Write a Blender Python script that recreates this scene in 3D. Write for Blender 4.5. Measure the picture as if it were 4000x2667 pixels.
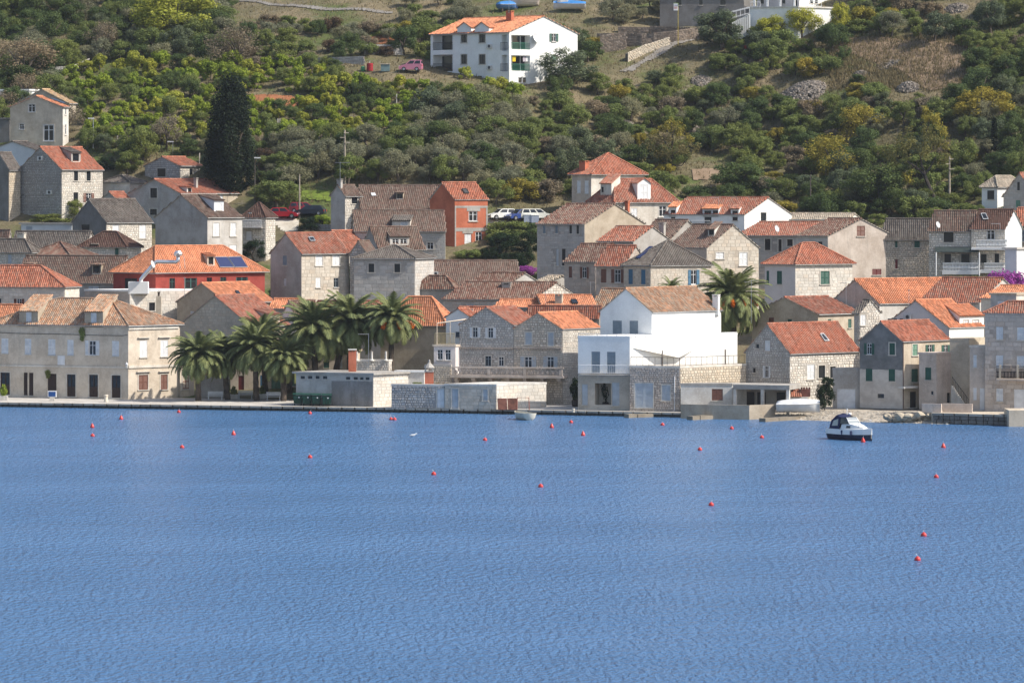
import bpy, bmesh, math, random
import numpy as np
from mathutils import Vector, Matrix
random.seed(7); RNG = np.random.default_rng(11)
for o in list(bpy.data.objects): bpy.data.objects.remove(o)
S = bpy.context.scene
C = S.collection
# ------------------------------------------------------------------ camera, world, sun, exposure
F, YH, ZC = 15750.0, 750.0, 24.4          # focal length in photo pixels, horizon row, camera height over the water
cam = bpy.data.cameras.new('camera'); cam.sensor_width = 36; cam.lens = F / 4000 * 36
cam.shift_y = -(1333.5 - YH) / 4000; cam.clip_start = 1; cam.clip_end = 6000
co = bpy.data.objects.new('camera', cam); co.location = (0, 0, ZC); co.rotation_euler = (math.pi / 2, 0, 0)
C.objects.link(co); S.camera = co
SUN_EL, SUN_AZ = math.radians(44), math.radians(106)   # azimuth measured clockwise from +Y (north): light from the right
w = bpy.data.worlds.new('World'); S.world = w; w.use_nodes = True
nt = w.node_tree; bg = nt.nodes['Background']
sky = nt.nodes.new('ShaderNodeTexSky'); sky.sky_type = 'NISHITA'; sky.sun_disc = False
sky.sun_elevation = SUN_EL; sky.sun_rotation = SUN_AZ; sky.altitude = 10; sky.air_density = 1.0; sky.dust_density = 2.0; sky.ozone_density = 1.0
nt.links.new(sky.outputs[0], bg.inputs[0]); bg.inputs[1].default_value = 0.13
sun = bpy.data.lights.new('sun', 'SUN'); sun.energy = 4.5; sun.angle = math.radians(0.55); sun.color = (1, 0.93, 0.82)
so = bpy.data.objects.new('sun', sun); C.objects.link(so)
tosun = Vector((math.sin(SUN_AZ) * math.cos(SUN_EL), math.cos(SUN_AZ) * math.cos(SUN_EL), math.sin(SUN_EL)))
so.rotation_euler = tosun.to_track_quat('Z', 'Y').to_euler(); so.location = (200, 300, 150)
S.view_settings.view_transform = 'Standard'; S.view_settings.look = 'None'
S.view_settings.exposure = 0.43; S.view_settings.gamma = 1.0; S.view_settings.use_curve_mapping = False
S.render.engine = 'CYCLES'; S.cycles.max_bounces = 6; S.cycles.diffuse_bounces = 3; S.cycles.transparent_max_bounces = 8

# ------------------------------------------------------------------ photo pixels to places
K = 800 / 2323
TY = {'A': 0, 'B': 300, 'C': 800, 'D': 1200}
def px(t, x, y): return int(t[1]) * 800 + x * K, TY[t[0]] + y * K
def at(u, v, Y): return Vector(((u - 2000) * Y / F, Y, ZC - (v - YH) * Y / F))
from bisect import bisect_right
def lerp(x, X, Z):
    if x <= X[0]: return Z[0]
    if x >= X[-1]: return Z[-1]
    i = bisect_right(X, x); a = X[i - 1]
    return Z[i - 1] + (Z[i] - Z[i - 1]) * (x - a) / (X[i] - a)
SHX, SHY = [-400, -60, 0, 28, 51, 60, 400], [546, 458.5, 443, 433, 421.5, 418, 330]
def shoreY(x): return lerp(x, SHX, SHY)
TL = ([-60, -6, -1, 3, 12, 18, 40, 60, 72, 85, 95, 110, 140, 180, 260, 420], [-9, -5, -1.5, .2, .25, .6, 5, 9.5, 12.5, 17.3, 21.5, 29, 40, 52, 74, 95])
TR = ([-60, -6, -1, 3, 12, 18, 40, 60, 80, 100, 120, 140, 165, 190, 260, 420], [-9, -5, -1.5, .2, .25, .6, 5, 8.5, 12.2, 15.6, 20.5, 29, 42, 53, 75, 95])
def noise2(x, y):
    return math.sin(x * .11 + 1.3) * math.cos(y * .13 + .4) + .5 * math.sin(x * .23 + y * .19) + .3 * math.sin(x * .47 - y * .39 + 2)
def ground(x, Y):
    t = Y - shoreY(x)
    k = min(1, max(0, (x + 12) / 50)); k = k * k * (3 - 2 * k)
    z = (1 - k) * lerp(t, *TL) + k * lerp(t, *TR)
    return z + noise2(x, Y) * .55 * min(1, max(0, (t - 80) / 30))
def hit(u, v, lo=415.0, hi=900.0):
    """distance at which the ray through a photo pixel meets the ground"""
    Y = max(lo, 440 - (v - 1640) * .3 if v > 1640 else (lo if v > 900 else 470.0)); f = lambda Y: (ZC - (v - YH) * Y / F) - ground((u - 2000) * Y / F, Y)
    while Y < hi and f(Y) > 0: Y += 2.0
    a, b = Y - 2.0, Y
    for _ in range(18):
        m = (a + b) / 2
        if f(m) > 0: a = m
        else: b = m
    return (a + b) / 2
def on_ground(u, v):
    Y = hit(u, v); x = (u - 2000) * Y / F
    return Vector((x, Y, ground(x, Y)))

# ------------------------------------------------------------------ materials
M = {}
def nodes(name):
    m = bpy.data.materials.new(name); m.use_nodes = True
    t = m.node_tree; return m, t, t.nodes['Principled BSDF']
def N(t, typ, **kw):
    n = t.nodes.new(typ)
    for k, v in kw.items(): setattr(n, k, v)
    return n
def mathn(t, op, a, b=None, clamp=False):
    n = N(t, 'ShaderNodeMath', operation=op, use_clamp=clamp)
    for i, v in enumerate((a, b)):
        if v is None: continue
        if isinstance(v, (int, float)): n.inputs[i].default_value = v
        else: t.links.new(v, n.inputs[i])
    return n.outputs[0]
def mixc(t, fac, a, b, typ='MIX'):
    n = N(t, 'ShaderNodeMix', data_type='RGBA', blend_type=typ)
    for i, v in ((0, fac), (6, a), (7, b)):
        if isinstance(v, (int, float)): n.inputs[i].default_value = v
        elif isinstance(v, (tuple, list)): n.inputs[i].default_value = (*v[:3], 1)
        else: t.links.new(v, n.inputs[i])
    return n.outputs[2]
def noise(t, scale, detail=4, rough=.6, stretch=None):
    g = N(t, 'ShaderNodeNewGeometry'); src = g.outputs['Position']
    if stretch:
        mp = N(t, 'ShaderNodeMapping'); mp.inputs['Scale'].default_value = stretch
        t.links.new(src, mp.inputs['Vector']); src = mp.outputs[0]
    n = N(t, 'ShaderNodeTexNoise'); n.inputs['Scale'].default_value = scale
    n.inputs['Detail'].default_value = detail; n.inputs['Roughness'].default_value = rough
    t.links.new(src, n.inputs['Vector']); return n.outputs['Fac']
def ramp(t, v, lo, hi):
    n = N(t, 'ShaderNodeMapRange'); n.inputs[1].default_value = lo; n.inputs[2].default_value = hi
    t.links.new(v, n.inputs[0]); return n.outputs[0]
def tintval(t):
    a = N(t, 'ShaderNodeAttribute', attribute_name='tint'); o = N(t, 'ShaderNodeObjectInfo')
    return mathn(t, 'FRACT', mathn(t, 'ADD', a.outputs['Fac'], o.outputs['Random']))
def bump(t, b, h, strength=.4, dist=.03):
    n = N(t, 'ShaderNodeBump'); n.inputs['Strength'].default_value = strength; n.inputs['Distance'].default_value = dist
    t.links.new(h, n.inputs['Height']); t.links.new(n.outputs[0], b.inputs['Normal'])
def plain(name, c, rough=.6, metal=0, var=.15, spec=.3):
    if name in M: return M[name]
    m, t, b = nodes(name)
    d = tuple(x * (1 - var * 1.6) for x in c)
    t.links.new(mixc(t, ramp(t, noise(t, 1.7, 5), .35, .65), d, c), b.inputs['Base Color'])
    b.inputs['Roughness'].default_value = rough; b.inputs['Metallic'].default_value = metal
    b.inputs['Specular IOR Level'].default_value = spec
    M[name] = m; return m
def plaster(name, c, stain=.5):
    key = 'plaster_' + name
    if key in M: return M[key]
    m, t, b = nodes(key)
    clean = name in ('white', 'blue', 'lilac'); stain = .12 if clean else stain; dark = tuple(x * f for x, f in zip(c, (.9, .9, .9) if clean else (.76, .73, .70)))
    lite = tuple(min(.9, x * 1.1) for x in c)
    a = mixc(t, ramp(t, noise(t, .55, 6, .65), .4, .62), dark, c)
    a = mixc(t, mathn(t, 'MULTIPLY', ramp(t, noise(t, .9, 5, .7, (1, 1, .18)), .52, .68), stain), a, tuple(x * .5 for x in c))
    a = mixc(t, mathn(t, 'MULTIPLY', ramp(t, noise(t, 6, 3), .5, .7), .5), a, lite)
    t.links.new(a, b.inputs['Base Color']); b.inputs['Roughness'].default_value = .9; b.inputs['Specular IOR Level'].default_value = .15
    bump(t, b, noise(t, 9, 4), .35, .02); M[key] = m; return m
def stone(name, c, spread=.5):
    key = 'stone_' + name
    if key in M: return M[key]
    m, t, b = nodes(key)
    tv = tintval(t)
    lo = tuple(x * (1 - spread) for x in c); hi = tuple(min(.85, x * (1 + spread * .45)) for x in c)
    a = mixc(t, tv, lo, hi)
    a = mixc(t, mathn(t, 'MULTIPLY', ramp(t, mathn(t, 'FRACT', mathn(t, 'MULTIPLY', tv, 7.3)), .6, 1), .35), a, (c[0] * 1.05, c[1] * .86, c[2] * .7))
    a = mixc(t, mathn(t, 'MULTIPLY', ramp(t, noise(t, .6, 6, .7), .48, .68), .5), a, tuple(x * .55 for x in c))
    a = mixc(t, mathn(t, 'MULTIPLY', ramp(t, noise(t, 7, 4), .45, .7), .35), a, tuple(x * .6 for x in c))
    t.links.new(a, b.inputs['Base Color']); b.inputs['Roughness'].default_value = .92; b.inputs['Specular IOR Level'].default_value = .15
    bump(t, b, noise(t, 11, 4), .5, .03); M[key] = m; return m
def tiles(name, c, old=.0, lichen=(.36, .33, .27)):
    key = 'tiles_' + name
    if key in M: return M[key]
    m, t, b = nodes(key)
    tv = tintval(t)
    a = mixc(t, tv, tuple(x * .62 for x in c), tuple(min(.8, x * 1.18) for x in c))
    if old:
        f = mathn(t, 'FRACT', mathn(t, 'MULTIPLY', tv, 5.7))
        a = mixc(t, mathn(t, 'MULTIPLY', ramp(t, f, .35, .8), old), a, lichen)
        a = mixc(t, mathn(t, 'MULTIPLY', ramp(t, noise(t, .8, 6, .7), .42, .62), old * .7), a, tuple(x * .45 for x in lichen))
    a = mixc(t, mathn(t, 'MULTIPLY', ramp(t, noise(t, 1.3, 6, .7), .5, .7), .45), a, tuple(x * .5 for x in c))
    t.links.new(a, b.inputs['Base Color']); b.inputs['Roughness'].default_value = .85; b.inputs['Specular IOR Level'].default_value = .2
    M[key] = m; return m
def leafmat(name, c, trans=.35):
    key = 'leaf_' + name
    if key in M: return M[key]
    m, t, b = nodes(key)
    o = N(t, 'ShaderNodeObjectInfo'); at_ = N(t, 'ShaderNodeAttribute', attribute_name='tint')
    a = mixc(t, at_.outputs['Fac'], tuple(x * .62 for x in c), tuple(x * 1.45 for x in c))
    a = mixc(t, mathn(t, 'MULTIPLY', o.outputs['Random'], .55), a, (c[0] * 1.25, c[1] * 1.05, c[2] * .8))
    a = mixc(t, mathn(t, 'MULTIPLY', mathn(t, 'FRACT', mathn(t, 'MULTIPLY', o.outputs['Random'], 9.1)), .4), a, tuple(x * .6 for x in c))
    t.links.new(a, b.inputs['Base Color']); b.inputs['Roughness'].default_value = .6; b.inputs['Specular IOR Level'].default_value = .12
    tr = N(t, 'ShaderNodeBsdfTranslucent'); mx = N(t, 'ShaderNodeMixShader'); mx.inputs[0].default_value = trans
    t.links.new(a, tr.inputs['Color']); t.links.new(b.outputs[0], mx.inputs[1]); t.links.new(tr.outputs[0], mx.inputs[2])
    t.links.new(mx.outputs[0], t.nodes['Material Output'].inputs['Surface']); M[key] = m; return m
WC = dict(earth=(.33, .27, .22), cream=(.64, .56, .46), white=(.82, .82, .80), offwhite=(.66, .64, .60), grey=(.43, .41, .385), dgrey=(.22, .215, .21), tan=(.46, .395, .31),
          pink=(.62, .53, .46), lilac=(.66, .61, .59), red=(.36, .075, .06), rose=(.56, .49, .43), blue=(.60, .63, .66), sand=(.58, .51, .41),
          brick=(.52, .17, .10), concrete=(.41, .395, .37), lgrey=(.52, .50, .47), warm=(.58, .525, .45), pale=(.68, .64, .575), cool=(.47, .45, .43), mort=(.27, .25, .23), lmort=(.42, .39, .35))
RC = dict(orange=((.62, .25, .13), .12), red=((.42, .15, .09), .2), rust=((.37, .135, .085), .3), brown=((.19, .095, .07), .35), old=((.185, .115, .09), .5, (.23, .20, .165)),
          grey=((.15, .125, .11), .6, (.20, .185, .165)), straw=((.47, .26, .155), .6), dark=((.13, .07, .055), .25, (.16, .13, .11)), pale=((.50, .42, .33), .6), tanr=((.50, .33, .18), .4))
def wmat(c): return twotone() if c == 'twotone' else plaster(c, WC[c])
def twotone():
    if 'plaster_twotone' in M: return M['plaster_twotone']
    m, t, b = nodes('plaster_twotone'); g = N(t, 'ShaderNodeNewGeometry'); sp = N(t, 'ShaderNodeSeparateXYZ'); t.links.new(g.outputs['Position'], sp.inputs[0])
    lo = mixc(t, ramp(t, noise(t, .8, 6, .7), .4, .62), (.46, .41, .36), (.60, .55, .49)); hi = mixc(t, ramp(t, noise(t, .6, 6, .7), .4, .62), (.13, .135, .135), (.21, .21, .21))
    z = mathn(t, 'ADD', sp.outputs[2], mathn(t, 'MULTIPLY', noise(t, 2.5, 4), .25)); t.links.new(mixc(t, mathn(t, 'GREATER_THAN', z, 5.25), lo, hi), b.inputs['Base Color']); b.inputs['Roughness'].default_value = .9
    M['plaster_twotone'] = m; return m
def smat(c): return stone(c, WC[c])
def rmat(c): return tiles(c, *RC[c])
def glass():
    if 'glass' not in M:
        m, t, b = nodes('glass'); b.inputs['Base Color'].default_value = (.018, .021, .026, 1); b.inputs['Roughness'].default_value = .07
        b.inputs['Specular IOR Level'].default_value = .6; M['glass'] = m
    return M['glass']
PC = dict(e=(.035, .018, .014), w=(.74, .75, .76), g=(.035, .115, .085), h=(.16, .30, .22), b=(.19, .085, .06), l=(.06, .17, .28), y=(.24, .29, .33), k=(.03, .028, .03), t=(.05, .13, .12), c=(.46, .505, .55), r=(.16, .03, .03), o=(.55, .48, .36), s=(.47, .43, .37))
def paint(ch): return plain('paint_' + ch, PC[ch], .55, 0, .12)

# ------------------------------------------------------------------ mesh building
class MB:
    def __init__(s): s.v, s.f, s.m, s.t = [], [], [], []
    def face(s, pts, mi=0, tint=None):
        i = len(s.v); s.v.extend([tuple(p) for p in pts]); s.f.append(tuple(range(i, i + len(pts)))); s.m.append(mi); s.t.append(random.random() if tint is None else tint)
    def box(s, P, ex, ey, ez, mi=0, tint=None):
        P, ex, ey, ez = Vector(P), Vector(ex), Vector(ey), Vector(ez)
        if ex.cross(ey).dot(ez) < 0: ex, ey = ey, ex
        tt = random.random() if tint is None else tint
        p = [P, P + ex, P + ex + ey, P + ey]; q = [a + ez for a in p]
        i = len(s.v); s.v.extend([tuple(a) for a in p + q])
        for f in ((3, 2, 1, 0), (4, 5, 6, 7), (0, 1, 5, 4), (1, 2, 6, 5), (2, 3, 7, 6), (3, 0, 4, 7)):
            s.f.append(tuple(i + a for a in f)); s.m.append(mi); s.t.append(tt)
    def cbox(s, c, sx, sy, sz, mi=0, tint=None):
        s.box((c[0] - sx / 2, c[1] - sy / 2, c[2]), (sx, 0, 0), (0, sy, 0), (0, 0, sz), mi, tint)
    def tube(s, pts, r, n=6, mi=0, cap=True):
        pts = [Vector(p) for p in pts]; rr = r if isinstance(r, (list, tuple)) else [r] * len(pts); tt = random.random()
        base = len(s.v); up = None
        for k, p in enumerate(pts):
            d = (pts[min(k + 1, len(pts) - 1)] - pts[max(k - 1, 0)]).normalized()
            if up is None: up = Vector((1, 0, 0)) if abs(d.z) > .9 else Vector((0, 0, 1))
            a = d.cross(up).normalized(); b = a.cross(d).normalized()
            for j in range(n):
                t = 2 * math.pi * j / n; s.v.append(tuple(p + (a * math.cos(t) + b * math.sin(t)) * rr[k]))
        for k in range(len(pts) - 1):
            for j in range(n):
                i0 = base + k * n + j; i1 = base + k * n + (j + 1) % n
                s.f.append((i0, i1, i1 + n, i0 + n)); s.m.append(mi); s.t.append(tt)
        if cap:
            s.f.append(tuple(base + j for j in range(n))[::-1]); s.m.append(mi); s.t.append(tt)
            s.f.append(tuple(base + (len(pts) - 1) * n + j for j in range(n))); s.m.append(mi); s.t.append(tt)
    def lathe(s, prof, c=(0, 0, 0), n=12, mi=0, squash=(1, 1)):
        base = len(s.v); tt = random.random()
        for (r, z) in prof:
            for j in range(n):
                t = 2 * math.pi * j / n; s.v.append((c[0] + math.cos(t) * r * squash[0], c[1] + math.sin(t) * r * squash[1], c[2] + z))
        for k in range(len(prof) - 1):
            for j in range(n):
                i0 = base + k * n + j; i1 = base + k * n + (j + 1) % n
                s.f.append((i0, i1, i1 + n, i0 + n)); s.m.append(mi); s.t.append(tt)
        s.f.append(tuple(base + j for j in range(n))[::-1]); s.m.append(mi); s.t.append(tt)
        s.f.append(tuple(base + (len(prof) - 1) * n + j for j in range(n))); s.m.append(mi); s.t.append(tt)
    def mesh(s, name, mats, org=(0, 0, 0), smooth=False):
        me = bpy.data.meshes.new(name)
        vv = np.array(s.v, dtype=np.float64).reshape(-1, 3) - np.array(org)
        me.from_pydata(vv.tolist(), [], s.f)
        for m in (mats if isinstance(mats, (list, tuple)) else [mats]): me.materials.append(m)
        me.polygons.foreach_set('material_index', s.m)
        at_ = me.attributes.new('tint', 'FLOAT', 'FACE'); at_.data.foreach_set('value', s.t)
        if smooth: me.polygons.foreach_set('use_smooth', [True] * len(s.f))
        me.update(); return me
    def obj(s, name, mats, parent=None, org=None, smooth=False):
        """links the mesh; its origin is the parent's origin, or org for a thing of its own"""
        o_ = WORG.get(parent.name, Vector()) if parent else Vector(org or (0, 0, 0))
        o = bpy.data.objects.new(name, s.mesh(name, mats, o_, smooth)); C.objects.link(o)
        if parent: o.parent = parent
        else: o.location = o_
        WORG[o.name] = Vector(o_)
        return o
WORG = {}
def tag(o, label=None, cat=None, group=None, kind=None):
    if label: o['label'] = label
    if cat: o['category'] = cat
    if group: o['group'] = group
    if kind: o['kind'] = kind
    return o
def thing(name, label, cat, loc, group=None):
    o = bpy.data.objects.new(name, None); C.objects.link(o); o.location = loc; o.empty_display_size = .3
    WORG[o.name] = Vector(loc); return tag(o, label, cat, group)
def inst(name, me, parent, mat4, mats=None):
    """a copy that shares its mesh, placed by a world matrix"""
    o = bpy.data.objects.new(name, me); C.objects.link(o); o.parent = parent
    o.matrix_basis = Matrix.Translation(-WORG[parent.name]) @ mat4
    if mats:
        o.material_slots[0].link = 'OBJECT'; o.material_slots[0].material = mats
    return o
# ------------------------------------------------------------------ shared unit pieces
def unit(name, build, mat):
    b = MB(); build(b); return b.mesh(name, mat)
def _shutter(b):
    b.box((0, 0, 0), (.12, 0, 0), (0, .04, 0), (0, 0, 1), 0, .5); b.box((.88, 0, 0), (.12, 0, 0), (0, .04, 0), (0, 0, 1), 0, .5)
    for z in (0, .47, .93): b.box((.12, 0, z), (.76, 0, 0), (0, .04, 0), (0, 0, .07), 0, .5)
    for k in range(6): 
        z = .08 + k * .065; b.face([(.12, .005, z), (.88, .005, z), (.88, .035, z + .06), (.12, .035, z + .06)], 0, .5)
        z = .55 + k * .063; b.face([(.12, .005, z), (.88, .005, z), (.88, .035, z + .06), (.12, .035, z + .06)], 0, .5)
    b.face([(.12, .036, 0), (.88, .036, 0), (.88, .036, 1), (.12, .036, 1)], 0, .5)
def _pane(b): b.box((0, 0, 0), (1, 0, 0), (0, .03, 0), (0, 0, 1), 0, .5)
def _sash(b):
    for x, w_ in ((0, .08), (.46, .08), (.92, .08)): b.box((x, 0, 0), (w_, 0, 0), (0, .05, 0), (0, 0, 1), 0, .5)
    for z, w_ in ((0, .06), (.66, .035), (.95, .05)):
        b.box((.08, .003, z), (.38, 0, 0), (0, .044, 0), (0, 0, w_), 0, .5); b.box((.54, .003, z), (.38, 0, 0), (0, .044, 0), (0, 0, w_), 0, .5)
def _door(b):
    b.box((0, .02, 0), (1, 0, 0), (0, .04, 0), (0, 0, 1), 0, .5)
    for x0, x1 in ((.06, .47), (.53, .94)):
        for z0, z1 in ((.05, .42), (.48, .95)): b.box((x0, 0, z0), (x1 - x0, 0, 0), (0, .02, 0), (0, 0, z1 - z0), 0, .5)
U = {}
def uget(kind):
    if kind not in U: U[kind] = unit(kind, {'shutter': _shutter, 'pane': _pane, 'sash': _sash, 'door': _door}[kind], paint('w') if kind != 'pane' else glass())
    return U[kind]
def stone_unit(k, mat):
    key = ('stone', k, mat.name)
    if key not in U:
        b = MB(); r = random.Random(k); e = [.035 + .03 * r.random() for _ in range(8)]
        q = [(0, 0), (1, 0), (1, 1), (0, 1)]; f = [(e[0], e[1]), (1 - e[2], e[3]), (1 - e[4], 1 - e[5]), (e[6], 1 - e[7])]
        A = [(x, 1, z) for x, z in q]; B = [(x, 0, z) for x, z in f]
        b.face(B, 0, 0)
        for i in range(4): j = (i + 1) % 4; b.face([A[i], A[j], B[j], B[i]], 0, 0)
        U[key] = b.mesh('stone', mat)
    return U[key]

def clip(poly, a, b, c):
    out = []
    for i in range(len(poly)):
        p, q = poly[i], poly[(i + 1) % len(poly)]
        dp, dq = a * p[0] + b * p[1] - c, a * q[0] + b * q[1] - c
        if dp <= 0: out.append(p)
        if dp * dq < 0:
            t = dp / (dp - dq); out.append((p[0] + t * (q[0] - p[0]), p[1] + t * (q[1] - p[1])))
    return out
def clip_convex(poly, shape):
    for i in range(len(shape)):
        (x0, y0), (x1, y1) = shape[i], shape[(i + 1) % len(shape)]
        nx, ny = y1 - y0, -(x1 - x0)                      # shape is counter-clockwise: outside is to the right
        poly = clip(poly, nx, ny, nx * x0 + ny * y0)
        if len(poly) < 3: return []
    return poly
class Face:
    """one outer wall: s runs left to right seen from outside, z is world height"""
    def __init__(s, P, Q):
        s.O = Vector((P[0], P[1], 0)); d = Vector((Q[0] - P[0], Q[1] - P[1], 0)); s.len = d.length; s.d = d.normalized()
        s.n = Vector((s.d.y, -s.d.x, 0)); s.holes = []; s.poly = None
    def p(s, a, z, o=0): q = s.O + s.d * a + s.n * o; return Vector((q.x, q.y, z))
    def sz(s, u, v, off=0):
        k = (u - 2000) / F; O = s.O + s.n * off
        a = (O.x - k * O.y) / (k * s.d.y - s.d.x); Y = O.y + a * s.d.y
        return a, ZC - (v - YH) * Y / F
    def mat4(s, a, z, w_, h, o=0):
        P = s.p(a, z, o); m = Matrix.Identity(4)
        for i, c in enumerate((s.d * w_, -s.n, Vector((0, 0, h)))):
            for r in range(3): m[r][i] = c[r]
        for r in range(3): m[r][3] = P[r]
        return m
    def build(s, mb, mi, depth=.14):
        ss = sorted({0, s.len, *[h[0] for h in s.holes], *[h[2] for h in s.holes]})
        zs = [p[1] for p in s.poly]; zz = sorted({min(zs), max(zs), *[h[1] for h in s.holes], *[h[3] for h in s.holes]})
        for i in range(len(ss) - 1):
            for j in range(len(zz) - 1):
                cx, cz = (ss[i] + ss[i + 1]) / 2, (zz[j] + zz[j + 1]) / 2
                if any(h[0] < cx < h[2] and h[1] < cz < h[3] for h in s.holes): continue
                q = clip_convex([(ss[i], zz[j]), (ss[i + 1], zz[j]), (ss[i + 1], zz[j + 1]), (ss[i], zz[j + 1])], s.poly)
                if len(q) > 2: mb.face([s.p(*a) for a in q], mi, .5)
        for h in s.holes:
            D = -(h[4] if len(h) > 4 and h[4] else depth)
            c = [(h[0], h[1]), (h[2], h[1]), (h[2], h[3]), (h[0], h[3])]
            for i in range(4):
                a, b = c[i], c[(i + 1) % 4]; mb.face([s.p(*a), s.p(*a, D), s.p(*b, D), s.p(*b)][::-1], mi, .5)
            mb.face([s.p(*a, D) for a in c], mi, .5)

def window(H, fc, rect, code, par=None):
    a0, z0, a1, z1 = rect; w_, h = a1 - a0, z1 - z0; ty, col = code[0], code[1]
    mb = MB(); e = .11 if '+' in code else .03; pr = .03
    if '+' in code:
        for (x, z, ww, hh) in ((a0 - e, z0, e, h), (a1, z0, e, h), (a0 - e, z1, w_ + 2 * e, e)): mb.box(fc.p(x, z, -.02), fc.d * ww, fc.n * (pr + .02), (0, 0, hh))
    if '^' in code:
        cb = MB(); cb.box(fc.p(a0 - .3, z1 + .3, -.02), fc.d * (w_ + .6), fc.n * .24, (0, 0, .09)); cb.obj('cornice', plain('trim', (.60, .56, .50), .85), H)
    mb.box(fc.p(a0 - e - .04, z0 - .1, -.02), fc.d * (w_ + 2 * e + .08), fc.n * (.10 + pr), (0, 0, .1))
    wo = mb.obj('door' if ty in 'dD' else 'window', plain('trim', (.60, .56, .50), .85), H)
    top = wo; wo = par or wo
    if ty != 'd': inst('pane', uget('pane'), wo, fc.mat4(a0, z0, w_, h, -.11))
    pm = paint(col)
    if ty in 'go': inst('sash', uget('sash'), wo, fc.mat4(a0, z0, w_, h, -.055), paint('w') if ty == 'o' else pm)
    if ty == 's':
        n = 2 if w_ > .55 else 1
        for k in range(n): inst('shutter', uget('shutter'), wo, fc.mat4(a0 + k * w_ / n + .005, z0 + .01, w_ / n - .012, h - .02, -.02), pm)
    if ty == 'o':
        for k in (-1, 1): inst('shutter', uget('shutter'), wo, fc.mat4(a0 - w_ / 2 - .02 if k < 0 else a1 + .02, z0, w_ / 2, h, .055), pm)
    if ty == 'd': inst('door_leaf', uget('door'), wo, fc.mat4(a0, z0, w_, h, -.06), pm)
    if ty == 'D':
        inst('door_leaf', uget('door'), wo, fc.mat4(a0, z0, w_, h * .42, -.05), pm); inst('sash', uget('sash'), wo, fc.mat4(a0, z0 + h * .42, w_, h * .58, -.05), pm)
    return top
def stones(wall, fc, kind, col, top, seed, maxobj=0):
    """coursed stones on a wall, each proud of its mortar; big blocks are objects, small ones one joined part"""
    r = random.Random(seed); mat = stone(col + '_block', WC[col], .15) if kind == 'a' else stone(col, tuple(min(.75, x * 1.1) for x in WC[col]), .30); zlo = max(min(p[1] for p in fc.poly), top - 10.5); zhi = max(p[1] for p in fc.poly)
    ch, wl, wh, pr = (.34, .45, .80, .02) if kind == 'a' else (.235, .20, .46, .035); q_ = r.uniform(.82, 1.3); ch, wl, wh = ch * q_, wl * q_, wh * q_
    z = zhi; mb = MB(); cnt = 0
    sil = clip_convex
    while z > zlo + .1:
        hh = ch * r.uniform(.85, 1.15) if kind == 'a' else ch * r.uniform(.75, 1.25); z -= hh; a = -r.random() * wl
        while a < fc.len:
            ww = r.uniform(wl, wh); x0, x1 = max(a, 0), min(a + ww, fc.len); a += ww
            if x1 - x0 < .1: continue
            g = .012 if kind == 'a' else .022; jx = 0 if kind == 'a' else .03
            rc = (x0 + g, z + g, x1 - g, z + hh - g)
            if any(rc[0] < h[2] + .04 and rc[2] > h[0] - .04 and rc[1] < h[3] + .04 and rc[3] > h[1] - .06 for h in fc.holes): continue
            q = [(rc[0] + r.uniform(0, jx), rc[1] + r.uniform(0, jx)), (rc[2] - r.uniform(0, jx), rc[1] + r.uniform(0, jx)), (rc[2] - r.uniform(0, jx), rc[3] - r.uniform(0, jx)), (rc[0] + r.uniform(0, jx), rc[3] - r.uniform(0, jx))]
            qc = clip_convex(q, fc.poly)
            if len(qc) < 3: continue
            if cnt < maxobj and qc == q:
                inst('stone', stone_unit(r.randrange(4), mat), wall, fc.mat4(rc[0], rc[1], rc[2] - rc[0], rc[3] - rc[1], pr) @ Matrix.Diagonal((1, pr + .02, 1, 1))); cnt += 1; continue
            cx = sum(p[0] for p in qc) / len(qc); cz = sum(p[1] for p in qc) / len(qc); pp = pr * r.uniform(.6, 1.3); t = r.random()
            fr = [fc.p(cx + (p[0] - cx) * .86, cz + (p[1] - cz) * .86, pp) for p in qc]; bk = [fc.p(*p, -.01) for p in qc]
            mb.face(fr, 0, t)
            for i in range(len(qc)): j = (i + 1) % len(qc); mb.face([bk[i], bk[j], fr[j], fr[i]], 0, t)
    if mb.f: tag(mb.obj('stone_facing', mat, wall), kind='stuff')

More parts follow.
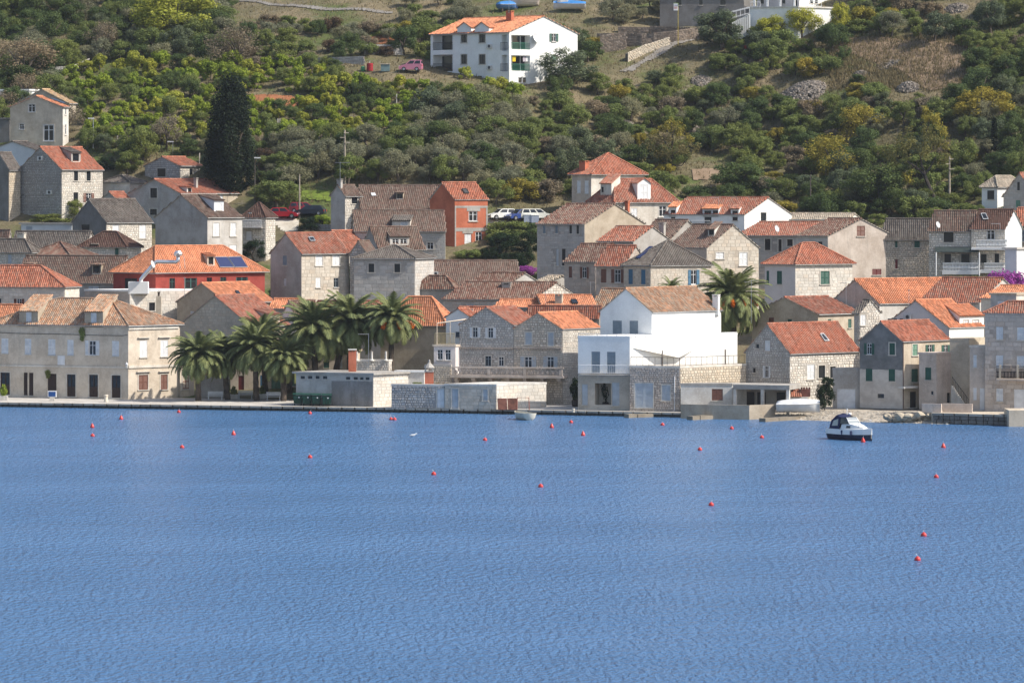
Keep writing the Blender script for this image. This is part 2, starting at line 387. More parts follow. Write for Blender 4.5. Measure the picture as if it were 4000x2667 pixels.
def slope(roof, A, B, Cc, D, mat, fine=True, seed=0, tw=.25, tl=.40):
    """barrel tiles laid over one roof plane: A-B is the eave (left to right seen from outside), D-C the ridge side"""
    A, B, Cc, D = Vector(A), Vector(B), Vector(Cc), Vector(D)
    ex = (B - A).normalized(); up = ((D + Cc) / 2 - A); up = (up - ex * up.dot(ex)).normalized(); n = ex.cross(up)
    P = [((q - A).dot(ex), (q - A).dot(up)) for q in (A, B, Cc, D)]
    xs = [p[0] for p in P]; x0, x1 = min(xs), max(xs); nb = max(3, round((x1 - x0) / tw)); wv = (x1 - x0) / nb
    r = random.Random(seed); mb = MB(); V, Fc, T = mb.v, mb.f, mb.t
    def yr(x):
        ys = []
        for i in range(4):
            (ax, ay), (bx, by) = P[i], P[(i + 1) % 4]
            if abs(bx - ax) < 1e-6: continue
            t = (x - ax) / (bx - ax)
            if -1e-6 <= t <= 1 + 1e-6: ys.append(ay + t * (by - ay))
        return (min(ys), max(ys)) if len(ys) > 1 else (0, 0)
    prof = ((0, .0), (.2, .075), (.58, .08), (.8, .0), (1, -.01))
    for i in range(nb):
        xa = x0 + i * wv; ylo, yhi = yr(xa + wv / 2)
        if yhi - ylo < .08: continue
        rows = max(1, round((yhi - ylo) / tl)) if fine else 1; ct = r.random()
        for j in range(rows):
            ya, yb = ylo + (yhi - ylo) * j / rows, ylo + (yhi - ylo) * (j + 1) / rows
            t = (.5 * ct + .5 * r.random()) if r.random() < .85 else r.random(); lift = .028 if fine else .02; jz = r.uniform(-.01, .014) - .035 * math.sin(math.pi * (xa - x0) / (x1 - x0)) * math.sin(math.pi * (ya - ylo + .01) / (yhi - ylo + .02)); base = len(V)
            for y, l in ((ya - .02, lift), (yb, .004)):
                for fx, hz in prof: q = A + ex * (xa + fx * wv) + up * y + n * (hz + l + jz); V.append((q.x, q.y, q.z))
            for k in range(4): Fc.append((base + k, base + k + 1, base + k + 6, base + k + 5)); T.append(t)
    mb.m = [0] * len(Fc)
    return tag(mb.obj('roof_tiles', mat, roof), kind='stuff')
def ridge(mb, P, Q, r=.13):
    P, Q = Vector(P), Vector(Q); L = (Q - P).length; n = max(1, round(L / .42)); d = (Q - P) / n
    for k in range(n): mb.tube([P + d * k, P + d * (k + .97)], [r, r * .86], 6, 0, True)

HS = []
def house(name, label, tile, us, vs, roof, rm, wl, wr, Y=None, h=None, vb=None, gz=None, a=40, b=None, lR=None, L=(), R=(), ov=.22, cat='house', group=None, inset=.5, slabm='concrete', gutter=True, maxst=150):
    a_, b_ = math.radians(a), math.radians(a if b is None else b)
    (uL, _), (uC, ve), (uR, vr) = px(tile, us[0], 0), px(tile, us[1], vs[0]), px(tile, us[2], vs[1])
    if Y is None and vb is not None:
        vbb = px(tile, 0, vb)[1]; Y = F * (ZC - gz) / (vbb - YH) if gz is not None else hit(uC, vbb)
    if Y is None:
        f = lambda y: ground((uC - 2000) * y / F, y) + h - (ZC - (ve - YH) * y / F)
        lo, hi = 425.0, 700.0
        for _ in range(40):
            m_ = (lo + hi) / 2
            if f(m_) < 0: lo = m_
            else: hi = m_
        Y = lo
    Cp = at(uC, ve, Y); ze = Cp.z; Cp = Vector((Cp.x, Cp.y, 0))
    kL, kR = (uL - 2000) / F, (uR - 2000) / F
    lL = (Cp.x - kL * Y) / (math.cos(a_) + kL * math.sin(a_)); 
    if lR is None: lR = (kR * Y - Cp.x) / (math.sin(b_) - kR * math.cos(b_))
    dl = Vector((-math.cos(a_), math.sin(a_), 0)); dr = Vector((math.sin(b_), math.cos(b_), 0))
    Lp, Rp = Cp + dl * lL, Cp + dr * lR; Bp = Lp + Rp - Cp
    zb = min(ground(p.x, p.y) for p in (Cp, Lp, Rp)) - .6
    if gz is not None: zb = gz - .05
    fL, fR, fB, fK = Face(Lp, Cp), Face(Cp, Rp), Face(Rp, Bp), Face(Bp, Lp)
    if roof in ('gableL',): mid = (Lp + Cp) / 2
    elif roof in ('gableR',): mid = (Cp + Rp) / 2
    else: mid = (Lp + Rp) / 2
    zr = ZC - (vr - YH) * mid.y / F if roof != 'flat' else ze
    if roof == 'hip' or roof == 'hipL': zr = ZC - (vr - YH) * mid.y / F
    org = Vector((Cp.x, Cp.y, zb)); E = thing(name, label, cat, org, group)
    H = dict(E=E, Y=Y, C=Cp, L=Lp, R=Rp, B=Bp, ze=ze, zr=zr, zb=zb, fL=fL, fR=fR, name=name, lL=lL, lR=lR, rm=rm, roof=roof, planes={}, label=label)
    HS.append(H)
    for fc, g in ((fL, roof == 'gableL'), (fR, roof == 'gableR'), (fB, roof == 'gableL'), (fK, roof == 'gableR')):
        fc.poly = [(0, zb), (fc.len, zb), (fc.len, ze)] + ([(fc.len / 2, zr)] if g else []) + [(0, ze)]
    if roof == 'shedL':                                     # low eave over face L, high side at the back
        fR.poly = [(0, zb), (fR.len, zb), (fR.len, zr), (0, ze)]; fB.poly = [(0, zb), (fB.len, zb), (fB.len, zr), (0, zr)]; fK.poly = [(0, zb), (fK.len, zb), (fK.len, ze), (0, zr)]
    todo = []
    for fc, lst in ((fL, L), (fR, R)):
        for q in lst:
            t = tile
            if isinstance(q[0], str): t, q = q[0], q[1:]
            (u0, v0), (u1, v1) = px(t, q[0], q[1]), px(t, q[2], q[3])
            a0, zt = fc.sz(u0, v0); a1, z0 = fc.sz(u1, v1); code = q[4]
            a0, a1 = max(.05, min(a0, fc.len - .2)), min(fc.len - .05, max(a1, .2)); z0 = max(z0, zb + .1)
            if a1 - a0 < .15 or zt - z0 < .15: print('WINDOW off wall', name, q); continue
            if any(a0 < h_[2] and a1 > h_[0] and z0 < h_[3] and zt > h_[1] for h_ in fc.holes): print('WINDOW overlap', name, q); continue
            dp = float(code[1:]) if code[0] == 'l' else None
            fc.holes.append((a0, z0, a1, zt, dp))
            if code[0] != 'l': todo.append((fc, (a0, z0, a1, zt), code))
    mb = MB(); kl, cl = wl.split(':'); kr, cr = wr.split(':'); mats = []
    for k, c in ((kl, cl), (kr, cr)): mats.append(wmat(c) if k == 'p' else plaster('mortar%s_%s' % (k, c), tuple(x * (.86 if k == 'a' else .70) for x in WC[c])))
    fL.build(mb, 0); fR.build(mb, 1); fB.build(mb, 0); fK.build(mb, 1)
    wall = mb.obj('wall', mats, E); H['wall'] = wall
    if kl != 'p': stones(wall, fL, kl, cl, ze, hash(label) % 9999 if 0 else len(HS), maxst if kl == 'a' else 0)
    if kr != 'p': stones(wall, fR, kr, cr, ze, len(HS) + 500, maxst if kr == 'a' else 0)
    for fc, rect, code in todo: window(E, fc, rect, code)
    # roof
    tm = rmat(rm) if rm in RC else None; seed = len(HS) * 13; zv = Vector((0, 0, 1))
    def P3(p, z): return Vector((p.x, p.y, z))
    if roof == 'flat':
        mb = MB(); o = ov; q = [Lp - dl * -o - dr * o, Cp - dl * o - dr * o, Rp - dl * o + dr * o, Bp + dl * o + dr * o]
        th = .22; lo = [P3(p, ze) for p in q]; hi = [P3(p, ze + th) for p in q]
        mb.face(hi); mb.face(lo[::-1])
        for i in range(4): j = (i + 1) % 4; mb.face([lo[i], lo[j], hi[j], hi[i]])
        H['roofobj'] = mb.obj('roof', wmat(slabm), E); return H
    deck = MB(); caps = MB(); sl = []
    tL = (zr - ze) / (lL / 2 if roof in ('gableL',) else lR / 2) if roof != 'shedL' else (zr - ze) / lR
    if roof in ('gableL', 'gableR'):
        if roof == 'gableL': p0, p1, q0, q1, ax, hw = Cp, Rp, Lp, Bp, dr, dl      # eaves C-R and L-B, ridge along dr
        else: p0, p1, q0, q1, ax, hw = Lp, Cp, Bp, Rp, -dl, dr                  # eaves L-C and B-R, ridge along dl
        half = (lL if roof == 'gableL' else lR) / 2; tp = (zr - ze) / half; g = .12
        r0, r1 = P3((p0 + q0) / 2 - ax * g, zr + .05), P3((p1 + q1) / 2 + ax * g, zr + .05)
        e0, e1 = P3(p0 - ax * g - hw * ov, ze - ov * tp + .05), P3(p1 + ax * g - hw * ov, ze - ov * tp + .05)
        f0, f1 = P3(q0 - ax * g + hw * ov, ze - ov * tp + .05), P3(q1 + ax * g + hw * ov, ze - ov * tp + .05)
        sl = [(e0, e1, r1, r0, 'R' if roof == 'gableL' else 'L', True), (f1, f0, r0, r1, 'K', False)]
        ridge(caps, r0 + zv * .06, r1 + zv * .06)
    elif roof == 'shedL':
        g = .12; e0, e1 = P3(Lp + dl * g - dr * ov, ze - ov * tL + .05), P3(Cp - dl * g - dr * ov, ze - ov * tL + .05)
        r1, r0 = P3(Rp - dl * g + dr * .1, zr + .05), P3(Bp + dl * g + dr * .1, zr + .05); sl = [(e0, e1, r1, r0, 'L', True)]
    else:                                                   # hip: ridge along R ('hip') or along L ('hipL')
        oc = .7 * ov; cs = [P3(p, ze + .03) for p in (Lp + dl * ov - dr * ov, Cp - dl * ov - dr * ov, Rp - dl * ov + dr * ov, Bp + dl * ov + dr * ov)]
        cl_, cc, cr_, cb = cs
        if roof == 'hip':
            m0, m1 = (Lp + Cp) / 2, (Rp + Bp) / 2; i = min(lR * .49, lL * inset); r0, r1 = P3(m0 + dr * i, zr), P3(m1 - dr * i, zr)
            sl = [(cl_, cc, r0, r0, 'L', True), (cc, cr_, r1, r0, 'R', True), (cr_, cb, r1, r1, 'B', False), (cb, cl_, r0, r1, 'K', False)]
            for e, r_ in ((cl_, r0), (cc, r0), (cr_, r1), (cb, r1)): ridge(caps, e + zv * .08, r_ + zv * .08)
        else:
            m0, m1 = (Lp + Bp) / 2, (Cp + Rp) / 2; i = min(lL * .49, lR * inset); r0, r1 = P3(m0 - dl * i, zr), P3(m1 + dl * i, zr)
            sl = [(cl_, cc, r1, r0, 'L', True), (cc, cr_, r1, r1, 'R', True), (cr_, cb, r0, r1, 'B', False), (cb, cl_, r0, r0, 'K', False)]
            for e, r_ in ((cc, r1), (cr_, r1), (cl_, r0), (cb, r0)): ridge(caps, e + zv * .08, r_ + zv * .08)
        ridge(caps, r0 + zv * .08, r1 + zv * .08)
    for A, B, Cq, D, side, fine in sl:
        pts = [A, B, Cq, D] if (Cq - D).length > .01 else [A, B, Cq]
        n = (pts[1] - pts[0]).cross(pts[2] - pts[0]).normalized()
        if n.z < 0: n = -n
        H['planes'][side] = (A, n)
        low = [p - n * .07 for p in pts]; deck.face(pts, 0, .5); deck.face(low[::-1], 1, .5)
        for i in range(len(pts)): j = (i + 1) % len(pts); deck.face([low[i], low[j], pts[j], pts[i]], 1, .5)
    ro = deck.obj('roof', [tm, plain('eaves', (.42, .38, .33), .8)], E); H['roofobj'] = ro
    for k, (A, B, Cq, D, side, fine) in enumerate(sl): slope(ro, A, B, Cq, D, tm, fine, seed + k)
    if caps.f: tag(caps.obj('ridge_tiles', tm, ro), kind='stuff')
    if gutter:
        mb = MB()
        for A, B, Cq, D, side, fine in sl:
            if fine: mb.tube([A - zv * .03 , B - zv * .03], .06, 5)
        mb.obj('gutter', plain('gutter', (.40, .40, .40), .5, .3), ro)
    return H
def ray(u, v): return Vector(((u - 2000) / F, 1, -(v - YH) / F))
CAM = Vector((0, 0, ZC))
def onslope(H, side, t, x, y):
    A, n = H['planes'][side]; d = ray(*px(t, x, y)); k = (A - CAM).dot(n) / d.dot(n); return CAM + d * k
def chimney(H, side, t, x0, x1, yt, yb, mat='brick', cap=True, dep=None):
    P = onslope(H, side, t, (x0 + x1) / 2, yb); Y = P.y; w_ = (x1 - x0) * K * Y / F * .86; dd = dep or w_ * .8
    zt = at(0, px(t, 0, yt)[1], Y).z; a = .6; ex = Vector((math.cos(a), -math.sin(a), 0)) * 1; ex = H['fL'].d; ey = -H['fL'].n
    mb = MB(); o = Vector((P.x, P.y, 0)) - ex * w_ / 2 - ey * dd * .2
    mb.box((o.x, o.y, P.z - .7), ex * w_, ey * dd, (0, 0, zt - P.z + .5)); 
    c = mb.obj('chimney', wmat(mat), H['roofobj'])
    if cap:
        cb = MB()
        for i in (0, .78):
            for j in (0, .78): cb.box((*(o + ex * w_ * i + ey * dd * j).xy, zt - .205), ex * w_ * .22, ey * dd * .22, (0, 0, .14))
        cb.box((*(o - ex * .06 - ey * .06).xy, zt - .068), ex * (w_ + .12), ey * (dd + .12), (0, 0, .07)); 
        cb.box((*(o - ex * .04 - ey * .04).xy, zt - .30), ex * (w_ + .08), ey * (dd + .08), (0, 0, .09)); tag(cb.obj('chimney_cap', wmat(mat), H['roofobj']))
def slab_on(H, side, t, quad, name, mat, up=.09, fr=None):
    pts = [onslope(H, side, t, *q) for q in quad]; n = H['planes'][side][1]; mb = MB()
    lo = [p + n * .05 for p in pts]; hi = [p + n * (.05 + up) for p in pts]; cen = sum(hi, Vector()) / 4
    mb.face(hi)
    if mb.f and (hi[1] - hi[0]).cross(hi[2] - hi[0]).dot(n) < 0: mb.f[0] = mb.f[0][::-1]
    for i in range(4): j = (i + 1) % 4; mb.face([lo[i], lo[j], hi[j], hi[i]])
    o = mb.obj(name, mat, H['roofobj'])
    if fr:
        fb = MB()
        for i in range(4): j = (i + 1) % 4; fb.tube([hi[i], hi[j]], .05, 4)
        fb.obj(name + '_frame', fr, H['roofobj'])
    return o
def dormer(H, side, t, x0, x1, yt, yb, win=None, wall='p:pale', rm=None, flat=.3, inset=None, gable=False):
    """a small house front standing on the roof, its own roof running back into the slope"""
    fc = H['fL'] if side == 'L' else H['fR']; A, n = H['planes'][side]
    rz = lambda q: A.z - ((q.x - A.x) * n.x + (q.y - A.y) * n.y) / n.z
    (u0, v0), (u1, v1) = px(t, x0, yt), px(t, x1, yb); um = (u0 + u1) / 2
    if inset is None:
        best = None
        for k in range(0, 120):
            d = k * .05; s_, z_ = fc.sz(um, v1, -d); q = fc.p(s_, 0, -d); e = z_ - rz(q)
            if best is None or abs(e) < best[0]: best = (abs(e), d)
        inset = best[1]
    d = inset; a0, _ = fc.sz(u0, v1, -d); a1, _ = fc.sz(u1, v1, -d); zt = fc.sz(um, v0, -d)[1]; zb = fc.sz(um, v1, -d)[1]
    zb = min(zb, rz(fc.p((a0 + a1) / 2, 0, -d))) - .25; tp = math.sqrt(max(0, 1 / n.z ** 2 - 1))
    back = d
    while back < d + 7 and rz(fc.p((a0 + a1) / 2, 0, -back)) < zt + (back - d) * flat * tp and back < (H['lR'] if side == 'L' else H['lL']) / 2 + 1: back += .05
    zk = zt + (back - d) * flat * tp; f2 = Face(fc.p(a0, 0, -d), fc.p(a1, 0, -d)); f2.poly = [(0, zb), (f2.len, zb), (f2.len, zt), (0, zt)]
    if gable: f2.poly = [(0, zb), (f2.len, zb), (f2.len, zt), (f2.len / 2, zt + f2.len * .32), (0, zt)]
    todo = []
    for q in (win or []):
        (p0, q0), (p1, q1) = px(t, q[0], q[1]), px(t, q[2], q[3]); b0, zz1 = f2.sz(p0, q0); b1, zz0 = f2.sz(p1, q1)
        b0, b1 = max(.04, b0), min(f2.len - .04, b1); zz1 = min(zz1, zt - .05)
        if b1 - b0 > .1 and zz1 - zz0 > .1: f2.holes.append((b0, zz0, b1, zz1)); todo.append((b0, zz0, b1, zz1, q[4]))
    mb = MB(); k_, c_ = wall.split(':'); f2.build(mb, 0, .12); I = -.01
    for aa, fl in ((a0, 0), (a1, 1)):
        tri = [fc.p(aa, zb, -d), fc.p(aa, zt, -d), fc.p(aa, zk, -back), fc.p(aa, zb, -back)]; mb.face(tri if fl == 0 else tri[::-1], 0, .5)
    o = mb.obj('dormer', wmat(c_), H['E'])
    for q in todo: window(o, f2, q[:4], q[4], o)
    g = .12; tm = rmat(rm or H['rm'])
    def roofplane(A_, B_, C_, D_, s):
        mb = MB(); nn = (B_ - A_).cross(D_ - A_).normalized(); nn = nn if nn.z > 0 else -nn; lo = [p - nn * .06 for p in (A_, B_, C_, D_)]; hi = [A_, B_, C_, D_]
        mb.face(hi); mb.face(lo[::-1])
        for i in range(4): j = (i + 1) % 4; mb.face([lo[i], lo[j], hi[j], hi[i]])
        r_ = mb.obj('dormer_roof', tm, H['roofobj']); ob = slope(H['roofobj'], A_, B_, C_, D_, tm, True, s)
    if gable:
        am = (a0 + a1) / 2; zg = zt + (a1 - a0) * .32; s_ = .64; bk = back + .6
        roofplane(fc.p(a1 + g, zt - g * s_ + .04, -d + .15), fc.p(a1 + g, zt - g * s_ + .04, -bk), fc.p(am, zg + .04, -bk), fc.p(am, zg + .04, -d + .15), 5)
        roofplane(fc.p(a0 - g, zt - g * s_ + .04, -bk), fc.p(a0 - g, zt - g * s_ + .04, -d + .15), fc.p(am, zg + .04, -d + .15), fc.p(am, zg + .04, -bk), 6)
    else:
        dz = flat * tp * .2; roofplane(fc.p(a0 - g, zt + .04 - dz, -d + .2), fc.p(a1 + g, zt + .04 - dz, -d + .2), fc.p(a1 + g, zk + .06, -back - .05), fc.p(a0 - g, zk + .06, -back - .05), 7)
    return o
# ------------------------------------------------------------------ the houses, front row first (photo pixels per tile: A-D rows, 0-4 columns)
h1 = house('long_stone_house', 'long cream stone house with hipped tile roof at the left quay', 'D0', (-120, 1455, 2040), (215, -95), 'hipL', 'straw', 'p:cream', 'p:cream', vb=1045, gz=.5, a=20, b=48, ov=.3, inset=.75,
   L=[(15, 350, 95, 525, 'sw'), (280, 355, 355, 535, 'sw'), (545, 360, 628, 545, 'sw'), (762, 368, 835, 545, 'sw'), (1010, 378, 1088, 545, 'ow'), (1270, 380, 1350, 556, 'sw'),
      (5, 738, 112, 990, 'De+'), (270, 740, 312, 998, 'se'), (330, 742, 378, 1000, 'se'), (540, 752, 640, 1010, 'de'), (760, 760, 857, 1012, 'De+'), (1012, 763, 1112, 1018, 'De+'), (1268, 770, 1368, 1027, 'De+')],
   R=[(1585, 380, 1670, 565, 'sw^'), (1820, 375, 1905, 558, 'sw^'), (1572, 767, 1678, 932, 'sb+^'), (1822, 763, 1900, 930, 'sb+^')])
dormer(h1, 'L', 'D0', 218, 430, 40, 190, [(295, 55, 357, 178, 'sw')], 'p:tan', 'straw', .55)
dormer(h1, 'L', 'D0', 960, 1168, 45, 205, [(1030, 62, 1095, 192, 'sw')], 'p:tan', 'straw', .55)
house('stone_annex', 'low cream stone annex with brown shutter beside the long house', 'D0', (2040, 2042, 2206), (668, 0), 'flat', '', 'p:cream', 'p:cream', Y=h1['R'].y - .4, gz=.5, a=40, b=50, R=[(2070, 760, 2145, 925, 'sb+')], ov=.05, slabm='cream')
h2 = house('gable_stone_house', 'large blank ashlar gable house with rust roof behind the palms', 'C1', (-280, 520, 960), (1375, 1035), 'gableL', 'rust', 'a:warm', 'p:tan', Y=476, a=36, maxst=290)
dormer(h2, 'R', 'C1', 735, 850, 1240, 1340, [(748, 1275, 838, 1335, 'so')], 'p:rose', 'rust', .35)
h3 = house('tan_gable_house', 'tan plaster gable house with orange roof behind the ashlar gable', 'C1', (-315, 250, 783), (1110, 895), 'gableL', 'orange', 'p:tan', 'p:tan', Y=486, a=36, L=[('C0', 2160, 1205, 2225, 1265, 'sw')])
slab_on(h3, 'R', 'C1', [(340, 985), (375, 985), (400, 1018), (362, 1018)], 'skylight', glass(), .1, paint('k'))
house('cream_square_house', 'low cream house with green and blue shutters behind the palm square', 'D1', (290, 1045, 1300), (600, 540), 'shedL', 'rust', 'p:cream', 'p:cream', Y=472, a=3, b=30, gz=.6, L=[(380, 775, 445, 950, 'dr'), (628, 770, 658, 900, 'sl'), (755, 760, 860, 930, 'sh'), (985, 745, 1032, 890, 'sh')])
house('kiosk', 'small grey kiosk with red tiled edge behind the left palms', 'D1', (-95, 215, 250), (762, 715), 'shedL', 'red', 'p:grey', 'p:grey', Y=468, a=8, b=40, gz=.55)
# service block
h4 = house('service_block', 'flat roofed service block with white and grey front by the bins', 'D1', (1035, 1910, 2330), (768, 0), 'flat', '', 'p:lgrey', 'a:pale', vb=1128, gz=.5, a=23, b=45, ov=.28,
   L=[(1085, 778, 1135, 812, 'nk'), (1170, 778, 1220, 812, 'nk'), (1255, 778, 1300, 812, 'nk'), (1338, 780, 1388, 814, 'nk'), (1600, 788, 1650, 822, 'nk'), (1688, 790, 1735, 822, 'nk'), (1760, 792, 1800, 824, 'nk'), (1822, 793, 1868, 825, 'nk')])
house('palm_court_house', 'cream stone house seen between the tall palm trunks', 'D1', (1050, 1640, 1760), (505, 0), 'flat', '', 'p:cream', 'p:cream', Y=470, gz=.5, a=5, b=30, slabm='tan', L=[(1350, 560, 1410, 690, 'sg'), (1500, 560, 1560, 690, 'sw')])
# low sheds under the terrace
h5 = house('stone_store', 'low stone store with pale blue door at the water edge', 'D2', (400, 985, 1550), (895, 0), 'flat', '', 'a:warm', 'a:pale', vb=1158, gz=.5, a=14, b=48, ov=.04, slabm='offwhite',
   L=[(478, 925, 550, 1148, 'dc+'), (832, 932, 884, 1062, 'sc+')])
house('garden_wall', 'low grey rubble wall with white double gate beside the stone store', 'D2', (-205, 398, 440), (897, 0), 'flat', '', 'r:cool', 'r:cool', Y=h5['fL'].O.y + .2, gz=.5, a=12, b=40, ov=.03, slabm='offwhite', cat='wall', L=[(310, 928, 398, 1140, 'dw+')])
h6 = house('grey_stone_house', 'grey rubble stone gable house with white shutters above the balustrade', 'D2', (565, 1180, 1500), (205, 8), 'gableL', 'rust', 'r:lgrey', 'r:lgrey', Y=455, a=15, b=38, ov=.1,
   L=[(715, 226, 772, 345, 'ow+'), (890, 230, 948, 350, 'ow+'), (858, 550, 925, 668, 'gy+'), (1010, 560, 1068, 668, 'gw+')])
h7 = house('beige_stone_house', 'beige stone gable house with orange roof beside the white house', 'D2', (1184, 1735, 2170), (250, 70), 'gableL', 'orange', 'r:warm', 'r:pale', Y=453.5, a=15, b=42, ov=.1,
   L=[(1312, 285, 1386, 424, 'sc+'), (1572, 285, 1632, 440, 'sc+'), (1302, 560, 1390, 685, 'oc+'), (1560, 560, 1638, 688, 'oc+')])
# white house, upper and lower volumes
h8 = house('white_house', 'tall white plastered house with mottled tile roof on the quay', 'D3', (-160, 425, 1210), (50, -206), 'gableL', 'straw', 'p:white', 'p:white', Y=448.5, a=26, b=44, ov=.18, L=[(-20, 150, 84, 340, 'sy'), (172, 152, 268, 342, 'sy')])
chimney(h8, 'R', 'C3', 1108, 1188, 1018, 1180, 'white')
h9 = house('white_terrace_block', 'white terrace storey with grey shutters below the tall white house', 'D3', (-413, 175, 1395), (350, 0), 'flat', '', 'p:white', 'p:white', Y=441.5, gz=4.55, a=14, b=50, ov=.02, slabm='white',
   L=[('D2', 2062, 502, 2160, 745, 'sy'), ('D2', 2238, 505, 2335, 745, 'sy')])
h9b = house('arched_ground_storey', 'shaded stone ground storey with arch under the white balcony', 'D3', (-413, 175, 1395), (778, 0), 'flat', '', 'p:warm', 'p:sand', Y=441.6, gz=.45, a=14, b=50, ov=0, slabm='concrete',
   L=[('D2', 1955, 872, 2020, 1108, 'dc'), ('D2', 2100, 860, 2285, 1108, 'l2.2'), (-28, 852, 56, 1115, 'dc')])
h10 = house('stone_wing', 'stone wing with big grey garage shutter and terrace on top', 'D3', (172, 745, 1492), (690, 0), 'flat', '', 'r:rose', 'r:sand', vb=1188, gz=.45, a=12, b=50, ov=.03, slabm='pale', L=[(232, 860, 438, 1142, 'sc+'), (537, 882, 634, 1058, 'sc+')])
# porch row
h11 = house('porch_shed', 'low grey shed with brown window under the stone terrace', 'D3', (752, 1335, 1500), (885, 0), 'flat', '', 'p:offwhite', 'p:offwhite', Y=438.0, gz=.6, a=4, b=55, ov=.08, slabm='concrete', L=[(1105, 925, 1230, 1055, 'sb')])
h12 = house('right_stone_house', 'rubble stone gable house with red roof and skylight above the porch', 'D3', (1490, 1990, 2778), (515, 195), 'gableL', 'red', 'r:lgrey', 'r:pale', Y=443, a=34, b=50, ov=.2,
   L=[(1708, 375, 1765, 495, 'sw'), (1608, 418, 1640, 465, 'nk'), (1708, 662, 1748, 800, 'ow'), (1570, 688, 1600, 740, 'nk')], R=[(2185, 648, 2270, 815, 'sw+'), ('D4', -8, 660, 66, 800, 'nk+'), ('D4', 122, 672, 186, 800, 'nk+')])
slab_on(h12, 'R', 'D4', [(5, 310), (42, 310), (105, 388), (55, 388)], 'skylight', glass(), .12, paint('w'))
house('white_door_garage', 'grey garage with wide white door beside the green shuttered house', 'D4', (152, 462, 560), (712, 0), 'flat', '', 'p:grey', 'p:grey', vb=1160, gz=.7, a=10, b=40, ov=.03, L=[(202, 922, 410, 1145, 'dw')])
h13 = house('green_shutter_house', 'grey gabled house with green shutters and red roof by the beach', 'D4', (460, 945, 1480), (385, 170), 'gableL', 'red', 'p:twotone', 'p:sand', vb=1150, gz=.95, a=30, b=46, ov=.14,
   L=[(540, 408, 595, 535, 'og'), (797, 405, 860, 540, 'sg+'), (528, 695, 603, 838, 'sg'), (787, 700, 860, 840, 'sg'), (662, 980, 735, 1030, 'nk')],
   R=[(1057, 420, 1115, 545, 'sh+'), (1232, 425, 1280, 530, 'og'), (1412, 428, 1456, 525, 'og'), (1047, 700, 1120, 845, 'sg'), (1030, 958, 1102, 1137, 'dk')])
house('pink_annex', 'pinkish plaster annex with green shutter and roof terrace', 'D4', (1132, 1330, 1555), (538, 0), 'flat', '', 'p:pink', 'p:pink', Y=h13['C'].y - 1.2, gz=.95, a=34, b=48, ov=.08, slabm='pink', L=[(1202, 682, 1270, 825, 'sg'), (1268, 950, 1295, 990, 'nk')], R=[(1450, 970, 1508, 1080, 'nk')])
h14 = house('balcony_house', 'tall pale stone house with black iron balcony at the right edge', 'D4', (1880, 2700, 2900), (78, -60), 'hipL', 'rust', 'a:rose', 'a:rose', vb=1185, gz=1.15, a=14, b=45, ov=.15, maxst=280,
   L=[(2008, 222, 2085, 368, 'sw'), (2245, 228, 2325, 375, 'sw'), (2005, 545, 2085, 690, 'sw'), (2242, 550, 2325, 690, 'sw'), (2008, 920, 2085, 1065, 'sw'), (2208, 928, 2330, 1160, 'dw'), (1905, 915, 1940, 920.5, 'nk')][:6])
house('balcony_house_wing', 'narrow stone wing with small white windows left of the balcony house', 'D4', (1706, 1884, 1990), (455, 0), 'flat', '', 'p:rose', 'p:rose', Y=h14['fL'].O.y + .5, gz=1.15, a=14, b=45, ov=.05, slabm='pale', L=[(1748, 540, 1786, 682, 'sw'), (1748, 912, 1786, 1052, 'sw'), (1820, 915, 1876, 1162, 'dw')])
house('roof_box', 'pale box shaped attic above the balcony house', 'C4', (1945, 2235, 2700), (1025, 0), 'flat', '', 'p:lgrey', 'p:pale', Y=h14['Y'] + 5.5, a=14, b=50, ov=.12, slabm='tan', L=[(2022, 1090, 2100, 1220, 'sw')])
# ---- second row, left
house('red_hip_house', 'pale ashlar house with wide red hipped roof at the left edge', 'C0', (-420, 735, 900), (940, 692), 'hipL', 'red', 'a:pale', 'a:pale', Y=484, a=12, b=20, inset=1.0, L=[(-20, 1062, 14, 1130, 'nk'), (190, 1065, 246, 1132, 'ob')], maxst=120)
house('orange_roof_house', 'small house with bright orange roof behind the long stone house', 'C0', (-250, 190, 300), (1300, 1140), 'gableR', 'orange', 'p:cream', 'p:cream', Y=476, a=20)
h15 = house('dormer_house', 'long grey house with old brown roof and two dormers', 'C0', (150, 1290, 1590), (872, 588), 'gableR', 'old', 'p:grey', 'p:grey', Y=504, a=18, b=40, L=[(1005, 920, 1118, 958, 'sw')])
dormer(h15, 'L', 'C0', 285, 385, 672, 765, [(300, 685, 370, 758, 'gk')], 'p:tan', 'old', .1)
dormer(h15, 'L', 'C0', 1045, 1148, 682, 785, [(1055, 692, 1135, 778, 'gk')], 'p:tan', 'old', .1)
house('brown_hip_house', 'low house with plain brown hipped roof above the dormer house', 'C0', (285, 800, 1090), (585, 425), 'hip', 'brown', 'p:grey', 'p:grey', Y=513, a=36, inset=.45)
h16 = house('mottled_roof_house', 'house with mottled grey roof and white chimney at left', 'C0', (120, 960, 1100), (480, 308), 'gableR', 'grey', 'p:grey', 'p:grey', Y=528, a=16, b=30)
chimney(h16, 'L', 'C0', 190, 285, 320, 470, 'pale')
h17 = house('green_window_house', 'stone house with dark red roof and green window shutters', 'C0', (900, 1438, 1600), (487, 308), 'hipL', 'dark', 'r:pale', 'r:pale', Y=525, a=14, b=40, inset=.9, L=[(1305, 492, 1345, 580, 'sg')])
dormer(h17, 'L', 'C0', 1040, 1112, 448, 565, [(1050, 460, 1100, 560, 'sg')], 'p:pale', 'grey', .2)
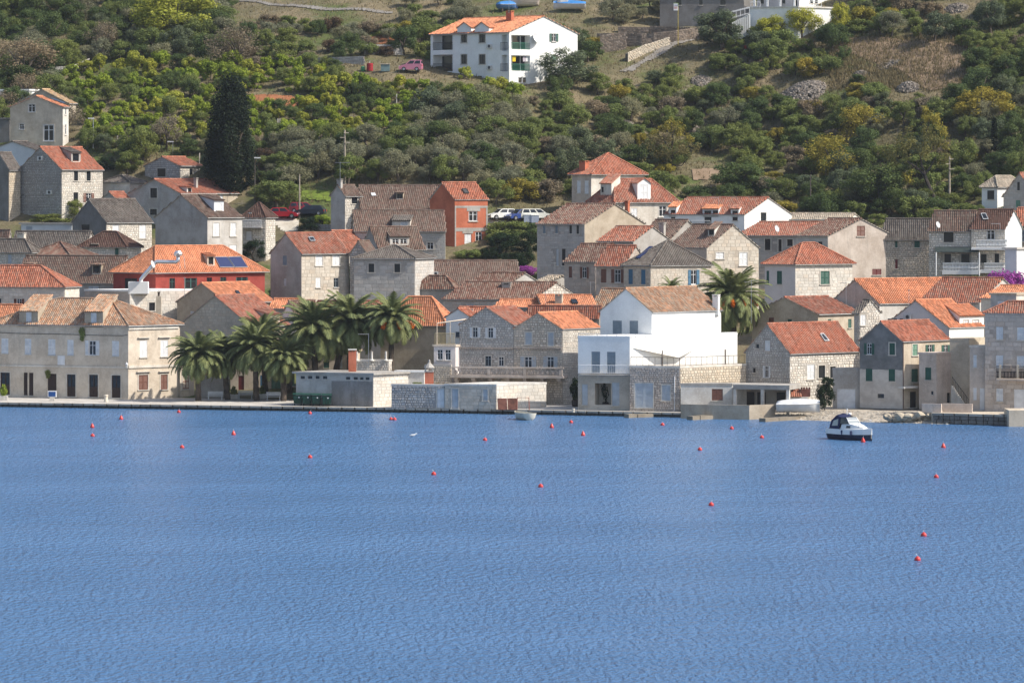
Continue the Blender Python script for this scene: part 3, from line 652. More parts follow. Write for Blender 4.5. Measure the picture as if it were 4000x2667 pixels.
house('grey_roof_cottage', 'cottage with grey roof and narrow window at the left edge', 'C0', (-200, 360, 480), (548, 392), 'hipL', 'grey', 'r:pale', 'r:pale', Y=516, a=14, b=40, inset=.9, L=[(90, 562, 130, 665, 'sc')])
house('edge_cottage', 'small cottage roof at the far left edge below the flat shed', 'C0', (-150, 95, 130), (388, 292), 'gableR', 'old', 'p:grey', 'p:grey', Y=533, a=20)
house('flat_shed', 'flat roofed bluish white shed below the ivy terrace', 'C0', (240, 815, 900), (222, 0), 'flat', '', 'p:blue', 'p:blue', Y=541, a=12, b=40, ov=.2, L=[(295, 245, 365, 300, 'sc')])
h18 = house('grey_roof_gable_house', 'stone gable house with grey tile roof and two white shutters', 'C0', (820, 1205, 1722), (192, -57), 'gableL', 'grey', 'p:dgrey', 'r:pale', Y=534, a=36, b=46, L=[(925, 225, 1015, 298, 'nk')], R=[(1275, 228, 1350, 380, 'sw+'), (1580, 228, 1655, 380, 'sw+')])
h19 = house('big_grey_gable_house', 'large blank grey plaster gable house with white framed shutters', 'C0', (1762, 2353, 2748), (140, -107), 'gableL', 'old', 'p:grey', 'p:lgrey', Y=520, a=34, b=46, R=[(2418, 205, 2488, 355, 'sw+'), (2613, 205, 2678, 355, 'sw+'), (2603, 455, 2683, 545, 'sw+')])
dormer(h19, 'R', 'B1', 105, 215, 1400, 1532, [(135, 1432, 190, 1512, 'sw')], 'p:blue', 'old', .3)
h20 = house('balcony_stone_house', 'stone house with brown roof and railed balcony beside the grey gable', 'C1', (430, 690, 800), (150, -20), 'hipL', 'dark', 'r:pale', 'r:pale', Y=531, a=12, b=40, inset=.8, L=[(492, 85, 528, 165, 'dw'), (470, 300, 530, 400, 'dw')])
h21 = house('chimney_gable_house', 'grey gable house with red roof and tall chimney', 'B0', (1465, 2045, 2698), (1322, 1168), 'gableL', 'red', 'p:cool', 'p:sand', Y=545, a=36, b=50, L=[(1705, 1262, 1782, 1375, 'gk+'), (1700, 1500, 1780, 1568, 'nk+')], R=[(2497, 1325, 2530, 1390, 'dw')])
chimney(h21, 'R', 'B0', 2193, 2237, 1145, 1255, 'concrete')
dormer(h21, 'R', 'B0', 2120, 2175, 1255, 1335, [(2132, 1262, 2172, 1330, 'nk')], 'p:offwhite', 'red', .1)
house('small_rubble_house', 'small rubble house with red roof below the vineyard', 'B0', (1642, 2040, 2296), (1012, 914), 'gableL', 'red', 'r:cool', 'r:pale', Y=558, a=36, b=44, L=[(1785, 1040, 1880, 1135, 'nk+')], R=[(2148, 1042, 2185, 1142, 'nk+')])
h22 = house('vine_gable_house', 'rubble gable house with red roof, dormer and dead vines', 'B0', (222, 700, 1165), (1048, 802), 'gableL', 'red', 'r:grey', 'r:pale', Y=551, a=36, b=46, R=[(838, 1072, 885, 1180, 'nk+'), (980, 1072, 1028, 1180, 'nk+'), (832, 1312, 885, 1430, 'nk+'), (975, 1322, 1035, 1420, 'ob')])
dormer(h22, 'R', 'B0', 808, 915, 858, 970, [(825, 872, 895, 962, 'nk')], 'p:grey', 'grey', .35)
house('edge_grey_house', 'small house with grey roof and beige wall at the left edge', 'B0', (-120, 100, 232), (1045, 865), 'gableL', 'grey', 'p:dgrey', 'r:sand', Y=553, a=36)
house('white_gable_shed', 'white gable shed with grey sheet roof below the tan house', 'B0', (-110, 400, 560), (830, 738), 'gableL', 'grey', 'p:blue', 'p:blue', Y=566, a=30, b=46)
h23 = house('tan_villa', 'tan stone clad villa with white trim on the left slope', 'B0', (115, 712, 778), (342, 225), 'gableL', 'orange', 'p:sand', 'p:offwhite', Y=574, a=14, b=30, L=[(322, 312, 400, 402, 'gw+'), (222, 535, 272, 598, 'gw+'), (492, 545, 612, 732, 'gw+')], R=[(738, 360, 752, 430, 'gw'), (738, 540, 752, 660, 'gw')])
slab_on(h23, 'R', 'B0', [(560, 255), (600, 252), (745, 305), (715, 312)], 'solar_panel', glass(), .1)
house('tan_tower', 'taller tan block with sand coloured roof behind the villa', 'B0', (180, 780, 862), (302, 148), 'gableL', 'tanr', 'p:tan', 'p:sand', Y=584, a=14, b=34, R=[(808, 380, 822, 480, 'gw')])
house('white_greenhouse', 'long low white shed behind bare branches at upper left', 'A0', (-80, 330, 420), (1030, 0), 'flat', '', 'p:white', 'p:white', Y=590, a=10, b=40, slabm='white')
house('dark_shed', 'dark windowless shed at the left edge beside the villa', 'B0', (-120, 108, 150), (482, 0), 'flat', '', 'p:dgrey', 'p:dgrey', Y=580, a=10, b=40, slabm='dgrey')
house('grey_slab_shed', 'low shed with sloping grey slab roof among the houses', 'B0', (1165, 1475, 1640), (1200, 1120), 'hip', 'grey', 'p:offwhite', 'p:grey', Y=556, a=30, b=46, inset=.2)
house('tiny_red_roof_house', 'tiny house with red roof in front of the slab shed', 'B0', (1150, 1330, 1490), (1390, 1312), 'gableL', 'red', 'p:grey', 'p:grey', Y=548.5, a=36, b=46)
# ---- restaurant
h24 = house('red_restaurant', 'deep red walled restaurant with orange hipped roof and steel flue', 'C0', (1285, 1765, 3003), (777, 470), 'hip', 'orange', 'p:red', 'p:red', Y=496, a=34, b=60, ov=.35, inset=.42,
   L=[(1415, 832, 1555, 968, 'gk')], R=[(1922, 832, 1985, 960, 'gt'), (2097, 830, 2235, 950, 'gt'), (2345, 825, 2405, 890, 'gk'), (2498, 820, 2568, 895, 'gt'), (2678, 820, 2812, 890, 'gt')])
dormer(h24, 'R', 'C1', 28, 112, 578, 690, [(42, 592, 98, 682, 'nk')], 'p:cream', 'orange', .2)
slab_on(h24, 'R', 'C1', [(112, 600), (250, 600), (330, 716), (170, 716)], 'solar_panel', M.get('solar') or plain('solar', (.03, .04, .11), .12, 0, .05, .7), .08, plain('steel', (.5, .5, .5), .35, .8))
slab_on(h24, 'R', 'C1', [(262, 600), (405, 596), (485, 714), (340, 716)], 'solar_panel', M['solar'], .08, M['steel'])
h25 = house('restaurant_base', 'white ashlar terrace storey below the red restaurant', 'C0', (960, 1470, 2230), (985, 0), 'flat', '', 'p:rose', 'a:pale', Y=489, a=30, b=60, ov=.05, slabm='white', maxst=250, R=[(1690, 1108, 1758, 1200, 'nk+')])
# ---- middle
h26 = house('two_tone_house', 'stone and plaster house with rust roof and four white shutters', 'C1', (745, 1095, 1636), (547, 328), 'gableL', 'rust', 'p:grey', 'a:warm', Y=505, a=36, b=48, L=[(885, 575, 930, 685, 'sy'), (900, 835, 925, 920, 'sw')], R=[(1255, 565, 1335, 690, 'sw+'), (1448, 565, 1530, 690, 'sw+'), (1258, 828, 1312, 938, 'sw'), (1462, 830, 1515, 935, 'gy')])
slab_on(h26, 'R', 'C1', [(1170, 378), (1222, 376), (1248, 418), (1192, 420)], 'skylight', glass(), .16, paint('c'))
house('red_ridge_house', 'house with bright red tile roof behind the two tone house', 'C1', (1250, 1630, 2040), (528, 300), 'gableL', 'red', 'p:grey', 'p:grey', Y=518, a=36, b=46)
house('ivy_gable_house', 'narrow stone gable overgrown with ivy beside the hip roofed house', 'C1', (1645, 1842, 1960), (560, 418), 'gableL', 'old', 'r:cool', 'r:cool', Y=508, a=30)
h27 = house('glazed_dormer_house', 'grey house with wide glazed dormer in its old roof', 'C1', (1790, 1965, 2486), (480, 258), 'gableL', 'old', 'p:grey', 'a:lgrey', Y=513, a=34, b=60)
dormer(h27, 'R', 'C1', 2100, 2320, 355, 462, [(2125, 388, 2202, 448, 'gw'), (2215, 388, 2295, 448, 'gw')], 'p:lgrey', 'old', .3)
h28 = house('square_hip_house', 'tall square house with old hipped roof and two dark windows', 'C1', (1690, 2383, 2600), (616, 466), 'hipL', 'grey', 'a:lgrey', 'a:lgrey', Y=487, a=9, b=20, inset=.55, maxst=290, L=[(1856, 668, 1922, 766, 'nk+'), (2150, 668, 2216, 766, 'nk+')])
h29 = house('long_ridge_house', 'low house with long old barrel tile roof and two air conditioners', 'C2', (30, 1265, 1300), (905, 640), 'gableR', 'old', 'p:grey', 'p:grey', Y=496, a=8, b=-8, lR=8)
house('porch_roof', 'small hipped porch with dark old tiles before the long ridge roof', 'C2', (70, 505, 560), (962, 808), 'hipL', 'brown', 'p:grey', 'p:grey', Y=488, a=10, b=20, inset=.8)
house('brown_gable_house', 'brown roofed house with grey blank gable above the long eaves', 'C2', (700, 1175, 1440), (866, 778), 'gableR', 'brown', 'p:grey', 'p:lgrey', Y=483, a=12, b=52)
h30 = house('rubble_gable_house', 'long brown roofed house with pale rubble gable behind the circle houses', 'C2', (380, 1400, 1922), (1072, 886), 'gableR', 'brown', 'a:warm', 'r:pale', Y=472.5, a=12, b=52, L=[(655, 1128, 722, 1160, 'sw+')])
chimney(h30, 'L', 'C2', 1040, 1155, 880, 935, 'concrete', True, .7)
house('pale_gable_house', 'pale weathered gable with light tile roof near the bougainvillea', 'C2', (1130, 1290, 2172), (992, 810), 'gableR', 'pale', 'p:lgrey', 'p:lgrey', Y=489, a=12, b=58)
h31 = house('grey_ashlar_house', 'grey ashlar house with tan blank gable and narrow windows', 'C2', (1446, 1985, 2663), (217, -5), 'gableR', 'brown', 'a:cool', 'p:tan', Y=505, a=20, b=50, maxst=290, L=[(1512, 237, 1540, 325, 'sy'), (1652, 237, 1680, 325, 'sy'), (1813, 234, 1840, 328, 'nk'), (1893, 234, 1920, 330, 'nk'), (1662, 500, 1690, 690, 'dc'), (1728, 500, 1768, 690, 'dk'), (1886, 502, 1925, 542, 'nk')])
h32 = house('tower_house', 'square tower house with red pyramid roof and brick chimney', 'B2', (1840, 2060, 2663), (1114, 872), 'hip', 'red', 'p:rose', 'p:pale', Y=538, a=40, b=56, inset=9, ov=.35, L=[(1900, 1177, 1940, 1320, 'sw'), (1985, 1177, 2030, 1328, 'sw')])
chimney(h32, 'L', 'B2', 1915, 2015, 955, 1060, 'brick')
h33 = house('tower_wing', 'lower wing with rust hipped roof and white gabled dormer', 'B3', (-285, 0, 705), (1432, 1165), 'hip', 'rust', 'p:pale', 'p:pale', Y=524, a=40, b=62, inset=.45, ov=.3, R=[('C3', 190, 40, 258, 135, 'sw'), ('C3', 505, 15, 590, 135, 'gw+')])
dormer(h33, 'R', 'B3', 262, 412, 1205, 1418, [(292, 1222, 378, 1405, 'sw')], 'p:white', 'rust', .1, None, True)
chimney(h33, 'R', 'B3', 115, 165, 1405, 1480, 'brick')
dormer(h33, 'L', 'B2', 2165, 2290, 1205, 1350, [(2175, 1250, 2200, 1310, 'gk')], 'p:pale', 'rust', .4)
h34 = house('long_white_house', 'long white house with orange and brown roof and white gable', 'C3', (560, 1475, 2010), (112, -77), 'gableR', 'rust', 'p:white', 'p:white', Y=518, a=18, b=50, ov=.1, L=[(640, 140, 690, 172, 'nk'), (1338, 140, 1398, 178, 'nk'), (1020, 140, 1100, 215, 'nk')], R=[(1660, 88, 1725, 195, 'nk')])
dormer(h34, 'L', 'C3', 615, 705, 25, 118, [(640, 60, 690, 116, 'nk')], 'p:white', 'orange', .4)
dormer(h34, 'L', 'C3', 1000, 1180, 45, 118, [(1020, 68, 1098, 116, 'nk'), (1115, 66, 1174, 116, 'nk')], 'p:blue', 'orange', .4)
dormer(h34, 'L', 'C3', 1320, 1412, 45, 118, [(1338, 68, 1398, 116, 'nk')], 'p:white', 'rust', .4)
h35 = house('red_row_house', 'row house with red roof and three dark windows', 'C3', (1385, 2075, 2600), (350, 202), 'gableR', 'rust', 'a:lgrey', 'a:lgrey', Y=509, a=14, b=50, L=[(1706, 385, 1770, 515, 'nk+'), (1860, 392, 1896, 530, 'nk+'), (1960, 392, 2022, 470, 'nk+')])
h36 = house('ashlar_gable_house', 'ashlar gable house with old brown roof and white louvred shutters', 'C3', (600, 1045, 1637), (490, 232), 'gableR', 'old', 'p:rose', 'a:warm', Y=492, a=30, b=60, ov=.1, maxst=290, R=[(1152, 540, 1240, 612, 'sw+'), (1417, 540, 1508, 690, 'sw+')])
dormer(h36, 'L', 'C3', 1062, 1135, 275, 352, [(1070, 285, 1128, 345, 'nk')], 'p:offwhite', 'old', .5)
h37 = house('grey_chimney_house', 'house with old dark roof and tall pale chimney', 'C3', (250, 610, 1050), (415, 178), 'gableR', 'old', 'p:grey', 'p:grey', Y=503, a=30, b=50)
chimney(h37, 'L', 'C3', 500, 572, 200, 400, 'concrete')
h38 = house('blue_shutter_house', 'pale ashlar house with blue shutters and grey pyramid roof', 'C3', (105, 410, 1097), (697, 412), 'hip', 'grey', 'a:warm', 'a:warm', Y=478, a=38, b=58, inset=9, maxst=150, L=[(160, 732, 208, 900, 'sl'), (303, 735, 352, 902, 'sl')], R=[(868, 738, 930, 905, 'ol')])
slab_on(h38, 'L', 'C3', [(245, 612), (400, 480), (440, 480), (290, 612)], 'skylight', M['solar'], .1)
house('brown_shutter_house', 'rose ashlar house with brown shutters left of the blue shutter house', 'C2', (2115, 2428, 2700), (684, 470), 'gableR', 'rust', 'a:rose', 'a:rose', Y=481, a=18, b=46, L=[(2170, 728, 2232, 885, 'sb'), (2325, 732, 2395, 885, 'ob')])
house('end_row_house', 'row house with dark brown roof and brown shutters', 'C2', (1755, 2112, 2500), (642, 450), 'gableR', 'brown', 'a:rose', 'a:rose', Y=486, a=16, b=46, L=[(1806, 700, 1842, 828, 'sb'), (1960, 706, 2006, 832, 'ob')])
house('small_red_roof', 'small house with banded red roof beside the tall pale chimney', 'C3', (-190, 215, 640), (412, 252), 'gableR', 'rust', 'p:grey', 'p:grey', Y=497, a=18, b=46)
h51 = house('old_tower_house', 'small plain tower with old tiles and one window beside long roof', 'B1', (1430, 1590, 1775), (1342, 1236), 'gableL', 'old', 'p:cool', 'r:pale', Y=534, a=30, b=50, R=[(1665, 1347, 1732, 1440, 'nk+')])
chimney(h51, 'R', 'B1', 1492, 1555, 1160, 1245, 'concrete')
h52 = house('long_old_roof_house', 'long house with sagging old tile roof left of the brick house', 'B1', (1772, 2840, 2900), (1503, 1238), 'gableR', 'old', 'r:pale', 'r:pale', Y=532, a=8, b=-5, lR=8, L=[('C2', 345, 98, 386, 180, 'nk')])
slab_on(h52, 'L', 'B1', [(1885, 1325), (1932, 1325), (1946, 1356), (1896, 1358)], 'skylight', paint('w'), .1)
dormer(h52, 'L', 'B1', 2172, 2250, 1318, 1388, [(2180, 1330, 2245, 1384, 'nk')], 'p:tan', 'old', .2)
h53 = house('lower_old_roof_house', 'grey ashlar house with old roof below the long sagging roof', 'C1', (1700, 2728, 2780), (298, 70), 'gableR', 'old', 'a:lgrey', 'a:lgrey', Y=520, a=8, b=-5, lR=7, L=[('C2', 197, 428, 270, 505, 'gw+')])
dormer(h53, 'L', 'C1', 2125, 2330, 178, 262, [(2218, 190, 2300, 250, 'sw')], 'p:pale', 'grey', .4)
h54 = house('brick_house', 'unplastered orange brick house with concrete bands and bright red roof', 'B2', (230, 512, 886), (1390, 1206), 'gableL', 'red', 'p:brick', 'p:brick', Y=530, a=24, b=66, ov=.1, R=[('C2', 670, 76, 770, 185, 'gw'), ('C2', 622, 330, 702, 512, 'dw'), ('C2', 746, 308, 820, 430, 'gw')])
slab_on(h54, 'R', 'B2', [(588, 1276), (638, 1276), (672, 1324), (622, 1326)], 'skylight', glass(), .12, paint('k'))
mb = MB(); fc = h54['fR']
for (x0, y0, x1, y1) in ((512, 12, 885, 36), (512, 262, 885, 300), (512, 38, 527, 260), (868, 38, 885, 260), (512, 302, 527, 545), (868, 302, 885, 545), (650, 38, 800, 72), (600, 302, 720, 326)):
    a0, z1 = fc.sz(*px('C2', x0, y0)); a1, z0 = fc.sz(*px('C2', x1, y1)); mb.box(fc.p(max(0, a0), z0, -.02), fc.d * (a1 - max(0, a0)), fc.n * .05, (0, 0, z1 - z0))
mb.obj('concrete_frame', wmat('concrete'), h54['E'])
# ---- right
h39 = house('wide_gable_house', 'wide grey plaster gable house with small dark attic shutter', 'C4', (-260, 100, 842), (352, 162), 'gableR', 'brown', 'a:lgrey', 'p:rose', Y=497, a=24, b=62, L=[(-10, 418, 35, 500, 'nk')], R=[(427, 240, 520, 355, 'sb'), (602, 728, 705, 795, 'sr')])
house('grey_eaves_house', 'rubble house with grey roof and green shutters at right', 'C4', (700, 1290, 1420), (372, 166), 'gableR', 'grey', 'r:warm', 'r:warm', Y=500, a=10, b=40, L=[(862, 376, 888, 485, 'sg'), (1080, 374, 1140, 485, 'sg'), (862, 620, 890, 725, 'sr')])
h40 = house('white_window_house', 'tall rubble house with single white framed window above awning', 'C4', (1245, 1718, 1850), (275, 76), 'gableR', 'old', 'r:pale', 'r:pale', Y=495, a=10, b=40, L=[(1412, 302, 1524, 425, 'nk+'), (1420, 555, 1495, 655, 'nk+'), (1610, 555, 1706, 655, 'nk+')])
h41 = house('balustrade_house', 'stone house with dark red roof and white balustrade balcony', 'C4', (1722, 2108, 2300), (264, 62), 'gableR', 'dark', 'r:pale', 'p:blue', Y=494, a=10, b=40, L=[(1900, 288, 1994, 396, 'gw'), (1830, 560, 1898, 660, 'nk'), (1990, 555, 2040, 660, 'nk')])
slab_on(h41, 'L', 'C4', [(1838, 108), (1888, 106), (1918, 168), (1862, 170)], 'skylight', glass(), .12, paint('w'))
house('edge_red_house', 'house with red roof and air conditioner at the right edge', 'C4', (2112, 2600, 2900), (234, 40), 'gableR', 'red', 'p:tan', 'p:tan', Y=498, a=10, b=40, L=[(2262, 285, 2330, 420, 'sy')])
house('white_box_house', 'low white block below the red roofed house at the right edge', 'C4', (2108, 2240, 2700), (505, 0), 'flat', '', 'p:blue', 'p:white', Y=488, a=14, b=60, slabm='offwhite')
house('pale_roof_cottage', 'white cottage with pale tile roof among trees at right', 'B4', (1845, 2020, 2330), (1258, 1130), 'hip', 'pale', 'p:white', 'p:white', Y=538, a=30, b=52, inset=.5, L=[(1905, 1290, 1985, 1390, 'nk')])
house('grey_block_gable', 'grey block gable wall at the right edge below the trees', 'B4', (2090, 2460, 2700), (1345, 1098), 'gableL', 'rust', 'a:lgrey', 'a:lgrey', Y=532, a=24, b=46, L=[(2245, 1195, 2275, 1290, 'nk'), (2230, 1400, 2282, 1480, 'sh')])
house('flat_pale_roof', 'low pale tiled roof with chimney block behind the red row', 'C4', (-480, 330, 480), (168, 105), 'gableR', 'pale', 'p:offwhite', 'p:offwhite', Y=522, a=10, b=30)
h42 = house('green_shutter_hip_house', 'ashlar house with orange hipped roof and green shutters', 'C3', (1705, 2050, 2700), (682, 436), 'hip', 'red', 'p:lilac', 'a:pale', Y=478, a=36, b=60, inset=.75, maxst=200, ov=.3, L=[(1725, 748, 1755, 895, 'sg'), (1843, 750, 1900, 900, 'sg')], R=[(2338, 752, 2440, 900, 'sg+')])
h43 = house('long_orange_house', 'long house with smooth bright orange roof and rose gable', 'C4', (130, 685, 1690), (1117, 850), 'gableL', 'orange', 'p:rose', 'p:offwhite', Y=463, a=30, b=62, ov=.15)
house('dark_orange_house', 'house with dark orange banded roof right of the long orange one', 'C4', (1145, 1822, 2340), (1102, 838), 'gableR', 'rust', 'p:pale', 'p:offwhite', Y=460, a=20, b=56)
h44 = house('tan_facade_house', 'tan plaster gable house with patched red roof beside the big palm', 'C3', (1560, 2310, 2795), (1240, 1055), 'gableL', 'rust', 'p:tan', 'p:sand', Y=459, a=26, b=50, L=[(1750, 1277, 1810, 1350, 'sb'), (1965, 1295, 2013, 1356, 'sg')], R=[('C4', 100, 1298, 136, 1400, 'sg'), ('C4', 328, 1295, 366, 1395, 'sg')])
house('rubble_side_house', 'narrow rubble house with white shutter behind the red roof', 'C4', (395, 462, 692), (1218, 1082), 'gableR', 'grey', 'r:pale', 'r:pale', Y=457, a=24, b=56, R=[(468, 1247, 526, 1366, 'sw')])
h45 = house('lilac_gable_house', 'pale lilac gable house with bright orange roof and wide dormer', 'C4', (722, 1475, 1870), (1392, 1088), 'gableL', 'orange', 'p:lilac', 'p:white', Y=446, a=24, b=52, ov=.12, L=[(775, 1290, 815, 1330, 'nk'), (842, 1290, 885, 1330, 'nk'), (910, 1290, 955, 1330, 'nk')])
dormer(h45, 'R', 'C4', 1592, 1868, 1252, 1420, [(1640, 1308, 1692, 1415, 'sw+'), (1745, 1305, 1810, 1415, 'sw+')], 'p:white', 'orange', .55, .35)
house('pale_orange_house', 'house with pale orange roof behind the balcony house', 'C4', (1835, 2240, 2700), (1062, 925), 'gableR', 'orange', 'p:pale', 'p:pale', Y=452, a=24, b=50)
# ---- roofs between the front row and the middle
house('centre_orange_house', 'house with broad orange roof behind the palms', 'C2', (-330, 420, 560), (1378, 1046), 'hipL', 'orange', 'p:tan', 'p:tan', Y=466, a=10, b=30, inset=.9)
house('white_peak_house', 'small white plaster gable left of the grey stone house', 'C2', (412, 695, 800), (1275, 1182), 'gableL', 'red', 'p:white', 'p:white', Y=460, a=20, b=40, L=[(520, 1440, 568, 1500, 'nk')])
h46 = house('small_ridge_house', 'small house with red roof and concrete chimney behind white gable', 'C2', (520, 900, 1010), (1262, 1166), 'gableR', 'red', 'p:grey', 'p:grey', Y=464.5, a=12, b=30)
chimney(h46, 'L', 'C2', 675, 716, 1182, 1250, 'concrete')
h47 = house('orange_chimney_house', 'house with orange roof, skylight and pale chimney behind the stone gables', 'C2', (1510, 2112, 2400), (1148, 1032), 'gableR', 'orange', 'p:tan', 'p:tan', Y=464, a=12, b=-10, lR=6)
chimney(h47, 'L', 'C2', 1643, 1737, 1012, 1120, 'sand')
slab_on(h47, 'L', 'C2', [(1828, 1086), (1890, 1084), (1912, 1128), (1852, 1130)], 'skylight', glass(), .12, paint('k'))
house('ridge_orange_house', 'house with narrow orange ridge behind the grey stone house', 'C2', (960, 1545, 1700), (1160, 1082), 'gableR', 'orange', 'p:grey', 'p:grey', Y=466.8, a=12, b=30)
house('pink_ridge_house', 'house with faded pink roof just behind the beige stone house', 'C2', (1330, 2150, 2190), (1250, 1155), 'gableR', 'rust', 'p:grey', 'p:grey', Y=460, a=10, b=30, )
house('mottled_side_house', 'house with mottled orange roof left of the white house', 'C2', (2060, 2440, 2700), (1160, 962), 'gableR', 'straw', 'p:tan', 'p:tan', Y=464, a=30, b=46)
house('palm_roof_house', 'house with orange roof just behind the tall palms', 'C1', (720, 1010, 1160), (1170, 1072), 'gableR', 'orange', 'p:grey', 'p:grey', Y=491, a=14, b=30)
house('palm_white_gable', 'white gable with dark tiles between ashlar house and palms', 'C1', (860, 1050, 1340), (1290, 1095), 'gableL', 'brown', 'p:white', 'p:white', Y=482, a=26, b=46)
house('palm_red_roof_house', 'house with red roof showing between the palm crowns', 'C1', (1230, 1580, 1700), (1190, 1100), 'gableR', 'red', 'p:grey', 'p:grey', Y=488, a=14, b=30)
house('far_palm_roof_house', 'house with orange roof right of the tallest palm', 'C1', (1730, 2080, 2200), (1190, 1100), 'gableR', 'red', 'p:grey', 'p:grey', Y=476, a=14, b=30)
h48 = house('terrace_cottage', 'small white cottage with railed roof terrace left of the stone house', 'D2', (275, 520, 640), (445, 0), 'flat', '', 'p:lilac', 'p:lilac', Y=456, gz=.8, a=8, b=40, ov=.1, slabm='cream', L=[(315, 478, 376, 596, 'gw'), (405, 480, 466, 600, 'gw')])
# ---- hill
h49 = house('white_apartment_house', 'big white apartment house with orange roof and green balconies on the hill', 'A2', (238, 1130, 1905), (365, 190), 'gableR', 'orange', 'p:white', 'p:white', Y=588, a=34, b=56, ov=.3,
   L=[(585, 378, 650, 485, 'gk+'), (790, 378, 858, 485, 'gk+'), (585, 622, 650, 728, 'gk+'), (790, 622, 858, 728, 'gk+'), (264, 396, 488, 568, 'l1.6'), (264, 626, 488, 810, 'l1.6'), (1043, 396, 1108, 580, 'l0.9'), (1043, 626, 1106, 810, 'l0.9'), (470, 860, 530, 930, 'ow'), (770, 862, 820, 935, 'ow')],
   R=[(1152, 398, 1368, 565, 'l1.5'), (1152, 628, 1366, 808, 'l1.5'), (1612, 384, 1660, 475, 'og'), (1604, 622, 1660, 702, 'sh'), (1230, 880, 1330, 945, 'gw')])
chimney(h49, 'L', 'A2', 1088, 1170, 125, 240, 'brick')
dormer(h49, 'L', 'A2', 540, 698, 318, 372, None, 'p:white', 'orange', .1, 0.02, True)
dormer(h49, 'L', 'A2', 738, 900, 318, 372, None, 'p:white', 'orange', .1, 0.02, True)
h50 = house('white_villa', 'white villa with columned terrace at the upper right', 'A3', (1620, 2100, 2830), (-60, -160), 'gableR', 'orange', 'p:lilac', 'p:white', Y=611, a=24, b=52, L=[(1655, 0, 1695, 45, 'nk'), (1900, 0, 1938, 45, 'nk'), (2020, 0, 2075, 75, 'nk')], R=[(2215, 0, 2255, 40, 'nk'), (2275, 0, 2310, 40, 'nk')])
house('villa_terrace', 'white terrace wall with rounded top below the villa', 'A3', (1535, 2085, 2800), (88, 0), 'flat', '', 'p:white', 'p:white', Y=602.5, a=20, b=56, slabm='offwhite', cat='terrace')
house('long_dark_block', 'long shaded grey building behind the olive rows', 'A3', (515, 1470, 1600), (-60, 0), 'flat', '', 'p:dgrey', 'p:dgrey', Y=614, a=8, b=30, L=[(700, 0, 760, 60, 'nk'), (960, 0, 1000, 60, 'nk'), (1200, 0, 1260, 60, 'nk')])  # dark grey wall colour stands in for the shade on this building
# ------------------------------------------------------------------ setting: terrain, water, quays, roads
def bx(t, x, y): return px(t, x, y)
def terrain():
    xs = np.concatenate([np.linspace(-420, -102, 30), np.arange(-100, 100.1, 2.0), np.linspace(102, 420, 30)]); ys = np.concatenate([np.arange(398, 700, 2.0), np.linspace(702, 1000, 50)])
    V = [(x, y + (shoreY(x) - 443), ground(x, y + (shoreY(x) - 443))) for y in ys for x in xs]; n = len(xs)
    Fs = [(j * n + i, j * n + i + 1, (j + 1) * n + i + 1, (j + 1) * n + i) for j in range(len(ys) - 1) for i in range(n - 1)]
    me = bpy.data.meshes.new('hillside'); me.from_pydata(V, [], Fs); me.polygons.foreach_set('use_smooth', [True] * len(Fs))
    m, t, b = nodes('hill_ground')
    a = mixc(t, ramp(t, noise(t, .12, 6, .65), .42, .6), (.14, .125, .07), (.23, .185, .115))
    a = mixc(t, ramp(t, noise(t, .09, 5, .6, (1, 1, 1.3)), .5, .62), a, (.10, .125, .04))
    a = mixc(t, mathn(t, 'MULTIPLY', ramp(t, noise(t, .9, 6, .7), .55, .7), .6), a, (.26, .23, .19))
    a = mixc(t, mathn(t, 'MULTIPLY', ramp(t, noise(t, 3, 5, .7), .45, .7), .5), a, (.05, .05, .025))
    t.links.new(a, b.inputs['Base Color']); b.inputs['Roughness'].default_value = .95; b.inputs['Specular IOR Level'].default_value = .1
    bump(t, b, noise(t, 1.6, 6, .7), .9, .35); me.materials.append(m)
    o = bpy.data.objects.new('hillside', me); C.objects.link(o); tag(o, kind='structure')
terrain()
def water():
    me = bpy.data.meshes.new('water'); me.from_pydata([(-430, -60, 0), (430, -60, 0), (430, 560, 0), (-430, 560, 0)], [], [(0, 1, 2, 3)])
    m, t, b = nodes('sea')
    b.inputs['Roughness'].default_value = .27; b.inputs['IOR'].default_value = 1.333; b.inputs['Specular IOR Level'].default_value = .42
    h = mathn(t, 'ADD', mathn(t, 'MULTIPLY', noise(t, 1.0, 2, .5, (2.3, .8, 1)), .55), mathn(t, 'MULTIPLY', noise(t, 2.6, 3, .6, (2.2, .85, 1)), .28))
    h = mathn(t, 'ADD', h, mathn(t, 'MULTIPLY', noise(t, .13, 2, .5, (1, .6, 1)), .7))
    h = mathn(t, 'MULTIPLY', h, mathn(t, 'ADD', mathn(t, 'MULTIPLY', ramp(t, noise(t, .02, 4, .6, (.35, 1.3, 1)), .35, .65), .15), .85))
    bump(t, b, h, 1.0, .8)
    a = mixc(t, ramp(t, noise(t, .035, 4, .6, (.5, 1.6, 1)), .4, .62), (.052, .138, .29), (.066, .160, .325)); t.links.new(a, b.inputs['Base Color'])
    me.materials.append(m); o = bpy.data.objects.new('water', me); C.objects.link(o); tag(o, kind='structure')
water()
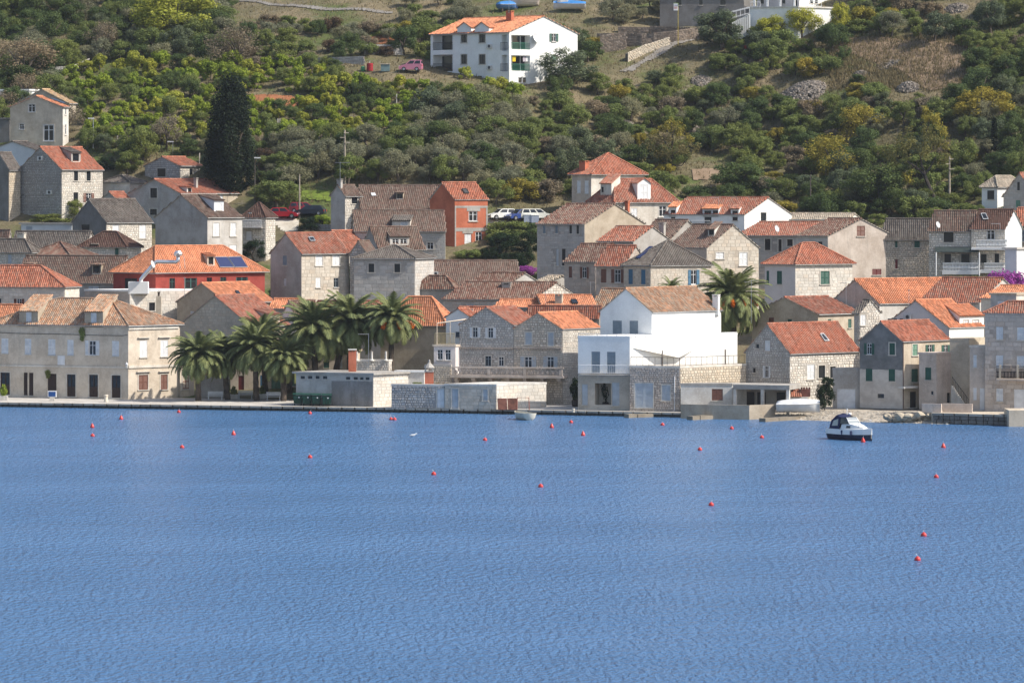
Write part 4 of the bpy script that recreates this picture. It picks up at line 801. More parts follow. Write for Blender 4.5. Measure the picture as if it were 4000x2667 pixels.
def quay(name, x0, x1, top, back, seed, mat='lgrey', wetc=(.055, .05, .042)):
    """a strip of pavement along the shore with a course of edge stones"""
    E = bpy.data.objects.new(name, None); C.objects.link(E); E.location = (x0, shoreY(x0), 0); WORG[E.name] = Vector(E.location); tag(E, kind='structure')
    mb = MB(); xs = list(np.arange(x0, x1, 3.0)) + [x1]
    for i in range(len(xs) - 1):
        a, b = xs[i], xs[i + 1]; A, B = Vector((a, shoreY(a) + .35, 0)), Vector((b, shoreY(b) + .35, 0))
        f = lambda p, y, z: (p.x, p.y + y, z)
        mb.face([f(A, 0, top), f(B, 0, top), f(B, back, top), f(A, back, top)]); mb.face([f(A, 0, -1.5), f(B, 0, -1.5), f(B, 0, top), f(A, 0, top)])
        mb.face([f(B, back, -1), f(A, back, -1), f(A, back, top), f(B, back, top)])
    for x in (x0, x1): A = Vector((x, shoreY(x) + .35, 0)); mb.face([(A.x, A.y, -1.5), (A.x, A.y + back, -1.5), (A.x, A.y + back, top), (A.x, A.y, top)])
    mb.obj('pavement', plaster('pave_' + mat, WC[mat]), E)
    r = random.Random(seed); x = x0; wet = plain('wet_stone_%d' % seed, wetc, .45, 0, .3); lip = stone('lip', (.42, .39, .34), .25)
    me1, me2 = stone_unit(1, wet), stone_unit(2, lip)
    while x < x1 - .3:
        L = min(r.uniform(.9, 1.6), x1 - x); A = Vector((x, shoreY(x), 0)); B = Vector((x + L, shoreY(x + L), 0)); fc = Face(A, B)
        hh = min(.24, top * .4); nr = max(1, round((top + .35 - hh) / .42)); dz = (top + .35 - hh) / nr
        for q in range(nr): sp = r.uniform(.35, .65); [inst('stone', me1, E, fc.mat4(fc.len * a0 + .01, -.35 + q * dz, fc.len * (a1 - a0) - .02, dz - .015, -.02 + r.uniform(-.02, .02)) @ Matrix.Diagonal((1, .34, 1, 1))) for a0, a1 in ((0, sp), (sp, 1))]
        m4 = fc.mat4(.012, top - hh, fc.len - .024, hh + .02, r.uniform(.0, .05)) @ Matrix.Diagonal((1, .75, 1, 1)); inst('stone', me2, E, m4)
        b2 = MB(); x += L
    # flat tops of the edge stones
    mb = MB(); x = x0
    for i in range(len(xs) - 1):
        a, b = xs[i], xs[i + 1]; mb.face([(a, shoreY(a) - .01, top + .015), (b, shoreY(b) - .01, top + .015), (b, shoreY(b) + .75, top + .015), (a, shoreY(a) + .75, top + .015)])
    mb.obj('kerb', lip, E)
quay('quay', -110, 21.5, .5, 15, 3); quay('stone_quay', 44.3, 80, 1.12, 13, 4, 'sand', (.20, .18, .16))
def drape(name, pts, mat, lift=.06, n=26, kind='structure'):
    """a sheet laid on the ground; outline given as photo pixels"""
    P = [on_ground(u, v) for u, v in pts]; x0, x1 = min(p.x for p in P), max(p.x for p in P); y0, y1 = min(p.y for p in P), max(p.y for p in P)
    st = max(.35, max(x1 - x0, y1 - y0) / 70); mb = MB()
    def ins(x, y):
        c = False
        for i in range(len(P)):
            a, b = P[i], P[i - 1]
            if (a.y > y) != (b.y > y) and x < (b.x - a.x) * (y - a.y) / (b.y - a.y) + a.x: c = not c
        return c
    for x in np.arange(x0, x1, st):
        for y in np.arange(y0, y1, st):
            if ins(x + st / 2, y + st / 2): mb.face([(a, b, ground(a, b) + lift) for a, b in ((x, y), (x + st, y), (x + st, y + st), (x, y + st))], 0, .5)
    o = mb.obj(name, mat, None, (P[0].x, P[0].y, P[0].z)); return tag(o, kind=kind)
gravel = plaster('gravel', (.46, .41, .34)); soil = plaster('soil', (.30, .125, .06)); asphalt = plaster('old_road', (.25, .235, .215)); lawn = plain('lawn', (.16, .22, .03), .9, 0, .35); conc = plaster('yard', (.56, .52, .44))
drape('car_park', [bx('C1', 700, 130), bx('C1', 1060, 170), bx('C1', 1060, 300), bx('C1', 900, 310), bx('C1', 740, 180)], conc)
drape('car_park', [bx('C2', 860, 150), bx('C2', 1080, 140), bx('C2', 1500, 130), bx('C2', 1500, 190), bx('C2', 1200, 190), bx('C2', 860, 215)], conc)
drape('hill_road', [bx('A1', 380, 18), bx('A1', 1060, 62), bx('A1', 2130, 142), bx('A1', 2130, 160), bx('A1', 1060, 90), bx('A1', 380, 30)], asphalt, .12)
drape('lane', [bx('A3', 60, 820), bx('A3', 400, 640), bx('A3', 600, 500), bx('A3', 960, 450), bx('A3', 700, 520), bx('A3', 560, 620), bx('A3', 330, 730), bx('A3', 200, 820)], asphalt, .15)
drape('vineyard_soil', [bx('A1', 450, 1095), bx('A1', 1160, 1120), bx('A1', 1160, 1215), bx('A1', 800, 1210), bx('A1', 450, 1150)], soil, .12)
drape('terrace_soil', [bx('A1', 1780, 450), bx('A1', 2280, 340), bx('A1', 2300, 430), bx('A1', 2100, 505), bx('A1', 1800, 500)], soil, .15)
drape('lawn', [bx('B1', 1100, 1300), bx('B1', 1425, 1310), bx('B1', 1425, 1420), bx('B1', 1100, 1400)], lawn, .15)
drape('grass_terrace', [bx('A1', 1450, 500), bx('A1', 1700, 400), bx('A1', 2000, 350), bx('A1', 2020, 400), bx('A1', 1800, 450), bx('A1', 1560, 520)], lawn, .12)
# beach
def beach():
    mb = MB(); xs = np.arange(19, 46.5, .5); ts = [-3, -1.5, 0, 1, 2, 3.5, 5, 7, 10, 14]; zs = [-.9, -.35, .03, .18, .33, .5, .62, .72, .8, .8]
    r = random.Random(5); G = [[(x, shoreY(x) + t, z + (r.uniform(-.04, .04) if t < 9 else 0)) for t, z in zip(ts, zs)] for x in xs]
    for i in range(len(xs) - 1):
        for j in range(len(ts) - 1): mb.face([G[i][j], G[i + 1][j], G[i + 1][j + 1], G[i][j + 1]], 0, .5)
    tag(mb.obj('beach', gravel, None, (30, 440, 0)), kind='structure')
    pb = MB()
    for k in range(2600):
        x = r.uniform(20, 46); t = r.uniform(-.5, 7); z = float(np.interp(t, ts, zs)); s_ = r.uniform(.05, .16); y = shoreY(x) + t; tt = r.random()
        p = [(x - s_, y - s_ * .7, z), (x + s_, y - s_ * .8, z), (x + s_ * .8, y + s_, z), (x - s_, y + s_ * .8, z)]; q = (x + r.uniform(-.3, .3) * s_, y, z + s_ * .9)
        for i in range(4): pb.face([p[i], p[(i + 1) % 4], q], 0, tt)
    tag(pb.obj('shingle', stone('shingle', (.45, .41, .35)), None, (30, 440, 0)), 'pale pebbles of the small beach beside the motor boat', kind='stuff')
beach()

def haze():
    mb = MB(); mb.box((-460, -90, -10.5), (920, 0, 0), (0, 1150, 0), (0, 0, 125)); m = bpy.data.materials.new('haze'); m.use_nodes = True; t = m.node_tree; t.nodes.remove(t.nodes['Principled BSDF'])
    v = N(t, 'ShaderNodeVolumePrincipled'); v.inputs['Color'].default_value = (.80, .88, 1, 1); v.inputs['Density'].default_value = .00006; v.inputs['Anisotropy'].default_value = .2; t.links.new(v.outputs[0], t.nodes['Material Output'].inputs['Volume'])
    tag(mb.obj('haze', m, None, (0, 0, 0)), 'thin pale blue sea haze over the whole bay', kind='stuff')
haze()

dryp = plaster('dry_slope', (.27, .20, .14)); drape('dry_slope', [bx('A4', 100, 430), bx('A4', 800, 440), bx('A4', 1500, 500), bx('A4', 2100, 580), bx('A4', 1650, 990), bx('A4', 1250, 1040), bx('A4', 900, 790), bx('A4', 560, 690), bx('A4', 200, 590)], dryp, .14)
drape('dry_slope', [bx('A3', 1560, 640), bx('A3', 1780, 650), bx('A3', 1760, 740), bx('A3', 1500, 740)], dryp, .14); drape('dry_slope', [bx('B3', 880, 1060), bx('B3', 1230, 1040), bx('B3', 1150, 1170), bx('B3', 900, 1180)], dryp, .14)
# ------------------------------------------------------------------ plants
def cloud_mesh(name, centers, radii, nleaf, size, seed, up=.35, squash=1.0, elong=1.6):
    """many leaf-sized faces spread through a cluster of clumps"""
    r = np.random.default_rng(seed); cs = np.array(centers); rr = np.array(radii); wgt = rr ** 2 / (rr ** 2).sum()
    idx = r.choice(len(cs), nleaf, p=wgt); d = r.normal(size=(nleaf, 3)); d /= np.linalg.norm(d, axis=1)[:, None]
    rad = rr[idx] * (r.random(nleaf) ** .38); P = cs[idx] + d * rad[:, None] * np.array([1, 1, squash])
    n = d + r.normal(size=(nleaf, 3)) * .6 + np.array([0, 0, up]); n /= np.linalg.norm(n, axis=1)[:, None]
    a = np.cross(n, r.normal(size=(nleaf, 3))); a /= np.linalg.norm(a, axis=1)[:, None]; b = np.cross(n, a)
    s = size * r.uniform(.6, 1.35, nleaf)[:, None]; a *= s * elong; b *= s
    V = np.stack([P - a, P + b * .9, P + a, P - b * .9], 1).reshape(-1, 3)
    me = bpy.data.meshes.new(name); me.vertices.add(len(V)); me.vertices.foreach_set('co', V.ravel())
    me.loops.add(nleaf * 4); me.loops.foreach_set('vertex_index', np.arange(nleaf * 4, dtype=np.int32)); me.polygons.add(nleaf)
    me.polygons.foreach_set('loop_start', np.arange(0, nleaf * 4, 4, dtype=np.int32)); me.polygons.foreach_set('loop_total', np.full(nleaf, 4, dtype=np.int32))
    cl = r.random(len(cs)); at_ = me.attributes.new('tint', 'FLOAT', 'FACE'); at_.data.foreach_set('value', np.clip(r.random(nleaf) * .6 + cl[idx] * .4, 0, 1))
    me.update(); me.validate(); return me
def round_crown(seed, n=2600, size=.055, w=1.0, h=.85, clumps=26):
    """unit crown: about 1 wide, its foot at z=0"""
    r = random.Random(seed); cs, rr = [], []
    for k in range(clumps):
        t = r.random() * 6.283; q = math.sqrt(r.random()); z = r.random() ** .8
        R_ = .5 * w * math.sqrt(max(.05, 1 - (abs(z - .45) / .62) ** 2)); cs.append((math.cos(t) * q * R_, math.sin(t) * q * R_, .1 + z * h * .8)); rr.append(r.uniform(.10, .20))
    return cloud_mesh('crown', cs, rr, n, size * .5, seed)
dummy = leafmat('base', (.05, .08, .03))
CROWNS = dict(shrub=[round_crown(20 + k, 5200, .036, 1.0, .72, 22 + 3 * k) for k in range(7)], tree=[round_crown(40 + k, 7500, .031, 1.0, .95, 26 + 5 * k) for k in range(6)],
              olive=[round_crown(60 + k, 6500, .027, 1.0, .8, 40) for k in range(4)], thin=[round_crown(80 + k, 3200, .028, 1.0, .9, 40) for k in range(3)], vine=[round_crown(90 + k, 2600, .052, .95, .9, 16) for k in range(5)])
for l_ in CROWNS.values():
    for me in l_: me.materials.append(dummy)
def trunk_mesh(seed, lean=.1, forks=4, thick=.05, hgt=.55):
    r = random.Random(seed); mb = MB(); top = (r.uniform(-lean, lean), r.uniform(-lean, lean), hgt * .5)
    mb.tube([(0, 0, -.25), (top[0] * .4, top[1] * .4, hgt * .25), top], [thick, thick * .8, thick * .65], 6)
    for k in range(forks):
        t = k * 6.283 / forks + r.random(); e = (top[0] + math.cos(t) * .28, top[1] + math.sin(t) * .28, hgt + r.uniform(.1, .35)); m_ = [(a + b) / 2 for a, b in zip(top, e)]; m_[2] += .04
        mb.tube([top, m_, e], [thick * .55, thick * .4, thick * .15], 5, 0, False)
    return mb.mesh('trunk', plain('bark', (.13, .105, .085), .95, 0, .3))
TRUNKS = [trunk_mesh(k) for k in range(5)]
LC = dict(tallolive=(.20, .20, .07), drygreen=(.20, .18, .08), olive=(.23, .24, .155), dark=(.095, .14, .05), mid=(.18, .225, .07), yellow=(.31, .27, .05), bright=(.25, .33, .045), dry=(.24, .205, .145), cypress=(.016, .028, .014), blue=(.13, .165, .095), palm=(.18, .215, .095), ivy=(.02, .04, .016), purple=(.36, .08, .38), lemon=(.34, .37, .06), brown=(.12, .085, .055))
NPL = 0
def plant(name, label, cat, P, w_, h_, kind, col, group=None, sink=.25):
    """a tree or shrub: trunk and crown under one root standing on the ground"""
    global NPL; NPL += 1; r = random.Random(NPL * 7 + 1); E = thing(name, label, cat, P, group)
    me = r.choice(CROWNS[kind]); m4 = Matrix.Translation(P) @ Matrix.Rotation(r.random() * 6.283, 4, 'Z'); tall = kind in ('tree', 'olive', 'thin')
    lift = h_ * (.16 if tall else -.02); inst('trunk', r.choice(TRUNKS), E, m4 @ Matrix.Diagonal((w_ * (.9 if tall else .6), w_ * (.9 if tall else .6), h_, 1)))
    inst('crown', me, E, m4 @ Matrix.Translation((0, 0, lift)) @ Matrix.Diagonal((w_ * r.uniform(.9, 1.1), w_ * r.uniform(.9, 1.1), (h_ - lift) * 1.05, 1)), leafmat(col, LC[col]))
    return E
def inhouse(x, y, m=.6):
    for H in HS:
        Cp, dL, dR = H['C'], H['L'] - H['C'], H['R'] - H['C']; q = Vector((x, y, 0)) - Cp; det = dL.x * dR.y - dL.y * dR.x
        if abs(det) < 1e-6: continue
        s_ = (q.x * dR.y - q.y * dR.x) / det; t = (dL.x * q.y - dL.y * q.x) / det
        if -m / max(.1, H['lL']) < s_ < 1 + m / max(.1, H['lL']) and -m / max(.1, H['lR']) < t < 1 + m / max(.1, H['lR']): return True
    return False
def pt(t, x, y, w_px, h_px, name, label, kind, col, cat='tree', group=None, Y=None):
    """one notable plant: foot at a tile pixel, size in tile pixels; Y sets the distance where a wall hides the foot"""
    u, v = px(t, x, y); P = on_ground(u, v)
    if Y: P = at(u, v, Y); zt_ = P.z + h_px * K * Y / F; P.z = ground(P.x, Y); h_px = (zt_ - P.z) / (K * Y / F)
    s_ = K * P.y / F; return plant(name, label, cat, P, w_px * s_, h_px * s_, kind, col, group)
# --- plants that can be told apart
def limb_tree(t, base, limbs, clumps, name, label, bark):
    """a tree whose bare limbs show: limbs and leaf clumps given in tile pixels at the trunk's distance"""
    P = on_ground(*px(t, *base)); s_ = K * P.y / F; r = random.Random(int(base[0])); q = lambda x, y, d=0: Vector((at(*px(t, x, y), P.y).x, P.y + d, at(*px(t, x, y), P.y).z))
    E = thing(name, label, 'tree', P); mb = MB()
    for pts, r0, r1 in limbs: n = len(pts) - 1; mb.tube([q(*p) + Vector((0, r.uniform(-.3, .3) * k, 0)) for k, p in enumerate(pts)], [(r0 + (r1 - r0) * k / n) * s_ for k in range(n + 1)], 7)
    mb.obj('trunk', bark, E)
    for col, n_, sz, cl in clumps:
        cs = [q(x, y, r.uniform(-.8, .8) * rr * s_) - P for x, y, rr in cl for _ in range(7)]; cs = [c + Vector((r.gauss(0, .33), r.gauss(0, .33), r.gauss(0, .33))) * rr * s_ for c, rr in zip(cs, [rr for x, y, rr in cl for _ in range(7)])]
        me = cloud_mesh('crown', [tuple(c) for c in cs], [rr * s_ * .42 for x, y, rr in cl for _ in range(7)], n_, sz, int(base[0]) + n_); me.materials.append(leafmat(col, LC[col])); inst('crown', me, E, Matrix.Translation(P))
dkb = plain('dark_bark', (.06, .05, .045), .95, 0, .3)
limb_tree('B4', (1330, 1445), [([(1330, 1450), (1285, 1340), (1235, 1220), (1195, 1110)], 26, 19), ([(1195, 1110), (1130, 1050), (1060, 1005), (995, 960)], 17, 9), ([(1200, 1110), (1165, 1010), (1150, 900), (1200, 700), (1250, 480)], 17, 5), ([(1205, 1100), (1270, 1010), (1330, 900)], 12, 5)],
    [('tallolive', 3800, .085, [(900, 800, 200), (820, 900, 130), (1020, 720, 150), (1180, 800, 170), (1330, 760, 170), (1400, 900, 120), (1240, 620, 150)]), ('yellow', 1700, .085, [(1270, 470, 130), (1200, 380, 80), (1380, 620, 110), (1420, 780, 80), (1000, 1150, 110)])], 'leaning_tree', 'tall ragged tree with dark leaning trunk on the right slope', dkb)
limb_tree('B3', (650, 1080), [([(650, 1085), (650, 950), (655, 800), (660, 640), (650, 520)], 18, 4), ([(655, 850), (560, 720), (470, 620)], 10, 3), ([(655, 880), (760, 830), (900, 760)], 10, 3), ([(650, 950), (520, 980), (400, 900)], 8, 3), ([(650, 1000), (760, 1010), (830, 930)], 8, 3)],
    [('drygreen', 3600, .075, [(450, 800, 170), (350, 900, 130), (560, 880, 150), (760, 820, 150), (900, 830, 110), (650, 700, 150), (500, 700, 110), (480, 1000, 90)]), ('yellow', 1500, .075, [(640, 540, 110), (560, 600, 90), (740, 620, 110), (450, 640, 80), (840, 700, 80)])], 'walnut_tree', 'big half bare tree with yellow top left of the dry slope', dkb)
pt('B4', 440, 740, 560, 420, 'autumn_tree', 'round tree with yellow autumn leaves above the leaning tree', 'thin', 'yellow')
pt('B4', 120, 1180, 640, 520, 'autumn_tree', 'rust tinged tree left of the leaning tree', 'thin', 'yellow')
pt('B4', 640, 1480, 700, 480, 'dark_bush', 'large dark evergreen bush below the leaning tree', 'tree', 'dark', 'bush')
pt('B4', 1850, 540, 620, 420, 'yellow_tree', 'broad bright yellow tree on the right hand slope', 'tree', 'yellow')
pt('B3', 1400, 1340, 560, 360, 'dark_bush', 'big dark bush behind the long white house', 'tree', 'dark', 'bush')
pt('A3', 1230, 560, 640, 430, 'dark_bush', 'large dark bush below the villa stairs', 'tree', 'blue', 'bush')
pt('A3', 1150, 250, 300, 150, 'round_bush', 'rounded green bush beside the lamp pole above', 'shrub', 'mid', 'bush')
pt('A3', 1800, 520, 420, 330, 'broadleaf_tree', 'bright broadleaf tree below the white terrace wall', 'tree', 'lemon')
pt('A3', 2120, 420, 420, 320, 'broadleaf_tree', 'yellow green broadleaf tree at the terrace corner', 'tree', 'lemon')
pt('A4', 240, 420, 240, 380, 'young_tree', 'slim yellow green tree right of the villa', 'tree', 'lemon')
pt('A2', 1800, 980, 560, 420, 'fig_tree', 'spreading dark tree in front of the apartment house gable', 'tree', 'blue')
pt('A0', 260, 1010, 700, 560, 'bare_tree', 'large grey bare tree above the tan villa', 'thin', 'dry')
pt('A0', 1960, 480, 900, 560, 'pine_tree', 'broad light green pine at upper left', 'tree', 'lemon')
pt('A1', 330, 800, 620, 500, 'grey_tree', 'rounded grey brown tree above the vineyard', 'thin', 'dry')
pt('B1', 820, 1480, 640, 300, 'hedge_bush', 'broad green bush behind the red car', 'tree', 'mid', 'bush')
pt('B0', 1440, 1100, 330, 250, 'bush', 'round bush beside the small rubble house', 'tree', 'mid', 'bush')
pt('C2', 1080, 560, 420, 240, 'tall_bush', 'leafy dark bush between brick house and grey ashlar house', 'tree', 'ivy', 'bush')
pt('C2', 1340, 600, 300, 280, 'tall_bush', 'dark bush against the grey ashlar wall', 'tree', 'ivy', 'bush')
for k, (x, y, w_, h_, c_) in enumerate(((930, 330, 200, 110, 'mid'), (1060, 300, 180, 100, 'dry'), (1220, 290, 200, 120, 'mid'), (1380, 330, 200, 150, 'dark'), (960, 450, 220, 150, 'mid'), (1180, 440, 240, 160, 'dark'), (930, 620, 260, 170, 'ivy'), (1130, 700, 300, 190, 'ivy'), (1300, 700, 260, 200, 'ivy'), (780, 600, 220, 120, 'mid'))):
    pt('C2', x, y, w_, h_, 'slope_bush', ['pale', 'dry', 'small', 'upper right', 'left', 'middle', 'lower left', 'lower middle', 'lower right', 'low'][k] + ' bush on the steep bank between brick house and ashlar house', 'shrub', c_, 'bush')
pt('C2', 660, 620, 320, 140, 'low_bush', 'low green hedge below the brick house door', 'shrub', 'mid', 'bush')
pt('C2', 1120, 350, 520, 200, 'scrub_bush', 'dry green scrub below the parked white car', 'shrub', 'mid', 'bush')
pt('C2', 1330, 800, 240, 130, 'bougainvillea', 'purple bougainvillea bush in the middle of town', 'shrub', 'purple', 'bush')
pt('C2', 1600, 800, 300, 140, 'garden_bush', 'round garden bush right of the central bougainvillea', 'shrub', 'mid', 'bush')
pt('C4', 2140, 880, 560, 230, 'bougainvillea', 'large purple bougainvillea at the right edge', 'shrub', 'purple', 'bush', None, 484)
pt('C4', 1700, 850, 460, 130, 'garden_bush', 'dark garden bush below the white balustrade', 'shrub', 'mid', 'bush', None, 486)
pt('C1', 560, 640, 330, 240, 'grape_arbour_bush', 'dark green arbour foliage below the balcony stone house', 'tree', 'ivy', 'bush')
pt('C1', 1180, 280, 280, 170, 'clipped_bush', 'clipped dark bush in front of the dark blue car', 'shrub', 'ivy', 'bush')
pt('C1', 1340, 250, 230, 160, 'leafy_bush', 'bright leafy bush beside the plain tower', 'shrub', 'bright', 'bush')
pt('C1', 1560, 1080, 300, 420, 'ivy_tree', 'dark ivy clad shrub beside the square hip roofed house', 'tree', 'ivy')
pt('C1', 820, 1070, 230, 150, 'corner_bush', 'dark bush at the foot of the two tone house', 'shrub', 'ivy', 'bush')
pt('C3', 1560, 640, 170, 240, 'courtyard_tree', 'dark tree between ashlar gable and row house', 'tree', 'ivy')
pt('B0', 820, 1600, 260, 200, 'yard_bush', 'green bush below the vine gable house', 'tree', 'mid', 'bush')
pt('B0', 200, 1440, 500, 200, 'ivy_hedge', 'dark ivy hedge at the foot of the vine gable', 'shrub', 'ivy', 'bush')
pt('C0', 560, 190, 500, 110, 'terrace_bush', 'mixed green shrubs above the flat shed', 'shrub', 'mid', 'bush')
pt('B0', 1230, 1060, 200, 180, 'fig_bush', 'small dark fig bush behind the vine gable house', 'shrub', 'ivy', 'bush')
pt('B2', 1900, 1300, 120, 160, 'corner_shrub', 'small shrub left of the tower house', 'shrub', 'mid', 'bush')
# cypress
def cypress(t, x, y, w_px, h_px, label, n, seed):
    P = on_ground(*px(t, x, y)); s_ = K * P.y / F; w_, h_ = w_px * s_, h_px * s_; r = random.Random(seed); cs, rr = [], []
    for k in range(170):
        z = r.random(); R_ = .5 * (1 - z ** 4) ** .7 * min(1, .55 + z * 2.2); a = r.random() * 6.283; q = r.uniform(.5, .95); cs.append((math.cos(a) * R_ * q * w_, math.sin(a) * R_ * q * w_, (.03 + z * .94) * h_)); rr.append(w_ * .15)
    E = thing('cypress_tree', label, 'tree', P); me = cloud_mesh('crown', cs, rr, n, .10, seed, .8, 1.8, 2.0); me.materials.append(leafmat('cypress', LC['cypress']))
    inst('crown', me, E, Matrix.Translation(P)); inst('trunk', TRUNKS[0], E, Matrix.Translation(P) @ Matrix.Diagonal((w_ * .8, w_ * .8, h_ * .8, 1)))
cypress('B1', 295, 1330, 560, 1340, 'tall dark broad cypress above the red roofs at left', 30000, 3)
cypress('B4', 1985, 960, 85, 500, 'slim dark cypress on the right hand slope', 2500, 4)
# --- scrub of the hillside: kinds by region of the photo
def region(u, v):
    if 260 < u < 1640 and 270 < v < 590: return 'vine'
    if 1560 < u < 2000 and 290 < v < 420: return 'vine'
    if 1050 < u < 2050 and 420 < v < 760: return 'olive'
    if 1500 < u < 2760 and v < 125: return 'olivetop'
    if u < 900: return 'left'
    if u < 1560: return 'terrace'
    return 'right'
KINDS = dict(vine=[('vine', 'bright', 5), ('vine', 'lemon', 3), ('tree', 'dark', 1.2), ('tree', 'mid', 2)], olive=[('olive', 'olive', 5), ('tree', 'dark', 1), ('tree', 'mid', 2), ('tree', 'blue', 1.5)],
             olivetop=[('olive', 'olive', 6), ('shrub', 'mid', 1)], left=[('olive', 'olive', 2), ('tree', 'dark', 3), ('thin', 'dry', 1.5), ('tree', 'mid', 2.5), ('tree', 'blue', 1)],
             terrace=[('shrub', 'mid', 3), ('tree', 'dark', 1.5), ('shrub', 'dry', 2), ('olive', 'olive', 1.5), ('shrub', 'brown', 1)], right=[('shrub', 'mid', 5), ('tree', 'mid', 3), ('tree', 'dark', 2.2), ('shrub', 'dark', 1.4), ('shrub', 'yellow', .8), ('tree', 'blue', 1), ('shrub', 'dry', 1), ('olive', 'olive', .8)])
WORD = dict(bright='bright green', lemon='light yellow green', dark='dark evergreen', mid='mid green', olive='grey green', dry='dry brownish', yellow='yellowing', blue='bluish green', brown='brown')
NAME = dict(vine='vine', tree='small_tree', olive='olive_tree', shrub='shrub', thin='bare_tree')
PLACE = dict(vine='in the vineyard below the apartment house', olive='in the olive grove above the car park', olivetop='on the terraces above the apartment house', left='on the upper left slope', terrace='on the slope left of the apartment house', right='on the scrub slope at right')
OPEN = [  # photo areas left bare: dry grass, rubble, roads, yards
    (2980, 300, 3180, 350), (3450, 170, 3750, 345), (3290, 150, 3540, 225), (1900, 840, 2200, 900), (1020, 830, 1500, 930), (2700, 630, 2830, 700), (2440, 230, 2640, 290), (1180, 740, 1300, 800), (950, 370, 1200, 425), (3300, 540, 3460, 600), (3570, 230, 3800, 330), (2700, 480, 2780, 520)]
def bottom(u): return float(np.interp(u, [0, 480, 560, 980, 1000, 1300, 1320, 1880, 1900, 2220, 2300, 2600, 4000], [600, 600, 690, 720, 790, 790, 735, 735, 815, 815, 790, 880, 890]))
SPOTS = []
def scatter():
    r = random.Random(42); v = -40
    while v < 890:
        step = 36 if v < 250 else 39
        u = -60 + r.random() * 80
        while u < 4060:
            reg = region(u, v); w_px = {'vine': r.uniform(56, 92), 'olive': r.uniform(85, 145), 'olivetop': r.uniform(60, 105), 'left': r.uniform(70, 140), 'terrace': r.uniform(55, 105), 'right': r.uniform(55, 140)}[reg]
            vv = v + r.uniform(-16, 16); uu = u + r.uniform(-12, 12); u += w_px * r.uniform(.62, .9)
            if vv > bottom(uu) or any(a < uu < c and b < vv < d for a, b, c, d in OPEN) and r.random() < .9: continue
            if reg in ('right', 'terrace') and r.random() < .10: continue
            if reg == 'olivetop' and r.random() < .25: continue
            P = on_ground(uu, vv)
            if P.y > 860 or inhouse(P.x, P.y, 1.4): continue
            ks = KINDS[reg]; kk = r.choices(ks, [k[2] for k in ks])[0]; s_ = P.y / F; w_ = w_px * s_
            h_ = w_ * {'vine': r.uniform(.7, 1.0), 'shrub': r.uniform(.55, .8), 'tree': r.uniform(.75, 1.05), 'olive': r.uniform(.75, .95), 'thin': r.uniform(.8, 1.05)}[kk[0]]
            SPOTS.append((P, w_, h_, kk[0], kk[1], reg))
        v += step
scatter()
CLEAR = []   # sight lines kept open: (u0, v0, u1, v1) photo boxes of walls that plants must not cover, with the distance of the wall
for H, (x0, y0, x1, y1), t in ((h49, (238, 200, 1905, 850), 'A2'), (h50, (1535, 0, 2500, 140), 'A3'), (h23, (115, 150, 862, 745), 'B0')):
    (a, b), (c, d) = px(t, x0, y0), px(t, x1, y1); CLEAR.append((a, b, c, d, H['Y']))
CLEAR += [(3040, 305, 3250, 365, 900), (3510, 290, 3590, 350, 900), (3350, 190, 3720, 280, 900), (3690, 0, 3790, 45, 900), (2700, 285, 2760, 320, 900), (2700, 660, 2820, 690, 900), (1050, 800, 1260, 860, 560), (1890, 800, 2180, 862, 560), (2380, 110, 2740, 250, 640), (930, 0, 1540, 40, 700), (1900, 0, 2300, 55, 700), (1520, 240, 1660, 280, 640), (1390, 230, 1540, 280, 640)]
LM = [(2000, 230, 'the apartment house'), (3050, 40, 'the white villa'), (160, 460, 'the tan villa'), (900, 500, 'the big cypress'), (1600, 265, 'the pink jeep'), (1445, 262, 'the red barrel'), (1346, 620, 'the tall pole with crossarms'), (2620, 520, 'the half bare walnut tree'), (3640, 560, 'the leaning tree'), (3885, 560, 'the slim cypress'), (3840, 420, 'the broad yellow tree'), (3350, 490, 'the yellow autumn tree'), (3140, 330, 'the large grey rubble heap'), (3548, 310, 'the white rubble heap'), (2370, 640, 'the tower house'), (1090, 830, 'the bright red car'), (1965, 830, 'the white boxy hatchback'), (2800, 780, 'the long white house'), (3708, 700, 'the right wooden pole'), (1250, 40, 'the hill road'), (2560, 210, 'the lane'), (2650, 20, 'the sign board'), (650, 640, 'the small rubble house'), (750, 100, 'the light green pine'), (90, 250, 'the grey bare tree'), (1000, 390, 'the red soil patch'), (1030, 520, 'the vineyard posts'), (1800, 400, 'the slope below the apartment house'), (2830, 160, 'the dark bush by the villa stairs'), (3300, 130, 'the slim yellow green tree'), (3750, 60, 'the grey scree'), (2300, 60, 'the laid up sailing boat'), (1700, 580, 'the olive grove'), (2150, 480, 'the grassy gap'), (3000, 560, 'the middle of the scrub slope'), (3150, 680, 'the thin dark pole'), (400, 430, 'the street lamp by the villa'), (420, 100, 'the low terrace wall at upper left'), (2440, 360, 'the scrub below the lane'), (2780, 330, 'the rubble patch')]
ORD = ['leftmost', 'second from left', 'third from left', 'fourth from left', 'fifth from left', 'sixth from left', 'seventh from left', 'eighth from left', 'ninth from left', 'tenth from left', 'eleventh from left', 'twelfth from left', 'thirteenth from left', 'fourteenth from left']
KN = dict(dark='evergreen', blue='bluish', dry='withered', brown='brown', yellow='yellow'); GRP = {}
